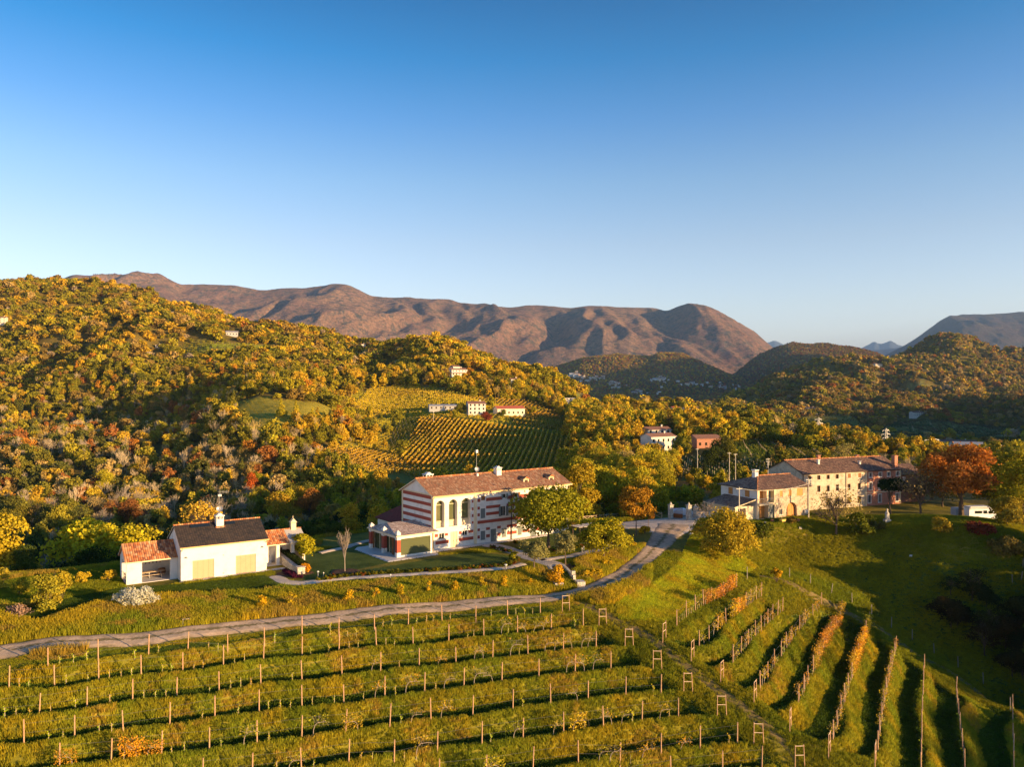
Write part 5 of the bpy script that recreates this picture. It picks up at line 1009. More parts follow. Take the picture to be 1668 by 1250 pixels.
# rear wing
m = MB(); m.box(.02, 9, WD+.01, 18.3, -1.5, 2.8); part(m, 'rear_wing_wall', PLW, V)
m = MB(); zz = 5.6; m.face([(-.4, 18.7, 2.75), (-.4, WD+.02, 2.75), (3.6, 14.0, zz)], 0); m.face([(-.4, WD+.02, 2.75), (9.3, WD+.02, 2.75), (9.3, 14, zz), (3.6, 14.0, zz)], 1); m.face([(9.3, 18.7, 2.75), (-.4, 18.7, 2.75), (3.6, 14.0, zz), (9.3, 14, zz)], 1); m.box(-.4, 9.3, WD+.02, 18.7, 2.62, 2.745, 1); part(m, 'rear_wing_roof', [TRX, TR], V)
# ---------------------------------------------------------------- the white barn
BA = math.radians(34); B = empty('barn', BO, BA, 'white barn with two beige garage doors, black slate roof and tiled porch at left', 'barn')
BL, BD, BE, BR = 10.95, 7.8, 4.5, 6.7
BEIGE = simple('beige_garage_door', (.50, .34, .20), .7, .05, 1.5)
ops = [(1.42, 4.08, .03, 2.5), (6.87, 9.5, .03, 2.5)]
m = MB(); facade(m, 0, BL, -1.0, BE, ops, 0, .12); m.face([(0, BD, -1), (0, 0, -1), (0, 0, BE), (0, BD, BE)]); m.face([(0, BD, BE), (0, 0, BE), (0, BD/2, BR-.1)]); m.face([(BL, 0, -1), (BL, BD, -1), (BL, BD, BE), (BL, 0, BE)]); m.face([(BL, 0, BE), (BL, BD, BE), (BL, BD/2, BR-.1)]); m.face([(BL, BD, -1), (0, BD, -1), (0, BD, BE), (BL, BD, BE)]); part(m, 'wall', PLW, B)
for a, b, c, d in ops:
    g = MB(); g.box(a, b, .07, .13, c, d)
    for k in (1, 2, 3): x = a+(b-a)*k/4; g.box(x-.012, x+.012, .05, .068, c+.02, d-.02)
    part(g, 'garage_door', BEIGE, B)
m = gable_roof(-.18, BL+.18, -.42, BD+.42, BE-.14, BD/2, BR, .14); part(m, 'roof', [TS, CREAM], B); ridge_cap(B, [(-.18, BD/2, BR+.02), (BL+.18, BD/2, BR+.02)], TO, .11)
m = MB(); m.tube((-.2, -.48, BE-.14), (BL+.2, -.48, BE-.14), .07, .07, 8); m.tube((BL-.1, -.45, BE-.2), (BL-.1, -.08, BE-.6), .045, .045, 6); m.tube((.1, -.45, BE-.2), (.1, -.08, BE-.6), .045, .045, 6); part(m, 'gutter', COPPER, B)
m = MB()
for a, b in ((1.8, 4.3), (6.4, 7.6)): m.face([(a, BD/2-1.0, BE+.38+(BD/2-1.0)*.5), (b, BD/2-1.0, BE+.38+(BD/2-1.0)*.5), (b, BD/2-.25, BR-.08), (a, BD/2-.25, BR-.08)])
part(m, 'solar_panel', GLASS, B)
c = fancy_chimney(B, 5.5, BD/2-.75, BR-.75, 7.95, .95, PLW); m = MB(); m.box(4.9, 6.1, BD/2-1.35, BD/2-.25, BR-.62, BR-.45); part(m, 'chimney_base', TO, B)
m = MB(); m.tube((5.5, BD/2-.75, 7.9), (5.5, BD/2-.75, 11.1), .035, .025, 6); m.tube((5.3, BD/2-.75, 10.8), (6.7, BD/2-1.0, 10.75), .02, .02, 4)
for k in range(7): m.tube((5.5+.18*k, BD/2-.75-.03*k, 10.55), (5.5+.18*k, BD/2-.75-.03*k, 11.0), .012, .012, 4)
m.box(5.3, 5.75, BD/2-.95, BD/2-.55, 10.2, 10.5); part(m, 'antenna', METAL, B); dish(B, 5.5, BD/2-.95, 8.55, .42, METAL)
for x, z in ((.62, 3.05), (10.35, 3.35)):
    m = MB(); m.tube((x, -.01, z), (x, -.18, z+.12), .02, .02, 5); m.tube((x, -.2, z+.12), (x, -.2, z-.05), .05, .16, 8); part(m, 'wall_lamp', METAL, B)
m = MB(); m.box(5.2, 5.3, -.06, -.005, 2.75, 2.9); m.box(5.2, 5.35, -.05, -.005, .35, .5); part(m, 'socket_box', METAL, B)
# left porch
PX0, PT0, PT1 = -6.05, 2.1, 7.5
m = MB(); m.box(PX0, -4.25, PT0, PT0+.3, -1, 2.95); m.box(-.9, -.01, PT0, PT0+.3, -1, 2.95); m.box(-4.25, -.9, PT0, PT0+.3, 2.68, 2.95); m.box(PX0, PX0+.3, 6.0, PT1, -1, 2.95); m.box(PX0, PX0+.3, PT0+.3, 6.0, 2.6, 2.95); m.box(PX0+.3, -.01, PT1-.25, PT1, -1, 2.95)
m.face([(PX0+.02, PT1, 2.95), (PX0+.02, PT0, 2.95), (PX0+.02, 4.85, 4.5)]); part(m, 'porch_wall', PLW, B)
m = MB()
for i in range(9):
    for j in range(4): m.box(-4.9+i*.45+(j % 2)*.0, -4.75+i*.45, PT1-.262, PT1-.252, 1.35+j*.32, 1.5+j*.32)
part(m, 'hole_shade_plates', DARKW, B)  # dark plates stand in for the shaded insides of the brick holes
m = gable_roof(PX0-.22, -.01, PT0-.35, PT1+.35, 2.85, 4.85, 4.66, .14); part(m, 'porch_roof', [TO, CREAM], B); ridge_cap(B, [(PX0-.22, 4.85, 4.68), (-.01, 4.85, 4.68)], TO, .11)
m = MB(); m.box(PX0, -.01, PT0-.1, PT1, -.02, .06); part(m, 'porch_floor', STONEPAV, B)
m = MB(); m.tube((PX0+.1, PT0+.3, 1.0), (PX0+.1, 6.0, 1.0), .03, .03, 5)
for k in range(14): m.tube((PX0+.1, PT0+.3+k*.27, .05), (PX0+.1, PT0+.3+k*.27, 1.0), .012, .012, 4)
part(m, 'railing', METAL, B)
# right annex of the barn
m = MB(); m.box(BL+.01, BL+1.0, 2.6, 7.4, -1, 3.0); m.box(BL+1.0, 12.9, 4.2, 7.4, -1, 3.0); m.box(12.9, 17.2, 5.2, 7.4, -1, 3.0); m.box(13.1, 13.55, 2.6, 3.05, -.2, 2.8); m.box(15.2, 15.65, 2.6, 3.05, -.2, 2.8); m.box(16.8, 17.2, 2.6, 5.2, -.2, 2.9); m.box(BL+1.0, 17.2, 2.6, 2.9, 2.8, 3.0); part(m, 'side_wing_wall', PLW, B)
m = gable_roof(BL+.01, 14.9, 2.25, 7.6, 2.98, 5.0, 4.5, .13); part(m, 'side_wing_roof', [TO, CREAM], B); m = gable_roof(14.92, 17.4, 2.25, 7.6, 2.98, 5.0, 4.5, .12); part(m, 'side_wing_roof', [simple('grey_sheet_roof', (.42, .40, .38), .5, .1, 2), CREAM], B)
ridge_cap(B, [(BL+.1, 5.0, 4.52), (17.4, 5.0, 4.52)], TO, .11)
m = MB(); m.box(15.9, 16.6, 4.7, 5.4, 4.2, 5.35); m.box(15.8, 16.7, 4.6, 5.5, 5.42, 5.5); m.prism([(15.85, 5.5), (16.65, 5.5), (16.25, 6.0)], 4.7, 5.4); m.tube((16.25, 5.05, 5.9), (16.25, 5.05, 6.35), .06, .03, 6); part(m, 'chimney', CREAM, B)
door(B, BL+1.2, BL+1.9, .05, 2.2, 4.13, PLW, 1); m = MB(); m.box(14.0, 14.7, 5.12, 5.19, .1, 1.9); part(m, 'fireplace', DARKW, B)
m = MB(); m.box(BL+.1, 17.2, 2.4, 5.2, -.03, .05); part(m, 'wing_floor', STONEPAV, B)
# picnic set in the porch, log barrel
def loc3(o, a, s, t, z=0): x, y = loc2(o, a, s, t); return Vector((x, y, o.z+z))
T = empty('picnic_table', loc3(BO, BA, -3.0, 4.6, .06), BA, 'long pale wooden table with benches standing inside the barn porch', 'table')
m = MB(); m.box(-1.9, 1.9, -.4, .4, .72, .77); part(m, 'table_top', simple('pale_wood', (.62, .45, .28), .7, .1, 4), T)
for sx in (-1.4, 0, 1.4):
    m = MB(); m.box(sx-.05, sx+.05, -.35, .35, 0, .06); m.box(sx-.04, sx+.04, -.06, .06, .06, .72); part(m, 'leg', METAL, T)
for sy in (-.8, .8):
    m = MB(); m.box(-1.9, 1.9, sy-.14, sy+.14, .43, .47); m.box(-1.4, -1.3, sy-.1, sy+.1, 0, .43); m.box(1.3, 1.4, sy-.1, sy+.1, 0, .43); part(m, 'bench', MATS['pale_wood'], T)
m = MB(); m.tube((0, 0, 0), (0, 0, .35), .42, .5, 14); m.tube((0, 0, .35), (0, 0, .8), .5, .42, 14); o = m.build('barrel', BROWNW); o.location = loc3(BO, BA, -1.3, 5.6, .06); tag(o, 'round brown wooden barrel at the right end of the barn porch', 'barrel')
# ---------------------------------------------------------------- stone farmhouse
Fh = empty('farmhouse', FO, FA, 'stone farmhouse with a low hipped roof, balcony bay and lean-to on its left side', 'house')
FL, FD, FE, FR = 12.5, 9.6, 5.64, 7.35
ORW = simple('orange_wood', (.55, .24, .06), .7, .2, 5)
ops = [(.35, 2.6, .1, 2.55, False, 1.0), (2.75, 4.1, .1, 2.55, False, .3), (.5, 2.2, 2.95, 5.25, False, 1.0), (2.6, 4.0, 2.95, 5.25, False, 1.0), (5.4, 6.1, 3.9, 5.0), (7.6, 8.3, 3.9, 5.0), (9.6, 11.1, 3.8, 5.15), (7.0, 9.6, .1, 2.7, True, .6), (5.2, 6.0, .6, 1.6)]
m = MB(); facade(m, 4.3, FL, -1.5, FE, ops[4:], 0, .25); part(m, 'stone_wall', STONE, Fh)
m = MB(); facade(m, 0, 4.29, -1.5, FE, ops[:4], -.03, .6); m.box(-.02, 4.4, -.5, -.035, 2.62, 2.85); part(m, 'bay_wall', CREAM, Fh)
m = MB(); m.face([(0, FD, -1.5), (0, -.03, -1.5), (0, -.03, FE), (0, FD, FE)]); m.face([(FL, FD, -1.5), (0, FD, -1.5), (0, FD, FE), (FL, FD, FE)]); part(m, 'side_wall', PLW, Fh)
m = MB(); m.face([(FL, 0, -1.5), (FL, FD, -1.5), (FL, FD, FE), (FL, 0, FE)]); m.face([(FL, 0, FE), (FL, FD, FE), (FL, FD/2, FR-.1)]); part(m, 'stone_wall', STONE, Fh)
m = MB(); m.box(.3, 2.65, 1.0, 1.1, .05, 2.6); m.box(.45, 2.25, .98, 1.08, 2.9, 5.3); part(m, 'wood_store', ORW, Fh)
for a, b, c, d in ((2.75, 4.1, .1, 2.5), (2.6, 4.0, 2.97, 5.2)): door(Fh, a, b, c, d, .28 if c < 1 else .9, GREYSH)
m = MB(); m.tube((0, -.48, 3.85), (4.3, -.48, 3.85), .03, .03, 5)
for k in range(15): m.tube((.05+k*.3, -.48, 2.85), (.05+k*.3, -.48, 3.85), .012, .012, 4)
part(m, 'balcony_rail', METAL, Fh)
for a, b, c, d in ((5.4, 6.1, 3.9, 5.0), (7.6, 8.3, 3.9, 5.0)): window(Fh, a, b, c, d, .2, CREAM, ORW, True)
window(Fh, 9.6, 11.1, 3.8, 5.15, .2, ORW, ORW, True); window(Fh, 5.2, 6.0, .6, 1.6, .2, PLW, None, sill=PLW); door(Fh, 7.0, 9.6, .1, 2.7, .5, ORW, 3)
for y0 in (2.0, 6.4):
    w = MB(); w.box(-.06, .0-.002, y0, y0+1.1, 3.9, 5.1); w = part(w, 'window', BROWNW, Fh)
    s = MB(); s.box(-.09, -.062, y0+.08, y0+.52, 3.95, 5.05); s.box(-.09, -.062, y0+.58, y0+1.02, 3.95, 5.05); part(s, 'shutter', ORW, w)
# hip roof: hip end at x=0, gable at x=FL
m = MB(); e = .55; zE = FE-.12; rx = 4.6
m.face([(-e, FD+e, zE), (-e, -e, zE), (rx, FD/2, FR)], 1); m.face([(-e, -e, zE), (FL+e*.6, -e, zE), (FL+e*.6, FD/2, FR), (rx, FD/2, FR)], 0); m.face([(FL+e*.6, FD+e, zE), (-e, FD+e, zE), (rx, FD/2, FR), (FL+e*.6, FD/2, FR)], 0)
m.box(-e, FL+e*.6, -e, -e+.12, zE-.14, zE-.005, 2); m.box(-e, -e+.12, -e+.12, FD+e, zE-.14, zE-.005, 2); m.face([(FL+e*.6, -e, zE-.01), (-e, -e, zE-.01), (rx, FD/2, FR-.12), (FL+e*.6, FD/2, FR-.12)], 2); part(m, 'roof', [TD, TDX, DARKW], Fh)
ridge_cap(Fh, [(-e, -e, zE+.02), (rx, FD/2, FR+.02), (FL+e*.6, FD/2, FR+.02)], TO, .12)
fancy_chimney(Fh, 4.0, FD/2, FR-.6, 8.75, .8, PLW, pedi=False)
m = MB(); m.tube((7.3, FD/2, FR-.1), (7.3, FD/2, 9.9), .03, .02, 5)
for k in range(4): m.tube((7.0, FD/2, 9.2+.15*k), (7.6, FD/2, 9.2+.15*k), .012, .012, 4)
part(m, 'antenna', METAL, Fh)
m = MB(); m.box(-4.6, -.02, .6, 8.2, -1.4, 2.55); part(m, 'lean_to_wall', CREAM, Fh)
m = MB(); m.face([(-5.1, .2, 2.6), (-.02, .2, 3.75), (-.02, 8.6, 3.75), (-5.1, 8.6, 2.6)], 0); m.face([(-5.1, .2, 2.45), (-5.1, .2, 2.6), (-5.1, 8.6, 2.6), (-5.1, 8.6, 2.45)], 1); m.face([(-5.1, .2, 2.45), (-.02, .2, 3.6), (-.02, .2, 3.75), (-5.1, .2, 2.6)], 1); m.face([(-5.1, 8.6, 2.45), (-.02, 8.6, 3.6), (-.02, .2, 3.6), (-5.1, .2, 2.45)], 1); part(m, 'lean_to_roof', [TDX, CREAM], Fh)
m = MB(); m.box(-4.0, -2.2, .56, .598, -.2, 2.2); part(m, 'lean_to_door', DARKW, Fh)
m = MB(); m.box(11.3, 12.1, -.35, -.02, .5, 1.1); m.tube((11.7, -.36, .8), (11.7, -.40, .8), .22, .22, 12); part(m, 'air_conditioner', PLW, Fh)
m = MB(); m.tube((FL-.15, -.12, -.2), (FL-.15, -.12, FE-.3), .06, .06, 6); part(m, 'downpipe', DARKM, Fh)
# ---------------------------------------------------------------- long stone and brick house
Lh = empty('long_house', LO, LA, 'long three storey farm building, grey stone at left and orange brick at right', 'house')
LL_, LD, LE, LR = 27.4, 10.0, 7.6, 9.9; SX = 17.6
def lx(px): k = (px-CX)/F; return ((k*LO.y)-LO.x)/(math.cos(LA)-k*math.sin(LA))
r1 = [lx(p) for p in (1318.6, 1333.8, 1349, 1363.7, 1383.5, 1400.4)]; r2 = [lx(p) for p in (1333.8, 1349, 1364, 1383, 1399.7)]
b1 = [lx(p) for p in (1417.7, 1433.5, 1447.3, 1461.7)]; b3 = [lx(p) for p in (1416, 1433, 1461)]
so = [(x-.42, x+.42, 6.05, 7.0) for x in r1]+[(x-.42, x+.42, 3.5, 4.85) for x in r2]+[(x-.5, x+.5, .6, 2.1) for x in r2[1:]]
bo = [(x-.4, x+.4, 6.0, 6.95) for x in b1]+[(x-.42, x+.42, 3.3, 4.9) for x in b1]+[(x-.42, x+.42, .5, 2.2) for x in b3]
m = MB(); facade(m, 0, SX, -2, LE, so, 0, .25); m.face([(0, LD, -2), (0, 0, -2), (0, 0, LE), (0, LD, LE)]); m.face([(0, LD, LE), (0, 0, LE), (0, LD/2, LR-.1)]); m.face([(SX, LD, -2), (0, LD, -2), (0, LD, LE), (SX, LD, LE)]); part(m, 'stone_wall', STONE2, Lh)
m = MB(); facade(m, SX, LL_, -2, LE, bo, -.05, .25); m.face([(LL_, -.05, -2), (LL_, LD, -2), (LL_, LD, LE), (LL_, -.05, LE)]); m.face([(LL_, 0, LE), (LL_, LD, LE), (LL_, LD/2, LR-.1)]); m.face([(LL_, LD, -2), (SX, LD, -2), (SX, LD, LE), (LL_, LD, LE)]); part(m, 'brick_wall', BRICK, Lh)
m = MB(); m.box(SX-.35, SX+.02, -.09, -.052, -.5, LE); m.box(SX, LL_, -.11, -.052, 2.62, 2.8); m.box(LL_-.35, LL_, -.09, -.052, 0, LE); part(m, 'quoins', CREAM, Lh)
for i, o in enumerate(so): window(Lh, *o[:4], .2, BROWNW, BROWNW if i in (4, 5) else None, True, surround=None, sill=PLW)
for o in bo: window(Lh, *o[:4], .15, PLW, None, sill=None, surround=PLW, yface=-.05)
m = gable_roof(-.25, LL_+.2, -.6, LD+.5, LE-.12, LD/2, LR, .16); part(m, 'roof', [TD, DARKW], Lh); ridge_cap(Lh, [(-.25, LD/2, LR+.02), (LL_-.5, LD/2, LR+.02)], TO, .13)
m = MB(); m.box(LL_-1.3, LL_-.4, .35, 1.25, LE-.2, LR+.35); m.box(LL_-1.4, LL_-.3, .25, 1.35, LR+.35, LR+.5); part(m, 'chimney', BRICK, Lh)
fancy_chimney(Lh, 7.2, 3.0, LR-1.4, LR+.3, .45, PLW, pedi=False); fancy_chimney(Lh, 9.6, LD/2+.5, LR-.4, LR+.9, .6, BRICK, pedi=False); fancy_chimney(Lh, 17.9, 2.2, LR-2, LR-.35, .4, PLW, pedi=False); fancy_chimney(Lh, 20.4, LD/2+.3, LR-.5, LR+.6, .6, BRICK, pedi=False)
for x in (.3, 11.8): m = MB(); m.tube((x, -.1, 0), (x, -.1, LE-.2), .06, .06, 6); part(m, 'downpipe', DARKM, Lh)
m = MB(); m.box(LL_+.01, LL_+8, .8, LD-1, -2, 6.2); part(m, 'side_wing', simple('dull_brick', (.30, .15, .10), .9, .2, 3), Lh); m = gable_roof(LL_+.01, LL_+8.3, .3, LD-.5, 6.1, LD/2, 8.0, .14); part(m, 'side_wing_roof', [TD, DARKW], Lh)
m = MB(); m.box(LL_+1.5, LL_+2.4, .76, .799, 4.6, 5.6); part(m, 'window', PLW, Lh)
# ---------------------------------------------------------------- far houses
FM = {'white': simple('far_white_plaster', (.66, .60, .52), .9, .15, .5), 'cream': simple('cream_plaster', (.72, .62, .46), .85, .08, 1.2), 'grey': simple('grey_plaster', (.45, .43, .41), .85, .08, 1.2), 'brickf': simple('far_brick', (.40, .19, .12), .9, .1, 2)}
RF = simple('far_brown_roof', (.26, .13, .09), .9, .25, 3); RR = simple('far_red_roof', (.48, .12, .07), .9, .2, 3); RG = simple('far_grey_roof', (.36, .36, .38), .6, .1, 2)
for (px, py, _, w, d, h, rz, st, lab) in FARH:
    p = at(px, py, 150); e = empty('house' if st not in ('redbarn', 'shed') else ('barn' if st == 'redbarn' else 'shed'), p, rz, lab, 'house' if st not in ('redbarn', 'shed') else 'barn')
    wm = FM.get({'villa': 'white', 'redbarn': 'cream', 'shed': 'grey', 'flat': 'white', 'terrace': 'white', 'brick': 'brickf', 'redroof': 'cream'}.get(st, st), PLW)
    rm = {'redbarn': RR, 'redroof': RR, 'shed': RG, 'grey': RG, 'flat': RG}.get(st, RF)
    nw = max(2, int(w/3.2)); nf = 3 if h > 7.5 else (2 if h > 4.8 else 1)
    w *= .86; d *= .9; h *= .9
    m = MB(); m.box(-w/2, w/2, -d/2, d/2, -4, h)
    if st != 'flat': m.prism([(-d/2, h), (d/2, h), (0, h+d*.2)], -w/2, w/2) if False else None
    o = part(m, 'wall', wm, e)
    for f in range(nf):
        for i in range(nw):
            x = -w/2+(i+.5)*w/nw; z = .9+f*(h/nf); q = MB(); q.box(x-.5, x+.5, -d/2-.05, -d/2-.01, z, z+1.3); part(q, 'window', GLASS if st != 'shed' else DARKW, e)
    if st == 'flat': m = MB(); m.box(-w/2-.3, w/2+.3, -d/2-.3, d/2+.3, h+.002, h+.35); part(m, 'roof', rm, e)
    else:
        m = gable_roof(-w/2-.4, w/2+.4, -d/2-.5, d/2+.5, h-.05, 0, h+d*(.12 if st == 'shed' else .2), .15); part(m, 'roof', [rm, wm], e)
        m = MB(); m.box(-w/2, -w/2+.01, -d/2, d/2, h, h+.01); q = m
        g = MB()
        for sx in (-w/2, w/2): g.face([(sx, -d/2, h), (sx, d/2, h), (sx, 0, h+d*.17)])
        part(g, 'gable', wm, e)
    if st in ('white', 'villa', 'cream', 'terrace'): fancy_chimney(e, w*.25, 0, h+d*.1, h+d*.2+1.1, .7, wm, False)
    if st == 'villa' and w > 12:
        m = MB(); m.box(-w/2+3, w/2-5, -1, d/2+2, h-.2, h+2.6); part(m, 'upper_storey', wm, e); m = gable_roof(-w/2+2.6, w/2-4.6, -1.5, d/2+2.5, h+2.6, d/4, h+4.0, .15); part(m, 'roof', [rm, wm], e)
        m = MB(); m.box(w/2-.5, w/2+6, -d/2, d/2-2, -4, 3.4); part(m, 'wing', wm, e); m = MB(); m.box(-w/2+1, w/2+5, -d/2-2.5, -d/2-.2, 2.6, 2.85); part(m, 'terrace', RR, e)
# ---------------------------------------------------------------- village in the far valley
vb = {}
for i, (w, d, h, wm, rm) in enumerate(((16, 11, 7, PLW, RF), (20, 12, 8, FM['cream'], RR), (13, 11, 6, PLW, RF), (36, 18, 7, PLW, RG), (26, 14, 9, FM['grey'], RF))):
    a = MB(); a.box(-w/2, w/2, -d/2, d/2, -6, h); r = gable_roof(-w/2-.6, w/2+.6, -d/2-.8, d/2+.8, h, 0, h+d*.25, .3); vb[i] = (a.build('wall', wm, link=False), r.build('roof', [rm, wm], link=False))
rg = np.random.default_rng(91); cl = [((935, 612), 12, 4, 15, 'on the lit slope at the left end of the village'), ((965, 618), 22, 4, 22, 'in the main cluster of the valley village'), ((1000, 628), 16, 4, 14, 'in the lower row of the valley village'), ((1072, 619), 16, 3, 16, 'in the shaded cluster at the middle of the valley'), ((1120, 626), 26, 4, 12, 'scattered along the dark valley floor'), ((1180, 630), 26, 5, 12, 'at the dark right end of the valley'), ((1050, 640), 30, 5, 9, 'alone among the dark fields of the valley floor')]
for (c, sx, sy, n_, lab) in cl:
    for k in range(n_):
        px = c[0]+rg.normal()*sx*.6; py = c[1]+rg.normal()*sy*.6; p = at(px, py, 1500, 6000); i = int(rg.choice(5, p=(.34, .2, .3, .06, .1)))
        e = empty('house', p, rg.uniform(-.5, .5)+(1.57 if rg.uniform() < .3 else 0), ('white', 'cream', 'small white', 'long white', 'grey')[i]+' village house '+lab, 'house', 'village houses in the far valley')
        for nm, me in zip(('wall', 'roof'), vb[i]): o = bpy.data.objects.new(nm, me); COL.objects.link(o); o.parent = e
# ---------------------------------------------------------------- pylons and poles
def pylon(px, py, Y, H, wide, lab):
    p = atY(px, Y); e = empty('pylon', p, .2, lab, 'pylon'); m = MB(); r = .11
    for sx in (-1, 1):
        for sy in (-1, 1): m.tube((sx*1.2, sy*1.2, -1), (sx*.35, sy*.35, H), r, r*.7, 4)
    n = int(H/2)
    for k in range(n):
        a = 1.2-.85*k/n; b = 1.2-.85*(k+1)/n; z0, z1 = H*k/n, H*(k+1)/n
        for s in (-1, 1): m.tube((-a*s, -a, z0), (b*s, -b, z1), .06, .06, 3); m.tube((-a*s, a, z0), (b*s, b, z1), .06, .06, 3); m.tube((a, -a*s, z0), (b, b*s, z1), .06, .06, 3)
    part(m, 'lattice_mast', METAL, e)
    for z, w in (((H, 4.2),) if wide else ((H-.5, 2.0), (H-2.6, 2.6), (H-4.6, 2.0))):
        m = MB(); m.tube((-w, 0, z), (w, 0, z), .1, .1, 4); m.tube((-w, 0, z), (0, 0, z+.9), .05, .05, 3); m.tube((w, 0, z), (0, 0, z+.9), .05, .05, 3)
        for x in (-w, 0, w): m.tube((x, 0, z), (x, 0, z-.9), .08, .05, 4)
        part(m, 'crossarm', METAL, e)
    return e
pylon(1443, 735, 430, 16, False, 'steel lattice pylon with three crossarms in the meadow right of centre'); pylon(1518, 745, 400, 12, True, 'wide T-shaped steel pylon rising from a bush near the white terrace')
pylon(1333, 735, 420, 12.5, False, 'thin lattice pylon left of the three crossarm pylon'); pylon(1372, 728, 520, 10, True, 'small T-shaped pylon half hidden by a pale tree')
def pole(px, Y, H, lab, r=.13, arms=1, mat=None):
    p = atY(px, Y); e = empty('utility_pole', p, .3, lab, 'utility pole'); m = MB(); m.tube((0, 0, -.5), (0, 0, H), r, r*.6, 8); part(m, 'shaft', mat or simple('pale_concrete', (.55, .48, .38), .85, .1, 4), e)
    for k in range(arms): m = MB(); m.box(-.6, .6, -.04, .04, H-.35-k*.6, H-.27-k*.6); [m.tube((x, 0, H-.27-k*.6), (x, 0, H-.12-k*.6), .04, .03, 6) for x in (-.5, 0, .5)]; part(m, 'crossarm', METAL, e)
    return e
pA = pole(1204, 137, 6.4, 'pale concrete pole in front of the stone farmhouse lean-to'); pB = pole(1317, 142, 7.4, 'pale pole at the right corner of the stone farmhouse')
pole(1251, 205, 9, 'pole standing behind the farmhouse chimney', arms=2); pole(1188, 235, 9.5, 'left one of two poles beside the small green vineyard', arms=1); pole(1198, 225, 9.5, 'right one of two poles beside the small green vineyard', arms=1)
pole(946, 330, 9, 'pale pole at the right edge of the golden vineyards'); pole(984, 330, 9, 'lone pole standing in the dark gap right of the golden vineyards'); pole(706, 470, 11, 'thin pole above the pale metal shed roof'); pole(1136, 260, 10, 'pole beside the tall dark green trees behind the farm')
def wire(a, b, lab, sag=.8, r=.018):
    m = MB(); a = Vector(a); b = Vector(b); n = 14; P = [a.lerp(b, i/n)-Vector((0, 0, sag*4*(i/n)*(1-i/n))) for i in range(n+1)]
    for p, q in zip(P[:-1], P[1:]): m.tube(p, q, r, r, 4, cap=False)
    return tag(m.build('overhead_wire', METAL), lab, 'wire')
wire(pA.location+Vector((0, 0, 6.2)), pB.location+Vector((0, 0, 6.4)), 'thin wire strung across the front of the stone farmhouse'); wire(pB.location+Vector((0, 0, 6.8)), atY(1480, 150)+Vector((0, 0, 6.3)), 'thin wire running right from the farmhouse corner pole', 1.2)
# ---------------------------------------------------------------- gate, car, camper van
g0 = at(1092.5, 846, 120); g1 = at(1122, 848, 120); g2 = at(1133, 844, 120)
def gpillar(p, h, lab):
    m = MB(); m.box(-.36, .36, -.36, .36, -.3, h); m.box(-.44, .44, -.44, .44, h, h+.12); 
    e = empty('gate_pillar', p, .4, lab, 'gate pillar'); part(m, 'shaft', DRYST, e); m = MB(); m.tube((0, 0, h+.12), (0, 0, h+.62), .3, .05, 8); part(m, 'finial', DRYST, e); return e
gpillar(g0, 2.6, 'left stone gate pillar beside the rusty gate'); gpillar(g1, 2.7, 'middle stone gate pillar in front of the white car'); gpillar(g2, 1.9, 'short right stone gate pillar joined to the pale wall')
m = MB(); d = (g1-g0); L_ = d.length; 
for k in range(12): m.tube((.5+k*(L_*.62-.5)/11, 0, .15), (.5+k*(L_*.62-.5)/11, 0, 2.1), .03, .03, 4)
m.tube((.45, 0, .2), (L_*.62, 0, .2), .04, .04, 4); m.tube((.45, 0, 2.05), (L_*.62, 0, 2.05), .04, .04, 4); m.box(.5, L_*.62, -.015, .015, .25, 1.0)
o = m.build('gate', simple('rusty_iron', (.30, .10, .03), .8, .3, 4)); o.location = g0+Vector((0, .8, 0)); o.rotation_euler = (0, 0, math.atan2(d.y, d.x)+.25); tag(o, 'rusty iron gate standing open between the stone pillars', 'gate')
wl = at(1178, 845, 120); d = wl-g2; m = MB(); m.box(.4, d.length, -.2, .2, -.5, 1.15); m.box(.4, d.length, -.25, .25, 1.15, 1.22); o = m.build('garden_wall', PLW); o.location = g2; o.rotation_euler = (0, 0, math.atan2(d.y, d.x)); tag(o, 'low pale wall running right from the gate pillars', 'wall')
CARW = simple('white_car_paint', (.75, .76, .78), .3, .02, 2, 0, .5); TYRE = simple('tyre_rubber', (.02, .02, .02), .8, .1, 5)
def lathe_wheel(par, x, y, z, r, w):
    m = MB(); m.tube((x, y-w/2, z), (x, y+w/2, z), r, r, 16); o = part(m, 'tyre', TYRE, par); m = MB(); m.tube((x, y-w/2-.01, z), (x, y+w/2+.01, z), r*.58, r*.58, 12); part(m, 'rim', METAL, o)
def body_prism(par, name, prof, y0, y1, mat, taper=.0):
    m = MB(); n = len(prof); mid = max(p[1] for p in prof)
    P = lambda y, s: [(x, y+s*taper*max(0, (z-.9)), z) for x, z in prof]
    A = P(y0, 1); Bq = P(y1, -1); m.face(A); m.face(list(reversed(Bq)))
    for i in range(n): m.face([A[i], Bq[i], Bq[(i+1) % n], A[(i+1) % n]])
    o = part(m, name, mat, par); bv = o.modifiers.new('b', 'BEVEL'); bv.width = .05; bv.segments = 2; return o
cp = at(1114, 843, 130)+Vector((0, 1.2, 0)); c = empty('car', Vector((cp.x, cp.y, Gz(cp.x, cp.y))), .15, 'white car parked behind the middle stone gate pillar', 'car')
body_prism(c, 'body', [(-2.0, .3), (2.0, .3), (2.05, .75), (1.9, .95), (1.0, 1.0), (.5, 1.45), (-1.2, 1.48), (-1.9, 1.05), (-2.05, .8)], -.82, .82, CARW, .18)
body_prism(c, 'windows', [(-1.72, 1.05), (.88, 1.03), (.46, 1.39), (-1.12, 1.41)], -.80, .80, GLASS, .14)
for x in (-1.25, 1.3):
    for y in (-.72, .72): w = lathe_wheel(c, x, y, .31, .31, .2)
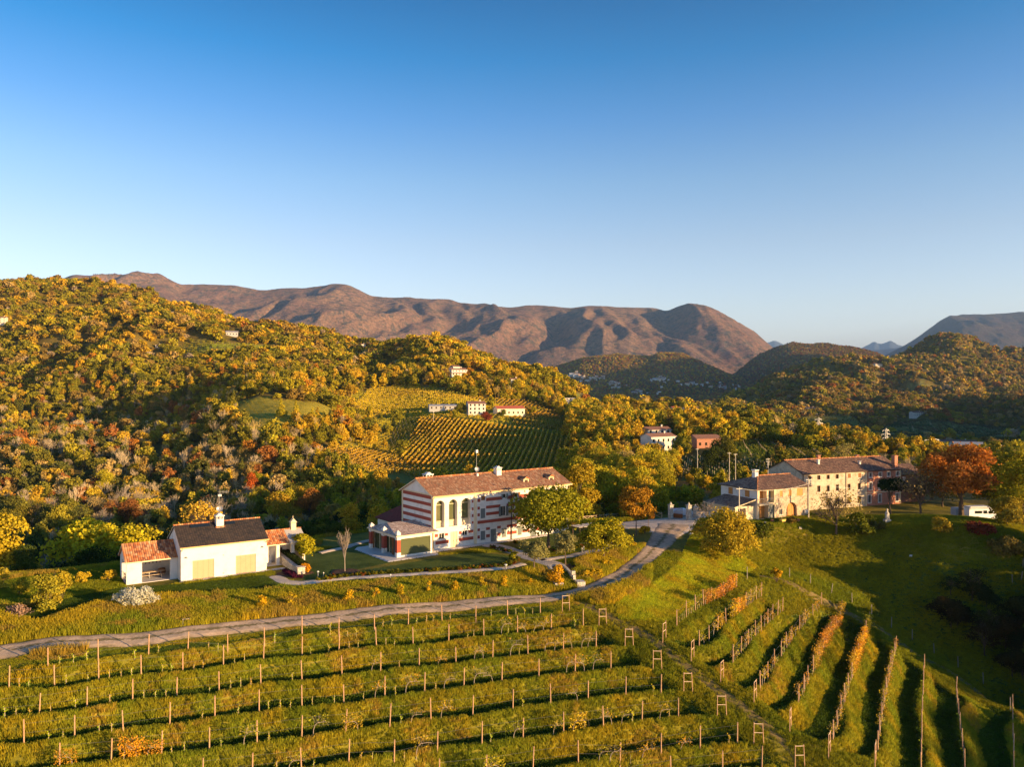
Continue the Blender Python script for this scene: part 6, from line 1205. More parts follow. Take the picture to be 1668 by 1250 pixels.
for y in (-.6, .6): m = MB(); m.box(2.0, 2.06, y-.16, y+.16, .62, .76); part(m, 'headlight', METAL, c)
cp = atY(1601, 150); c = empty('camper_van', Vector((cp.x, cp.y+1, Gz(cp.x, cp.y+1))), .12, 'white camper van with roof box parked under the orange oak', 'camper van')
body_prism(c, 'body', [(-2.9, .4), (2.9, .4), (2.95, 1.0), (2.6, 1.25), (2.0, 1.95), (1.9, 2.45), (-2.85, 2.5), (-2.95, 1.2)], -1.02, 1.02, CARW, .06)
m = MB(); m.box(-1.7, -.3, -1.06, -.99, 1.45, 1.95); m.box(.1, .75, -1.06, -.99, 1.4, 2.0); m.box(1.15, 1.85, -1.05, -.98, 1.35, 1.9); part(m, 'windows', GLASS, c)
m = MB(); m.box(-2.6, 1.5, -.9, .9, 2.56, 2.75); part(m, 'roof_box', PLW, c); m = MB(); m.box(-2.8, 1.7, -1.14, -1.0, 2.28, 2.42); part(m, 'awning', METAL, c)
for x in (-1.8, 1.9):
    for y in (-.92, .92): lathe_wheel(c, x, y, .36, .36, .22)
cp = atY(1578, 152); m = MB(); m.box(-1.4, 1.4, -.9, .9, .45, 1.9); e = empty('trailer', Vector((cp.x-.5, cp.y+2, Gz(cp.x, cp.y+2))), .1, 'dark covered trailer left of the camper van behind the oak trunk', 'trailer'); part(m, 'body', simple('grey_cover', (.35, .38, .42), .7, .1, 2), e)
for y in (-.85, .85): lathe_wheel(e, 0, y, .3, .3, .18)
# statue
p = at(1445, 851, 120); e = empty('statue', p, 0, 'pale weathered stone figure on a plinth in front of the brick house', 'statue'); m = MB(); m.box(-.5, .5, -.5, .5, -.2, .5); part(m, 'plinth', DRYST, e)
me = bpy.data.meshes.new('figure'); prof = [(.42, .5), (.40, .8), (.33, 1.2), (.36, 1.5), (.30, 1.75), (.12, 1.9), (.17, 2.05), (.15, 2.25), (.03, 2.35)]; m = MB(); K = 12; rg = np.random.default_rng(4)
for i, (r, z) in enumerate(prof):
    for k in range(K): a = k*math.tau/K; q = r*(1+.16*math.sin(a*3+z*3)*(z < 1.8)); m.v.append((q*math.cos(a), q*.8*math.sin(a), z))
for i in range(len(prof)-1):
    for k in range(K): m.f.append((i*K+k, i*K+(k+1) % K, (i+1)*K+(k+1) % K, (i+1)*K+k)); m.m.append(0)
part(m, 'figure', DRYST, e, True)
# ================================================================ GARDEN AND FARM TREES
def gpos(px, py, y0=60): return at(px, py, y0)
def tree1(name, px, py, topy, R, base, nl, leaf, seed, lobes, col, lab, r0=.18, cat='tree', shape='round', nb=8, lean=0, Y=None, **kw):
    p = gpos(px, py) if Y is None else atY(px, Y); H = (py-topy)/F*p.y*1.0
    c, L = crown('crown', H, R, base, nl, leaf, seed, lobes, shape=shape, **kw); t = limbs('trunk', H, R, base, seed, r0, L, nb=nb, lean=lean)
    e = empty(name, p-Vector((0, 0, .05)), 0, lab, cat)
    for nm, me in (('trunk', t), ('crown', c)): o = bpy.data.objects.new(nm, me); COL.objects.link(o); o.parent = e; o.color = (*col, 1)
    return e
def bare1(px, py, topy, R, seed, r0, lab, mat=PALEBARK, n=7, depth=5, spread=.5, up=.55, name='bare_tree', leaves=None, Y=None):
    p = gpos(px, py) if Y is None else atY(px, Y); H = (py-topy)/F*p.y; me = bare('branches', H, R, seed, r0, mat, n, depth, spread, up=up, thick=1.3); e = empty(name, p, 0, lab, 'tree'); o = bpy.data.objects.new('branches', me); COL.objects.link(o); o.parent = e
    if leaves:
        c, _ = crown('crown', H, R, H*.25, leaves[0], .2, seed+5, 16, fill=.6); o = bpy.data.objects.new('crown', c); COL.objects.link(o); o.parent = e; o.color = (*leaves[1], 1)
    return e
tree1('walnut_tree', 893, 893, 800, 5.7, 2.4, 6500, .25, 401, 26, (.30, .29, .02), 'large broad green tree in front of the striped villa facade', .26, nb=12, lob=.36)
tree1('broadleaf_tree', 943, 868, 762, 3.6, 2.5, 3600, .24, 402, 17, (.42, .30, .025), 'tall golden tree at the right end of the villa', .2, Y=147)
tree1('broadleaf_tree', 922, 868, 775, 2.6, 2.0, 2400, .24, 412, 12, (.30, .26, .02), 'yellow green tree close behind the right corner of the villa', .2, Y=150)
tree1('broadleaf_tree', 1036, 873, 782, 2.5, 2.7, 3000, .21, 403, 15, (.46, .24, .025), 'slender orange gold tree standing at the edge of the gravel yard', .12, lob=.45)
tree1('broadleaf_tree', 1056, 862, 823, 1.1, 1.6, 700, .2, 404, 7, (.45, .22, .03), 'small orange tree beside the slender orange gold one', .06)
tree1('fruit_tree', 984, 913, 850, 3.9, 1.6, 4200, .2, 405, 20, (.38, .34, .02), 'spreading green yellow fruit tree on the bank above the road bend', .13, nb=12, lob=.34)
tree1('olive_tree', 870, 931, 878, 1.9, 1.7, 2400, .13, 406, 12, (.27, .26, .09), 'left of the two small olive trees above the stone steps', .12)
tree1('olive_tree', 921, 922, 863, 1.55, 1.9, 2300, .13, 407, 12, (.30, .28, .10), 'right, taller one of the two small olive trees above the stone steps', .11)
tree1('broadleaf_tree', 494, 917, 868, 1.75, 1.2, 1900, .17, 408, 11, (.42, .38, .02), 'small bright yellow green tree right of the barn side wing', .07)
b = bare1(562, 932, 857, 1.2, 409, .09, 'slim leafless young tree with a straight pale trunk on the lawn', n=9, depth=4, spread=.28, up=.9)
m = MB(); p = b.location
tree1('oak_tree', 1566, 863, 742, 6.3, 4.2, 8500, .27, 410, 34, (.52, .20, .04), 'big orange oak with a dark trunk beside the camper van', .5, nb=14, lob=.30, Y=143)
tree1('pine_tree', 1451, 840, 783, 3.3, 3.4, 3000, .2, 411, 16, (.028, .05, .014), 'dark flat topped pine in front of the brick house', .16, shape='umbrella', lean=-.12, nb=10)
bare1(1362, 872, 795, 4.6, 412, .2, 'bushy tan tree, nearly leafless, in front of the stone long house', BARK, 9, 5, .62, leaves=(260, (.42, .32, .09)))
bare1(1500, 858, 782, 5.2, 413, .2, 'wide grey brown leafless tree between the dark pine and the orange oak', BARK, 9, 5, .62, leaves=(420, (.30, .22, .09)), Y=144)
bare1(1157, 872, 815, 3.4, 414, .12, 'pale leafless bush beside the gate wall', PALEBARK, 9, 4, .6)
tree1('broadleaf_tree', 1652, 895, 775, 4.6, 1.5, 4200, .26, 415, 18, (.24, .22, .02), 'tall yellow green tree at the right edge beyond the camper van', .25, Y=156)
tree1('broadleaf_tree', 1632, 862, 790, 4.2, 1.5, 3200, .26, 416, 15, (.16, .15, .02), 'olive green tree behind the camper van', .22, Y=165)
tree1('broadleaf_tree', 1668, 900, 790, 4.8, 1.0, 3200, .26, 418, 16, (.36, .32, .02), 'yellow green tree cut by the right edge of the photo', .25, Y=136)
tree1('broadleaf_tree', 1618, 850, 775, 4.8, 1.5, 3200, .26, 419, 16, (.20, .19, .02), 'dark olive tree standing behind the camper van roof', .22, Y=172)
tree1('broadleaf_tree', 1641, 885, 838, 3.2, .4, 2200, .22, 420, 12, (.34, .26, .03), 'low golden brown tree right of the red brown shrub', .15, Y=131)
tree1('broadleaf_tree', 1535, 850, 765, 5.2, 1.5, 3200, .26, 417, 15, (.14, .12, .02), 'dull green tree just behind the orange oak', .22, Y=168)
def shrub(px, py, H, R, nl, leaf, seed, col, lab, lobes=9, cat='shrub', name='shrub', y0=55, base=.05, **kw):
    p = gpos(px, py, y0); c, L = crown('leaves', H, R, base, nl, leaf, seed, lobes, **kw); e = empty(name, p, 0, lab, cat); o = bpy.data.objects.new('leaves', c); COL.objects.link(o); o.parent = e; o.color = (*col, 1)
    m = MB(); rg = np.random.default_rng(seed)
    for k in range(7): a = rg.uniform(0, 6.28); m.tube((0, 0, -.1), (R*.6*math.cos(a), R*.6*math.sin(a), H*rg.uniform(.6, .95)), .03, .01, 4, cap=False)
    part(m, 'stems', BARK, e); return e
shrub(1186, 906, 6.6, 5.0, 5200, .22, 501, (.48, .36, .03), 'huge round yellow bush left of the stone farmhouse', 24, lob=.34)
shrub(1405, 872, 3.6, 2.4, 1700, .2, 502, (.15, .17, .02), 'green bush right of the bushy tan tree')
shrub(1600, 870, 1.4, 2.2, 900, .2, 503, (.20, .05, .025), 'low red brown shrub below the camper van'); shrub(1534, 868, 2.2, 1.7, 900, .2, 504, (.42, .30, .03), 'small yellow shrub at the left foot of the orange oak')
shrub(1240, 876, 2.2, 2.0, 900, .2, 505, (.13, .15, .02), 'green shrub at the right foot of the huge yellow bush'); shrub(1640, 905, 2.6, 2.4, 1300, .22, 506, (.24, .18, .04), 'brownish bush at the right edge below the tall yellow green tree')
shrub(1425, 866, 1.5, 1.6, 600, .18, 507, (.12, .12, .03), 'low dark shrub with pale stones left of the stone figure'); shrub(1290, 853, 1.0, .9, 400, .15, 508, (.30, .2, .04), 'small brown shrub by the farmhouse door')
e = shrub(221, 990, 2.5, 2.3, 2600, .13, 509, (.60, .60, .48), 'round silvery white bush on the grass below the barn porch', 44, lob=.26); e.scale = (1.08, .8, .92)
shrub(76, 995, 4.6, 1.5, 1500, .16, 510, (.36, .32, .03), 'tall ragged yellow green shrub on the bank at left', 12, lob=.5); shrub(98, 985, 3.8, 1.3, 1000, .16, 511, (.46, .36, .03), 'second ragged yellow shrub just right of the tall one', 9, lob=.5)
shrub(133, 951, 1.7, .85, 600, .14, 512, (.62, .44, .03), 'small round golden shrub at the lawn edge left of the porch'); shrub(177, 949, 2.0, .75, 600, .14, 513, (.50, .36, .03), 'small golden shrub beside the porch wall'); shrub(33, 970, 1.9, 1.0, 600, .15, 514, (.42, .36, .03), 'small yellow green shrub near the left edge')
shrub(3, 962, 3.2, .9, 700, .15, 515, (.50, .40, .04), 'yellow shrub cut by the left edge of the lawn'); shrub(28, 1003, .9, 1.2, 300, .13, 516, (.36, .24, .18), 'low pinkish dry shrub at left')
shrub(498, 934, 1.3, .8, 600, .12, 517, (.70, .33, .02), 'bright orange shrub behind the end of the stone garden wall')
shrub(906, 956, 2.7, .95, 1000, .13, 518, (.72, .40, .02), 'brightest orange yellow shrub left of the stone steps', shape='column')
names_y = ['fresh', 'pale', 'bright', 'dull', 'slender', 'low']; 
YS = [(426, 994, 1.7, 'first'), (474, 991, 1.9, 'second'), (567, 984, 1.6, 'third'), (611, 977, 1.5, 'fourth'), (652, 975, 1.6, 'fifth'), (698, 969, 1.8, 'sixth'), (740, 968, 1.4, 'seventh'), (784, 963, 2.3, 'eighth and tallest'), (822, 961, 1.8, 'ninth'), (860, 957, 1.3, 'tenth')]
for i, (px, py, h, nm) in enumerate(YS): shrub(px, py, h, .55, 420, .12, 530+i, (.66, .42, .02) if i % 3 != 1 else (.50, .36, .02), '%s yellow shrub from the left on the bank between garden path and road' % nm, 7, shape='column' if i % 2 == 0 else 'round', base=.1)
for i, (px, py, h, lab) in enumerate([(1012, 885, 1.9, 'golden shrub on the bank right of the fruit tree'), (1050, 870, 1.5, 'golden shrub at the tip of the bank by the gravel yard'), (990, 925, 1.1, 'low yellow shrub below the fruit tree'), (955, 945, 1.3, 'yellow shrub right of the stone steps'), (1028, 893, 1.0, 'pale yellow shrub near the road bend'), (972, 940, 1.0, 'small dull yellow shrub near the steps')]):
    shrub(px, py, h, .85, 500, .13, 560+i, (.62, .42, .02), lab, 7)
shrub(1265, 950, 2.1, .8, 500, .14, 570, (.70, .42, .02), 'small golden tree standing alone above the right vineyard block', base=.9)
shrub(835, 912, 1.0, .6, 300, .12, 571, (.34, .32, .02), 'round yellow green shrub at the tip of the lawn'); shrub(818, 899, .7, .4, 200, .1, 572, (.08, .10, .02), 'small clipped dark shrub by the villa path')
# lower right: thicket in the hollow, its shade put into the dark shrub colour
rg = np.random.default_rng(77)
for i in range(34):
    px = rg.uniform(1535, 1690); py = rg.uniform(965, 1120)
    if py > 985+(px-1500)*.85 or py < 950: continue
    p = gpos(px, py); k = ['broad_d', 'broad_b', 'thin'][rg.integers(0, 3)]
    plant(k, p, rg.uniform(2.6, 5.0), rg.uniform(0, 6), (.05*rg.uniform(.7, 1.5), .06*rg.uniform(.7, 1.3), .018), 'shade-darkened shrub of the thicket filling the shaded hollow at the lower right', 'shrub', 'shade-darkened shrubs of the thicket in the shaded hollow', 1.25, 'shrub')
# hedge and dry-stone wall by the barn wing
a = onz(454, 915, -24.7); b = onz(491, 937, -24.7); wl = math.hypot(b[0]-a[0], b[1]-a[1]); an = math.atan2(b[1]-a[1], b[0]-a[0])
e = empty('garden_wall', Vector((a[0], a[1], -24.75)), an, 'low dry stone garden wall with a block at its end beside the barn wing', 'wall'); m = MB(); m.prism([(0, -.3), (wl-.9, -.3), (wl-.9, .75), (0, 1.35)], -.28, .28); part(m, 'wall', DRYST, e); m = MB(); m.box(wl-.88, wl, -.5, .5, -.3, 1.0); m.box(wl-.95, wl+.07, -.57, .57, 1.0, 1.1); part(m, 'end_block', DRYST, e)
rg = np.random.default_rng(12); n_ = 2600; C = np.stack([rg.uniform(0, wl-1.2, n_), rg.uniform(.45, 1.35, n_), rg.uniform(.0, 1.0, n_)], 1); fc = rg.integers(0, 3, n_); C[fc == 0, 1] = .45; C[fc == 1, 2] = 1.0; C[:, 2] = C[:, 2]*(1.55-.4*C[:, 0]/wl); Vv, Ff = leaf_cloud(C, np.where((fc == 0)[:, None], [[0, -1, .2]], [[0, .2, 1]]), .11, rg)
hm = mesh_np('leaves', Vv, Ff, LEAF, link=False); hm.attributes.new('var', 'FLOAT', 'FACE').data.foreach_set('value', rg.uniform(size=n_).astype(np.float32))
e = empty('hedge', Vector((a[0], a[1], -24.7)), an, 'clipped dark green hedge behind the low stone garden wall', 'hedge'); o = bpy.data.objects.new('leaves', hm); COL.objects.link(o); o.parent = e; o.color = (.06, .085, .02, 1); m = MB(); m.box(.05, wl-1.25, .55, 1.3, 0, 1.0); part(m, 'stems', DARKW, e)
SOIL = gravel('dark_garden_soil', (.07, .04, .03), (.17, .10, .06), 3.0)
def blob(px, py, r, seed, z=-24.75):
    x, y = onz(px, py, z); rg = np.random.default_rng(seed); return [(x+r*rg.uniform(.8, 1.15)*math.cos(t), y+r*.9*rg.uniform(.8, 1.15)*math.sin(t)) for t in np.linspace(0, 6.28, 14)[:-1]]
for args in ((562, 933, 2.2, 1), (872, 932, 2.0, 2), (921, 923, 1.9, 3), (480, 935, 2.2, 4), (985, 905, 2.4, 5)): drape('soil_bed', blob(*args), SOIL, .085, .3)
drape('soil_bed', [onz(*p, -24.7) for p in ((520, 946), (560, 939), (640, 934), (760, 927), (825, 922), (846, 912), (838, 900), (846, 916), (825, 926), (760, 930), (640, 937.5), (560, 942.5), (522, 949))], SOIL, .075, .25)
# ---------------------------------------------------------------- steps with stone walls
s0 = gpos(905, 925); s1 = gpos(927, 957); d = Vector((s1.x-s0.x, s1.y-s0.y, 0)); L_ = d.length; an = math.atan2(d.y, d.x); e = empty('stone_steps', s0, an, 'stone garden steps between low walls leading down to the road', 'steps'); dz = s0.z-s1.z; nS = 8
m = MB()
for k in range(nS): m.box(L_*k/nS, L_*(k+1)/nS+.05, -.85, .85, -dz-.6, .05-dz*(k+.5)/nS)
part(m, 'treads', STONEPAV, e)
for sy in (-1, 1):
    m = MB(); m.face([(0, sy*.88, -.5), (L_*.85, sy*.88, -dz-.5), (L_*.85, sy*.88, .75-dz*.6), (0, sy*.88, .45)]); y0, y1 = (sy*.88, sy*1.22) if sy > 0 else (sy*1.22, sy*.88)
    m = MB(); m.prism([(0, -.8), (L_*.85, -dz-.8), (L_*.85, .85-dz*.65), (0, .45)], y0, y1); part(m, 'side_wall', DRYST, e)
    m = MB(); m.box(L_*.72, L_*.72+.45, sy*1.05-.25, sy*1.05+.25, -dz-.5, 1.15-dz*.5); part(m, 'pier', DRYST, e)
    m = MB(); m.box(L_*.9, L_*1.1, sy*1.5-.55, sy*1.5+.55, -dz-.6, .75-dz); part(m, 'block', DRYST, e)
# ---------------------------------------------------------------- rustic fences, low pergola, lamps
RAILW = simple('pale_fence_wood', (.55, .40, .24), .8, .15, 4)
def crossfence(p, q, bays, lab):
    d = Vector((q.x-p.x, q.y-p.y, 0)); L = d.length; an = math.atan2(d.y, d.x); e = empty('wooden_fence', p, an, lab, 'fence'); w = L/bays; dz = (q.z-p.z)/L
    for k in range(bays+1): m = MB(); m.tube((k*w, 0, k*w*dz-.3), (k*w, 0, k*w*dz+1.25), .07, .07, 6); part(m, 'post', RAILW, e)
    for k in range(bays):
        m = MB(); z0 = k*w*dz; z1 = (k+1)*w*dz; m.tube((k*w, 0, z0+1.15), ((k+1)*w, 0, z1+1.15), .055, .055, 6); m.tube((k*w, .08, z0+.2), ((k+1)*w, .08, z1+1.1), .045, .045, 5); m.tube((k*w, -.08, z0+1.1), ((k+1)*w, -.08, z1+.2), .045, .045, 5); part(m, 'rails', RAILW, e)
crossfence(gpos(950, 852), gpos(1012, 846), 5, 'rustic cross railed wooden fence along the back of the gravel yard'); crossfence(gpos(1062, 845), gpos(1078, 846), 1, 'single bay of cross railed fence near the stone gate pillar')
p = gpos(955, 874); e = empty('low_pergola', p, .62, 'low dark timber pergola with pale slats on top right of the villa', 'pergola')
for sx in (-2.2, 0, 2.2):
    for sy in (-.9, .9): m = MB(); m.box(sx-.07, sx+.07, sy-.07, sy+.07, -.2, 1.7); part(m, 'post', DARKW, e)
m = MB(); m.box(-2.5, 2.5, -1.0, -.85, 1.7, 1.85); m.box(-2.5, 2.5, .85, 1.0, 1.7, 1.85); part(m, 'beam', DARKW, e)
for k in range(5): m = MB(); m.box(-2.5+k*1.05, -1.75+k*1.05, -1.15, 1.15, 1.855, 1.90); part(m, 'slat', PLW, e)
def lamp(px, py, h, lab, w=.07):
    p = gpos(px, py); e = empty('garden_lamp', p, 0, lab, 'lamp'); m = MB(); m.tube((0, 0, -.1), (0, 0, h), w*.6, w*.6, 8); part(m, 'post', METAL, e); m = MB(); m.tube((0, 0, h), (0, 0, h+.12), w*1.4, w*1.2, 8); part(m, 'head', PLW, e)
lamp(824, 932, .9, 'short pale garden lamp beside the path below the villa lawn', .14); lamp(518, 941, .7, 'left garden lamp near the stone wall end', .1); lamp(527, 942, .6, 'right garden lamp near the stone wall end', .06); lamp(948, 902, .7, 'garden lamp beside the upper path right of the olive trees', .07); lamp(951, 898, .6, 'rear garden lamp beside the upper path', .07); lamp(636, 945, .6, 'dark little lamp at the edge of the lower garden path', .08)
for i, (px, py) in enumerate([(974, 866), (982, 864), (995, 862)]):
    c, L = crown('leaves', 3.2+.4*(i == 1), .28, .1, 420, .1, 600+i, 10, shape='column'); e = empty('cypress_tree', gpos(px, py), 0, ['left of three slim young cypresses beside the pergola', 'middle and tallest of three slim young cypresses', 'right of three slim young cypresses beside the yard'][i], 'tree'); o = bpy.data.objects.new('crown', c); COL.objects.link(o); o.parent = e; o.color = (.06, .08, .02, 1); m = MB(); m.tube((0, 0, -.2), (0, 0, 2.8), .05, .02, 5); part(m, 'trunk', BARK, e)
def rock(px, py, r, seed, lab, mat=DRYST, sq=(1, 1, .7)):
    p = gpos(px, py, 50); bmv = []; rg = np.random.default_rng(seed); m = MB(); K, R_ = 9, 6
    for i in range(R_+1):
        for k in range(K): th = math.pi*i/R_; a = k*math.tau/K; q = r*(1+.22*rg.normal()*(0 < i < R_)); m.v.append((q*math.sin(th)*math.cos(a)*sq[0], q*math.sin(th)*math.sin(a)*sq[1], q*math.cos(th)*sq[2]+r*.2))
    for i in range(R_):
        for k in range(K): m.f.append((i*K+k, i*K+(k+1) % K, (i+1)*K+(k+1) % K, (i+1)*K+k)); m.m.append(0)
    o = m.build('boulder', mat); o.location = p; tag(o, lab, 'boulder'); return o
rock(297, 1019, .35, 1, 'white boulder on the road verge below the barn', PLW); rock(1126, 871, .35, 2, 'small white boulder at the top of the grass mound', PLW); rock(1412, 858, .5, 3, 'pale boulder at the lawn edge before the brick house'); rock(1303, 862, .35, 4, 'pale stone on the farmhouse lawn'); rock(1484, 907, .28, 5, 'white stone on the sunlit slope at right', PLW)
p = gpos(303, 1018); e = empty('weathered_trestle', p, .4, 'weathered wooden trestle standing in the long grass above the white boulder', 'trestle'); m = MB(); m.box(-.5, .5, -.16, .16, .72, .8); part(m, 'top', RAILW, e); e.scale = (.8, .8, .8)
for sx in (-.38, .38): m = MB(); m.tube((sx, -.25, -.1), (sx, 0, .72), .04, .04, 5); m.tube((sx, .25, -.1), (sx, 0, .72), .04, .04, 5); part(m, 'leg', PLW, e)
p = gpos(1275, 853); e = empty('wheelbarrow', p, .5, 'yellow wheelbarrow left standing on the farmhouse forecourt', 'wheelbarrow'); m = MB(); m.face([(-.5, -.3, .45), (.5, -.35, .55), (.5, .35, .55), (-.5, .3, .45)]); m.prism([(-.45, .35), (.3, .35), (.55, .75), (-.6, .7)], -.33, .33); part(m, 'tray', simple('yellow_paint', (.7, .45, .08), .5, .1, 3), e); lathe_wheel(e, .65, 0, .2, .2, .1)
for i, (px, py, c) in enumerate([(1258, 852, (.4, .15, .08)), (1300, 851, (.45, .2, .1)), (1246, 856, (.3, .3, .3))]):
    m = MB(); m.tube((0, 0, 0), (0, 0, .55), .22, .32, 12); o = m.build('plant_pot', simple('pot_%d' % i, c, .8, .1, 3)); o.location = gpos(px, py); tag(o, ['terracotta pot left of the wheelbarrow by the farmhouse', 'terracotta pot right of the farmhouse door', 'grey pot at the left corner of the farmhouse forecourt'][i], 'plant pot')
# fence posts along the earth track and on the lawn
for i, (px, py, h) in enumerate([(1217, 946, 2.0), (1286, 942, 1.5), (1320, 952, 1.5), (1354, 967, 1.5), (1388, 984, 1.6), (1420, 1004, 1.7), (1452, 1024, 1.6), (1486, 1043, 1.5), (1522, 1066, 1.5), (1561, 1089, 1.6), (1602, 1117, 1.7), (1646, 1160, 1.7), (1649, 952, 1.4), (1663, 947, 1.5), (1666, 925, 1.4)]):
    m = MB(); rg = np.random.default_rng(i); m.tube((0, 0, -.2), (rg.normal()*.08, rg.normal()*.05, h), .06, .05, 6); o = m.build('fence_post', simple('grey_weathered_wood', (.33, .28, .22), .9, .2, 5)); o.location = gpos(px, py); tag(o, 'weathered wooden fence post along the lower side of the earth track' if 0 < i < 12 else ('weathered post standing alone at the foot of the grass mound' if i == 0 else 'grey fence post near the right edge below the lawn'), 'fence post', 'weathered fence posts beside the track' if i < 12 else 'grey fence posts at the right edge')
# ================================================================ THE NEAR VINEYARD
POSTM = simple('vineyard_post_wood', (.50, .30, .17), .85, .22, 6)
pm = MB(); pm.tube((0, 0, -.3), (0, 0, 2.08), .062, .052, 7); pme = pm.build('vineyard_post', POSTM, link=False)
ordn = ['first', 'second', 'third', 'fourth', 'fifth', 'sixth', 'seventh', 'eighth', 'ninth', 'tenth', 'eleventh']
def seat(px, py, z):
    x, y = onz(px, py, z); return Vector((x, y, Gz(x, y)))
ROWS = {}
for side, D in (('left', LEFT), ('right', RIGHT)):
    for k, pts in D.items():
        rg = np.random.default_rng(k+(50 if side == 'right' else 0)); P = []
        for px, py in pts:
            p = seat(px, py, ZR[k]); P.append(p); o = bpy.data.objects.new('vineyard_post', pme); COL.objects.link(o); o.location = p; o.rotation_euler = (rg.normal()*.02, rg.normal()*.025, rg.uniform(0, 6)); o.scale = (1, 1, rg.uniform(.95, 1.05))
            n_ = k+1 if side == 'left' else k
            tag(o, ('wooden post in the %s long row below the road, left vineyard block' if side == 'left' else 'wooden post in the %s row from the grass mound, right vineyard block') % ordn[n_ if side == 'left' and n_ < 11 else min(n_-1, 10)] if side == 'right' else 'wooden post in the %s long row below the road, left vineyard block' % ordn[k], 'vineyard post', '%s row posts of the %s vineyard block' % (ordn[k] if side == 'left' else ordn[k-1], side))
        ROWS[(side, k)] = P
# braced row ends: two posts joined by two bars
WHITEW = simple('pale_bar_wood', (.66, .50, .34), .8, .1, 4)
for side, D, E_ in (('left', LEFT, LEND), ('right', RIGHT, REND)):
    for k, (px, py) in E_.items():
        p = seat(px, py, ZR[k]); nb_ = ROWS[(side, k)][-1] if side == 'left' else ROWS[(side, k)][0]; d = Vector((p.x-nb_.x, p.y-nb_.y, 0)).normalized(); an = math.atan2(d.y, d.x)
        e = empty('row_end_brace', p, an, 'braced end frame of the %s row in the %s vineyard block' % (ordn[k] if side == 'left' else ordn[k-1], side), 'vineyard brace', 'braced row ends of the %s vineyard block' % side)
        for s in (-.48, .48):
            q = Vector((p.x+d.x*s, p.y+d.y*s, 0)); dz = Gz(q.x, q.y)-p.z; m = MB(); m.tube((s, 0, dz-.3), (s-(.12 if s > 0 else -.02), 0, dz+2.15), .045, .04, 7); part(m, 'post', POSTM, e)
        for z in (1.2, 2.05): m = MB(); m.tube((-.48, 0, z), (.42, 0, z-.03), .035, .035, 5); part(m, 'crossbar', WHITEW, e)
# wires
WIREM = simple('galvanised_wire', (.45, .42, .38), .5, .05, 3, 0, .5, .6)
for (side, k), P in ROWS.items():
    m = MB()
    for a, b in zip(P[:-1], P[1:]):
        for h in (.95, 1.75): m.tube(a+Vector((0, 0, h)), b+Vector((0, 0, h)), .007, .007, 3, cap=False)
    tag(m.build('trellis_wire', WIREM), 'trellis wires of the %s row in the %s vineyard block' % (ordn[k] if side == 'left' else ordn[k-1], side), 'wire', 'trellis wires of the %s vineyard block' % side)
# vines: young staked plants, arched old vines, leafy golden stretches
def vine_young(seed):
    rg = np.random.default_rng(seed); m = MB(); m.tube((0, 0, -.1), (0, 0, .95), .022, .018, 5); st = m.build('stake', WHITEW, link=False); n = 26
    C = np.stack([rg.normal(size=n)*.10, rg.normal(size=n)*.10, rg.uniform(.15, 1.05, n)], 1); Vv, Ff = leaf_cloud(C, rndunit(n, rg), .055, rg); me = mesh_np('leaves', Vv, Ff, LEAF, link=False); me.attributes.new('var', 'FLOAT', 'FACE').data.foreach_set('value', rg.uniform(.3, 1, n).astype(np.float32)); return [('stake', st), ('leaves', me)]
def vine_old(seed, nl, lo=.8, hi=1.8, spr=1.3):
    rg = np.random.default_rng(seed); m = MB(); pts = [(0, 0, -.1), (.03, 0, .5), (.12, 0, .85), (.35, .03, 1.05), (.8, 0, 1.08), (1.25, 0, 1.0)]
    for a, b, r in zip(pts[:-1], pts[1:], (.035, .033, .03, .025, .02)): m.tube(a, b, r, r*.85, 5, cap=False)
    for _ in range(9): x = rg.uniform(.1, 1.2); q = (x+rg.normal()*.3, rg.normal()*.25, 1.05+rg.uniform(.1, .7)); m.tube((x, 0, 1.03), q, .010, .006, 3, cap=False); m.tube(q, (q[0]+rg.normal()*.3, q[1]*1.6, q[2]-rg.uniform(0, .5)), .007, .004, 3, cap=False)
    st = m.build('stem', PALEBARK, link=False); C = np.stack([rg.uniform(-.4, spr, nl), rg.normal(size=nl)*.22, rg.uniform(lo, hi, nl)], 1); Vv, Ff = leaf_cloud(C, rndunit(nl, rg), .06, rg); me = mesh_np('leaves', Vv, Ff, LEAF, link=False); me.attributes.new('var', 'FLOAT', 'FACE').data.foreach_set('value', rg.uniform(.3, 1, nl).astype(np.float32)); return [('stem', st), ('leaves', me)]
YV = [vine_young(i) for i in range(3)]; OV = [vine_old(10+i, 60) for i in range(3)]; LV = [vine_old(20+i, 330, .35, 1.95, 1.5) for i in range(3)]; BV = [vine_old(30, 8)]
cnt = 0
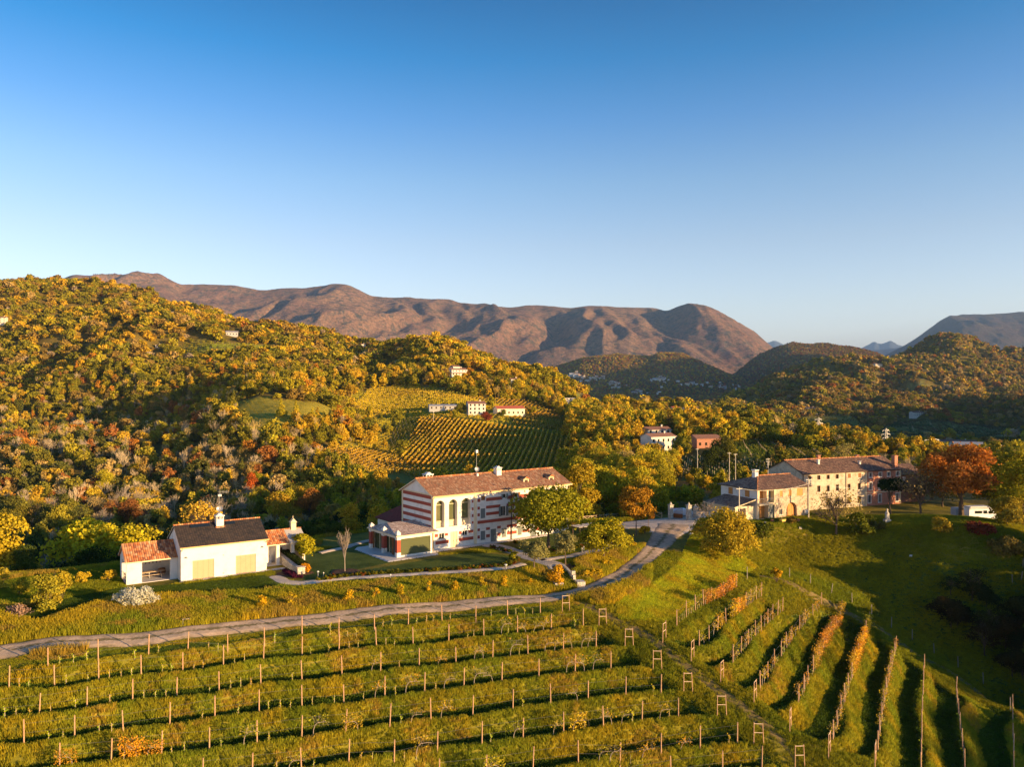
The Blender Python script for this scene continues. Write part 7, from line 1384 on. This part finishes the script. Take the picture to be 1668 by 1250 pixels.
for (side, k), P in ROWS.items():
    rg = np.random.default_rng(300+k+(50 if side == 'right' else 0)); n_ = len(P)
    for i in range(n_-1):
        a, b = P[i], P[i+1]; an = math.atan2(b.y-a.y, b.x-a.x); t0 = i/(n_-1)
        for j in (1, 2, 3):
            if side == 'right' and j != 2 and (k not in (1, 2, 3, 4, 5, 6, 7) or (k in (2, 3, 4) and rg.uniform() < .45)): continue
            if side == 'right' and j == 2 and k in (5, 6, 7) and t0 < .3: continue
            if side == 'left' and rg.uniform() < .4: continue
            t = j/4+rg.normal()*.02; x = a.x+(b.x-a.x)*t; y = a.y+(b.y-a.y)*t; r = rg.uniform()
            if r < .12 and side == 'left': continue
            if side == 'left':
                old = smooth(.25, .75, t0+(k-3)*.12+.05); kind = 'o' if rg.uniform() < old*.55 else 'y'
                if k == 0: kind = 'y' if rg.uniform() < .96 else 'o'
                if kind == 'o' and rg.uniform() < .22: kind = 'b'
                if (k in (4,) and t0 < .12) or (k == 4 and rg.uniform() < .15) or (k == 5 and rg.uniform() < .25) or (k == 6 and rg.uniform() < .25): kind = 'l' if rg.uniform() < .35 else kind
            else:
                kind = 'y' if rg.uniform() < .45 else 'o'
                if k == 1 and t0 > .45: kind = 'l'
                if k == 2 and .15 < t0 < .55: kind = 'l'
                if k == 3 and .35 < t0 < .55: kind = 'o'
                if k == 4 and .35 < t0 < .65: kind = 'o'
                if k == 5 and t0 > .3: kind = 'l'
                if k == 6 and t0 > .45: kind = 'l'
                if k == 7 and t0 > .5 and rg.uniform() < .3: kind = 'o'
                if k >= 8: kind = 'y'
            lib = {'y': YV, 'o': OV, 'l': LV, 'b': BV}[kind]; v = lib[rg.integers(0, len(lib))]
            c = {'y': (.34, .36, .03), 'o': (.52, .36, .03), 'l': (.66, .42, .04) if (side, k) != ('right', 1) and (side, k) != ('right', 5) else (.58, .32, .05), 'b': (.5, .3, .05)}[kind]; c = tuple(x_*rg.uniform(.75, 1.2) for x_ in c)
            rown = ordn[k] if side == 'left' else ordn[k-1]
            lab = {'y': 'young staked vine with a few leaves in the %s row of the %s vineyard block', 'o': 'old arched vine with sparse gold leaves in the %s row of the %s vineyard block', 'l': 'leafy golden vine in the %s row of the %s vineyard block', 'b': 'bare arched vine in the %s row of the %s vineyard block'}[kind] % (rown, side)
            e = empty('vine', (x, y, Gz(x, y)), an+(math.pi if rg.uniform() < .3 else 0), lab, 'vine', '%s vines, %s row, %s block' % ({'y': 'young', 'o': 'old', 'l': 'leafy', 'b': 'bare'}[kind], rown, side)); s = rg.uniform(.8, 1.15); e.scale = (s, s, s*rg.uniform(.85, 1.1))
            for nm, me in v: o = bpy.data.objects.new(nm, me); COL.objects.link(o); o.parent = e; o.color = (*c, 1)
            cnt += 1
print('VINES', cnt)
# ================================================================ GRASS
GRASSI = leafmat('grass_blades', True, .35)
GP = bpy.data.collections.new('grass_prototypes')
def tuft(name, seed, n, h, w, sp, lean=.35):
    rg = np.random.default_rng(seed); a = rg.uniform(0, 6.28, n); r = sp*np.sqrt(rg.uniform(size=n)); bx = r*np.cos(a); by = r*np.sin(a); d = rg.uniform(0, 6.28, n); H = h*rg.uniform(.5, 1.15, n)
    tx = bx+lean*H*np.cos(a)*rg.uniform(0, 1, n); ty = by+lean*H*np.sin(a)*rg.uniform(0, 1, n); wx = w*np.cos(d); wy = w*np.sin(d); o = np.zeros(n)-.03
    V = np.stack([np.stack([bx-wx, by-wy, o], 1), np.stack([bx+wx, by+wy, o], 1), np.stack([tx+wx*.35, ty+wy*.35, H], 1), np.stack([tx-wx*.35, ty-wy*.35, H], 1)], 1).reshape(-1, 3)
    me = mesh_np(name, V, np.arange(4*n).reshape(n, 4), GRASSI, link=False); me.attributes.new('var', 'FLOAT', 'FACE').data.foreach_set('value', rg.uniform(.25, .9, n).astype(np.float32)); GP.objects.link(bpy.data.objects.new(name, me))
for i in range(3): tuft('g%d_long' % i, i, 36, .25, .02, .26)
for i in range(3, 5): tuft('g%d_short' % i, i, 26, .12, .022, .26)
for i in range(5, 7): tuft('g%d_tall' % i, i, 40, .62, .028, .32, .5)
tuft('g7_weed', 7, 16, .16, .06, .2, .9)
rg = np.random.default_rng(99); GX, GY, GS, GI, GT = [], [], [], [], []
def addg(X, Y, s, i, t): GX.append(X); GY.append(Y); GS.append(s); GI.append(i); GT.append(t)
def frame_ok(X, Y, z): px = X/Y*F+CX; py = HY-F*z/Y; return (px > -60) & (px < 1730) & (py < 1300)
roadpoly_d = lambda X, Y: polydist(X, Y, ROAD, False)
trackd = lambda X, Y: np.minimum(polydist(X, Y, [onz(952, 985, -26.3), onz(1055, 1034, -28.1), onz(1140, 1105, -30.6), onz(1245, 1182, -33), XY(1370, 66)], False), polydist(X, Y, [onz(1240, 944, -28.4), onz(1311, 964, -29.5), onz(1370, 992, -32), onz(1432, 1023, -34.2), onz(1498, 1071, -36.4), onz(1556, 1101, -37.9), onz(1616, 1147, -40)], False))
n_ = 480000; Y = np.sqrt(rg.uniform(56**2, 150**2, n_)); X = rg.uniform(U(-60), U(1730), n_)*Y; z, bf, vm = G(X, Y, True); k = frame_ok(X, Y, z); X, Y, z, bf, vm = [a[k] for a in (X, Y, z, bf, vm)]
r0 = rg.uniform(size=len(X)); rd = roadpoly_d(X, Y); td = trackd(X, Y); px = X/Y*F+CX; py = HY-F*z/Y
inlawn = np.zeros(len(X), bool)
for poly in LAWN: inlawn |= inpoly(X, Y, poly)
noG = (rd < 1.75) | ((td < .75) & (r0 < .8))
for poly in ([onz(*p, -24.7) for p in ((448, 940), (500, 950), (560, 944), (826, 927), (852, 920), (880, 905), (795, 888), (822, 900), (700, 905), (690, 897), (640, 915), (600, 880), (560, 893), (520, 903), (440, 905))], rect(VO, VA, -9.3, 28, -3.2, 9), rect(BO, BA, -6.3, 17.4, -.8, 8), terr, yardp): noG |= inpoly(X, Y, poly)
nz1 = fbm(X/2.2, Y/2.2, 3, 61); nz2 = fbm(X/7, Y/7, 3, 62); r = rg.uniform(size=len(X))
bank = vm > .3
typ = np.zeros(len(X), int); s = rg.uniform(.7, 1.2, len(X)); keep = ~noG
tint = np.zeros((len(X), 3))
yel = np.array([.56, .42, .03]); grn = np.array([.19, .225, .018]); dkg = np.array([.075, .115, .014]); ochre = np.array([.50, .36, .06]); lime = np.array([.50, .55, .03])
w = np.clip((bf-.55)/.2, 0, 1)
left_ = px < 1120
# vineyard: long yellowish grass on the banks, short green on the shelves, darkened for their shade
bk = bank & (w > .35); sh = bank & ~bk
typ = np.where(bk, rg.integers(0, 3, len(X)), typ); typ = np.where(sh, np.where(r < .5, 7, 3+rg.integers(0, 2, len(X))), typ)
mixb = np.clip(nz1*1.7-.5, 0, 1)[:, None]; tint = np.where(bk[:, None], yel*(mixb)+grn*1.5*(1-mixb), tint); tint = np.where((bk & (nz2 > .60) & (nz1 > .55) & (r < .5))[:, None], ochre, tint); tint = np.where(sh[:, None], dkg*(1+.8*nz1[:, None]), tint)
keep &= ~(sh & (r > .45)); s = np.where(bk, s*(1.0+.25*(nz1-.5)), s)
out = ~bank
# bank between terrace and road, rough and tall
emb = out & (z < -24.85) & (z > -26.35) & (px < 1060) & ~inlawn; typ = np.where(emb, np.where(r < .5, 5+rg.integers(0, 2, len(X)), rg.integers(0, 3, len(X))), typ)
me_ = np.clip(nz2*2-.5, 0, 1)[:, None]; tint = np.where(emb[:, None], yel*me_+grn*1.4*(1-me_), tint); tint = np.where((emb & (nz1 > .6))[:, None], ochre*.9, tint)
mnd = out & inpoly(X, Y, mound); typ = np.where(mnd, rg.integers(0, 3, len(X)), typ); tint = np.where(mnd[:, None], lime*(1-mixb)+yel*mixb, tint)
oth = out & ~emb & ~mnd; typ = np.where(oth, np.where(r < .6, 3+rg.integers(0, 2, len(X)), rg.integers(0, 3, len(X))), typ); tint = np.where(oth[:, None], grn*(.8+.8*nz1[:, None])*(1-.4*me_)+yel*.4*me_, tint)
typ = np.where(inlawn, 3+rg.integers(0, 2, len(X)), typ); tint = np.where(inlawn[:, None], np.array([.085, .13, .02])*(.8+.6*nz1[:, None]), tint); s = np.where(inlawn, s*.7, s)
keep &= ~(oth & (Y > 122) & (px < 1180))
keep &= ~((Y > 100) & (rg.uniform(size=len(X)) < .3))
tint = tint*rg.uniform(.8, 1.2, len(X))[:, None]
pathd = np.full(len(X), 99.0)
for _, pts_, w_ in paths: pathd = np.minimum(pathd, polydist(X, Y, pts_, False)-w_/2)
keep &= pathd > .05; nearp = ((pathd < 1.3) | ((rd > 1.3) & (rd < 4.2) & (z < -26.15) & (px < 1010))); typ = np.where(nearp, 3+rg.integers(0, 2, len(X)), typ); s = np.where(nearp, s*.8, s)
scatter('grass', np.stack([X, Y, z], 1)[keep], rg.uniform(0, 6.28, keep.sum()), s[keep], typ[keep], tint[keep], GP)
print('GRASS', keep.sum())
# flower border and low plants along the garden paths
bx, by, bt = [], [], []
for a, b, nn in (((522, 947), (560, 940), 40), ((560, 940), (640, 935), 70), ((640, 935), (760, 928), 110), ((760, 928), (825, 923), 60), ((825, 923), (846, 912), 30), ((800, 892), (840, 903), 25), ((885, 902), (960, 892), 60), ((462, 932), (486, 943), 25), ((858, 932), (890, 936), 26), ((912, 925), (932, 928), 24), ((838, 884), (880, 905), 60)):
    A = onz(*a, -24.7); B_ = onz(*b, -24.7); t = rg.uniform(size=nn); bx += list(A[0]+(B_[0]-A[0])*t+rg.normal(size=nn)*.25); by += list(A[1]+(B_[1]-A[1])*t+rg.normal(size=nn)*.3)
    bt += [PA[rg.choice([0, 1, 1, 3, 0, 7])]*rg.uniform(.6, 1.1) if a != (462, 932) else np.array([.10, .02, .05]) for _ in range(nn)]
bx = np.array(bx); by = np.array(by); scatter('border_plants', np.stack([bx, by, G(bx, by)], 1), rg.uniform(0, 6, len(bx)), rg.uniform(.07, .16, len(bx)), np.full(len(bx), 13), np.array(bt), PROTO)
# ================================================================ AIR
def haze_box():
    m = bpy.data.materials.new('haze'); m.use_nodes = True; t = m.node_tree; t.nodes.clear(); o = t.nodes.new('ShaderNodeOutputMaterial')
    v = t.nodes.new('ShaderNodeVolumePrincipled'); v.inputs['Color'].default_value = (.34, .58, .95, 1); v.inputs['Density'].default_value = 3.3e-5; v.inputs['Anisotropy'].default_value = .1
    t.links.new(v.outputs[0], o.inputs['Volume'])
    b = MB(); b.box(-30000, 30000, -700, 38000, -700, 2080); ob = b.build('haze', m); tag(ob, kind='stuff'); return ob
haze_box()
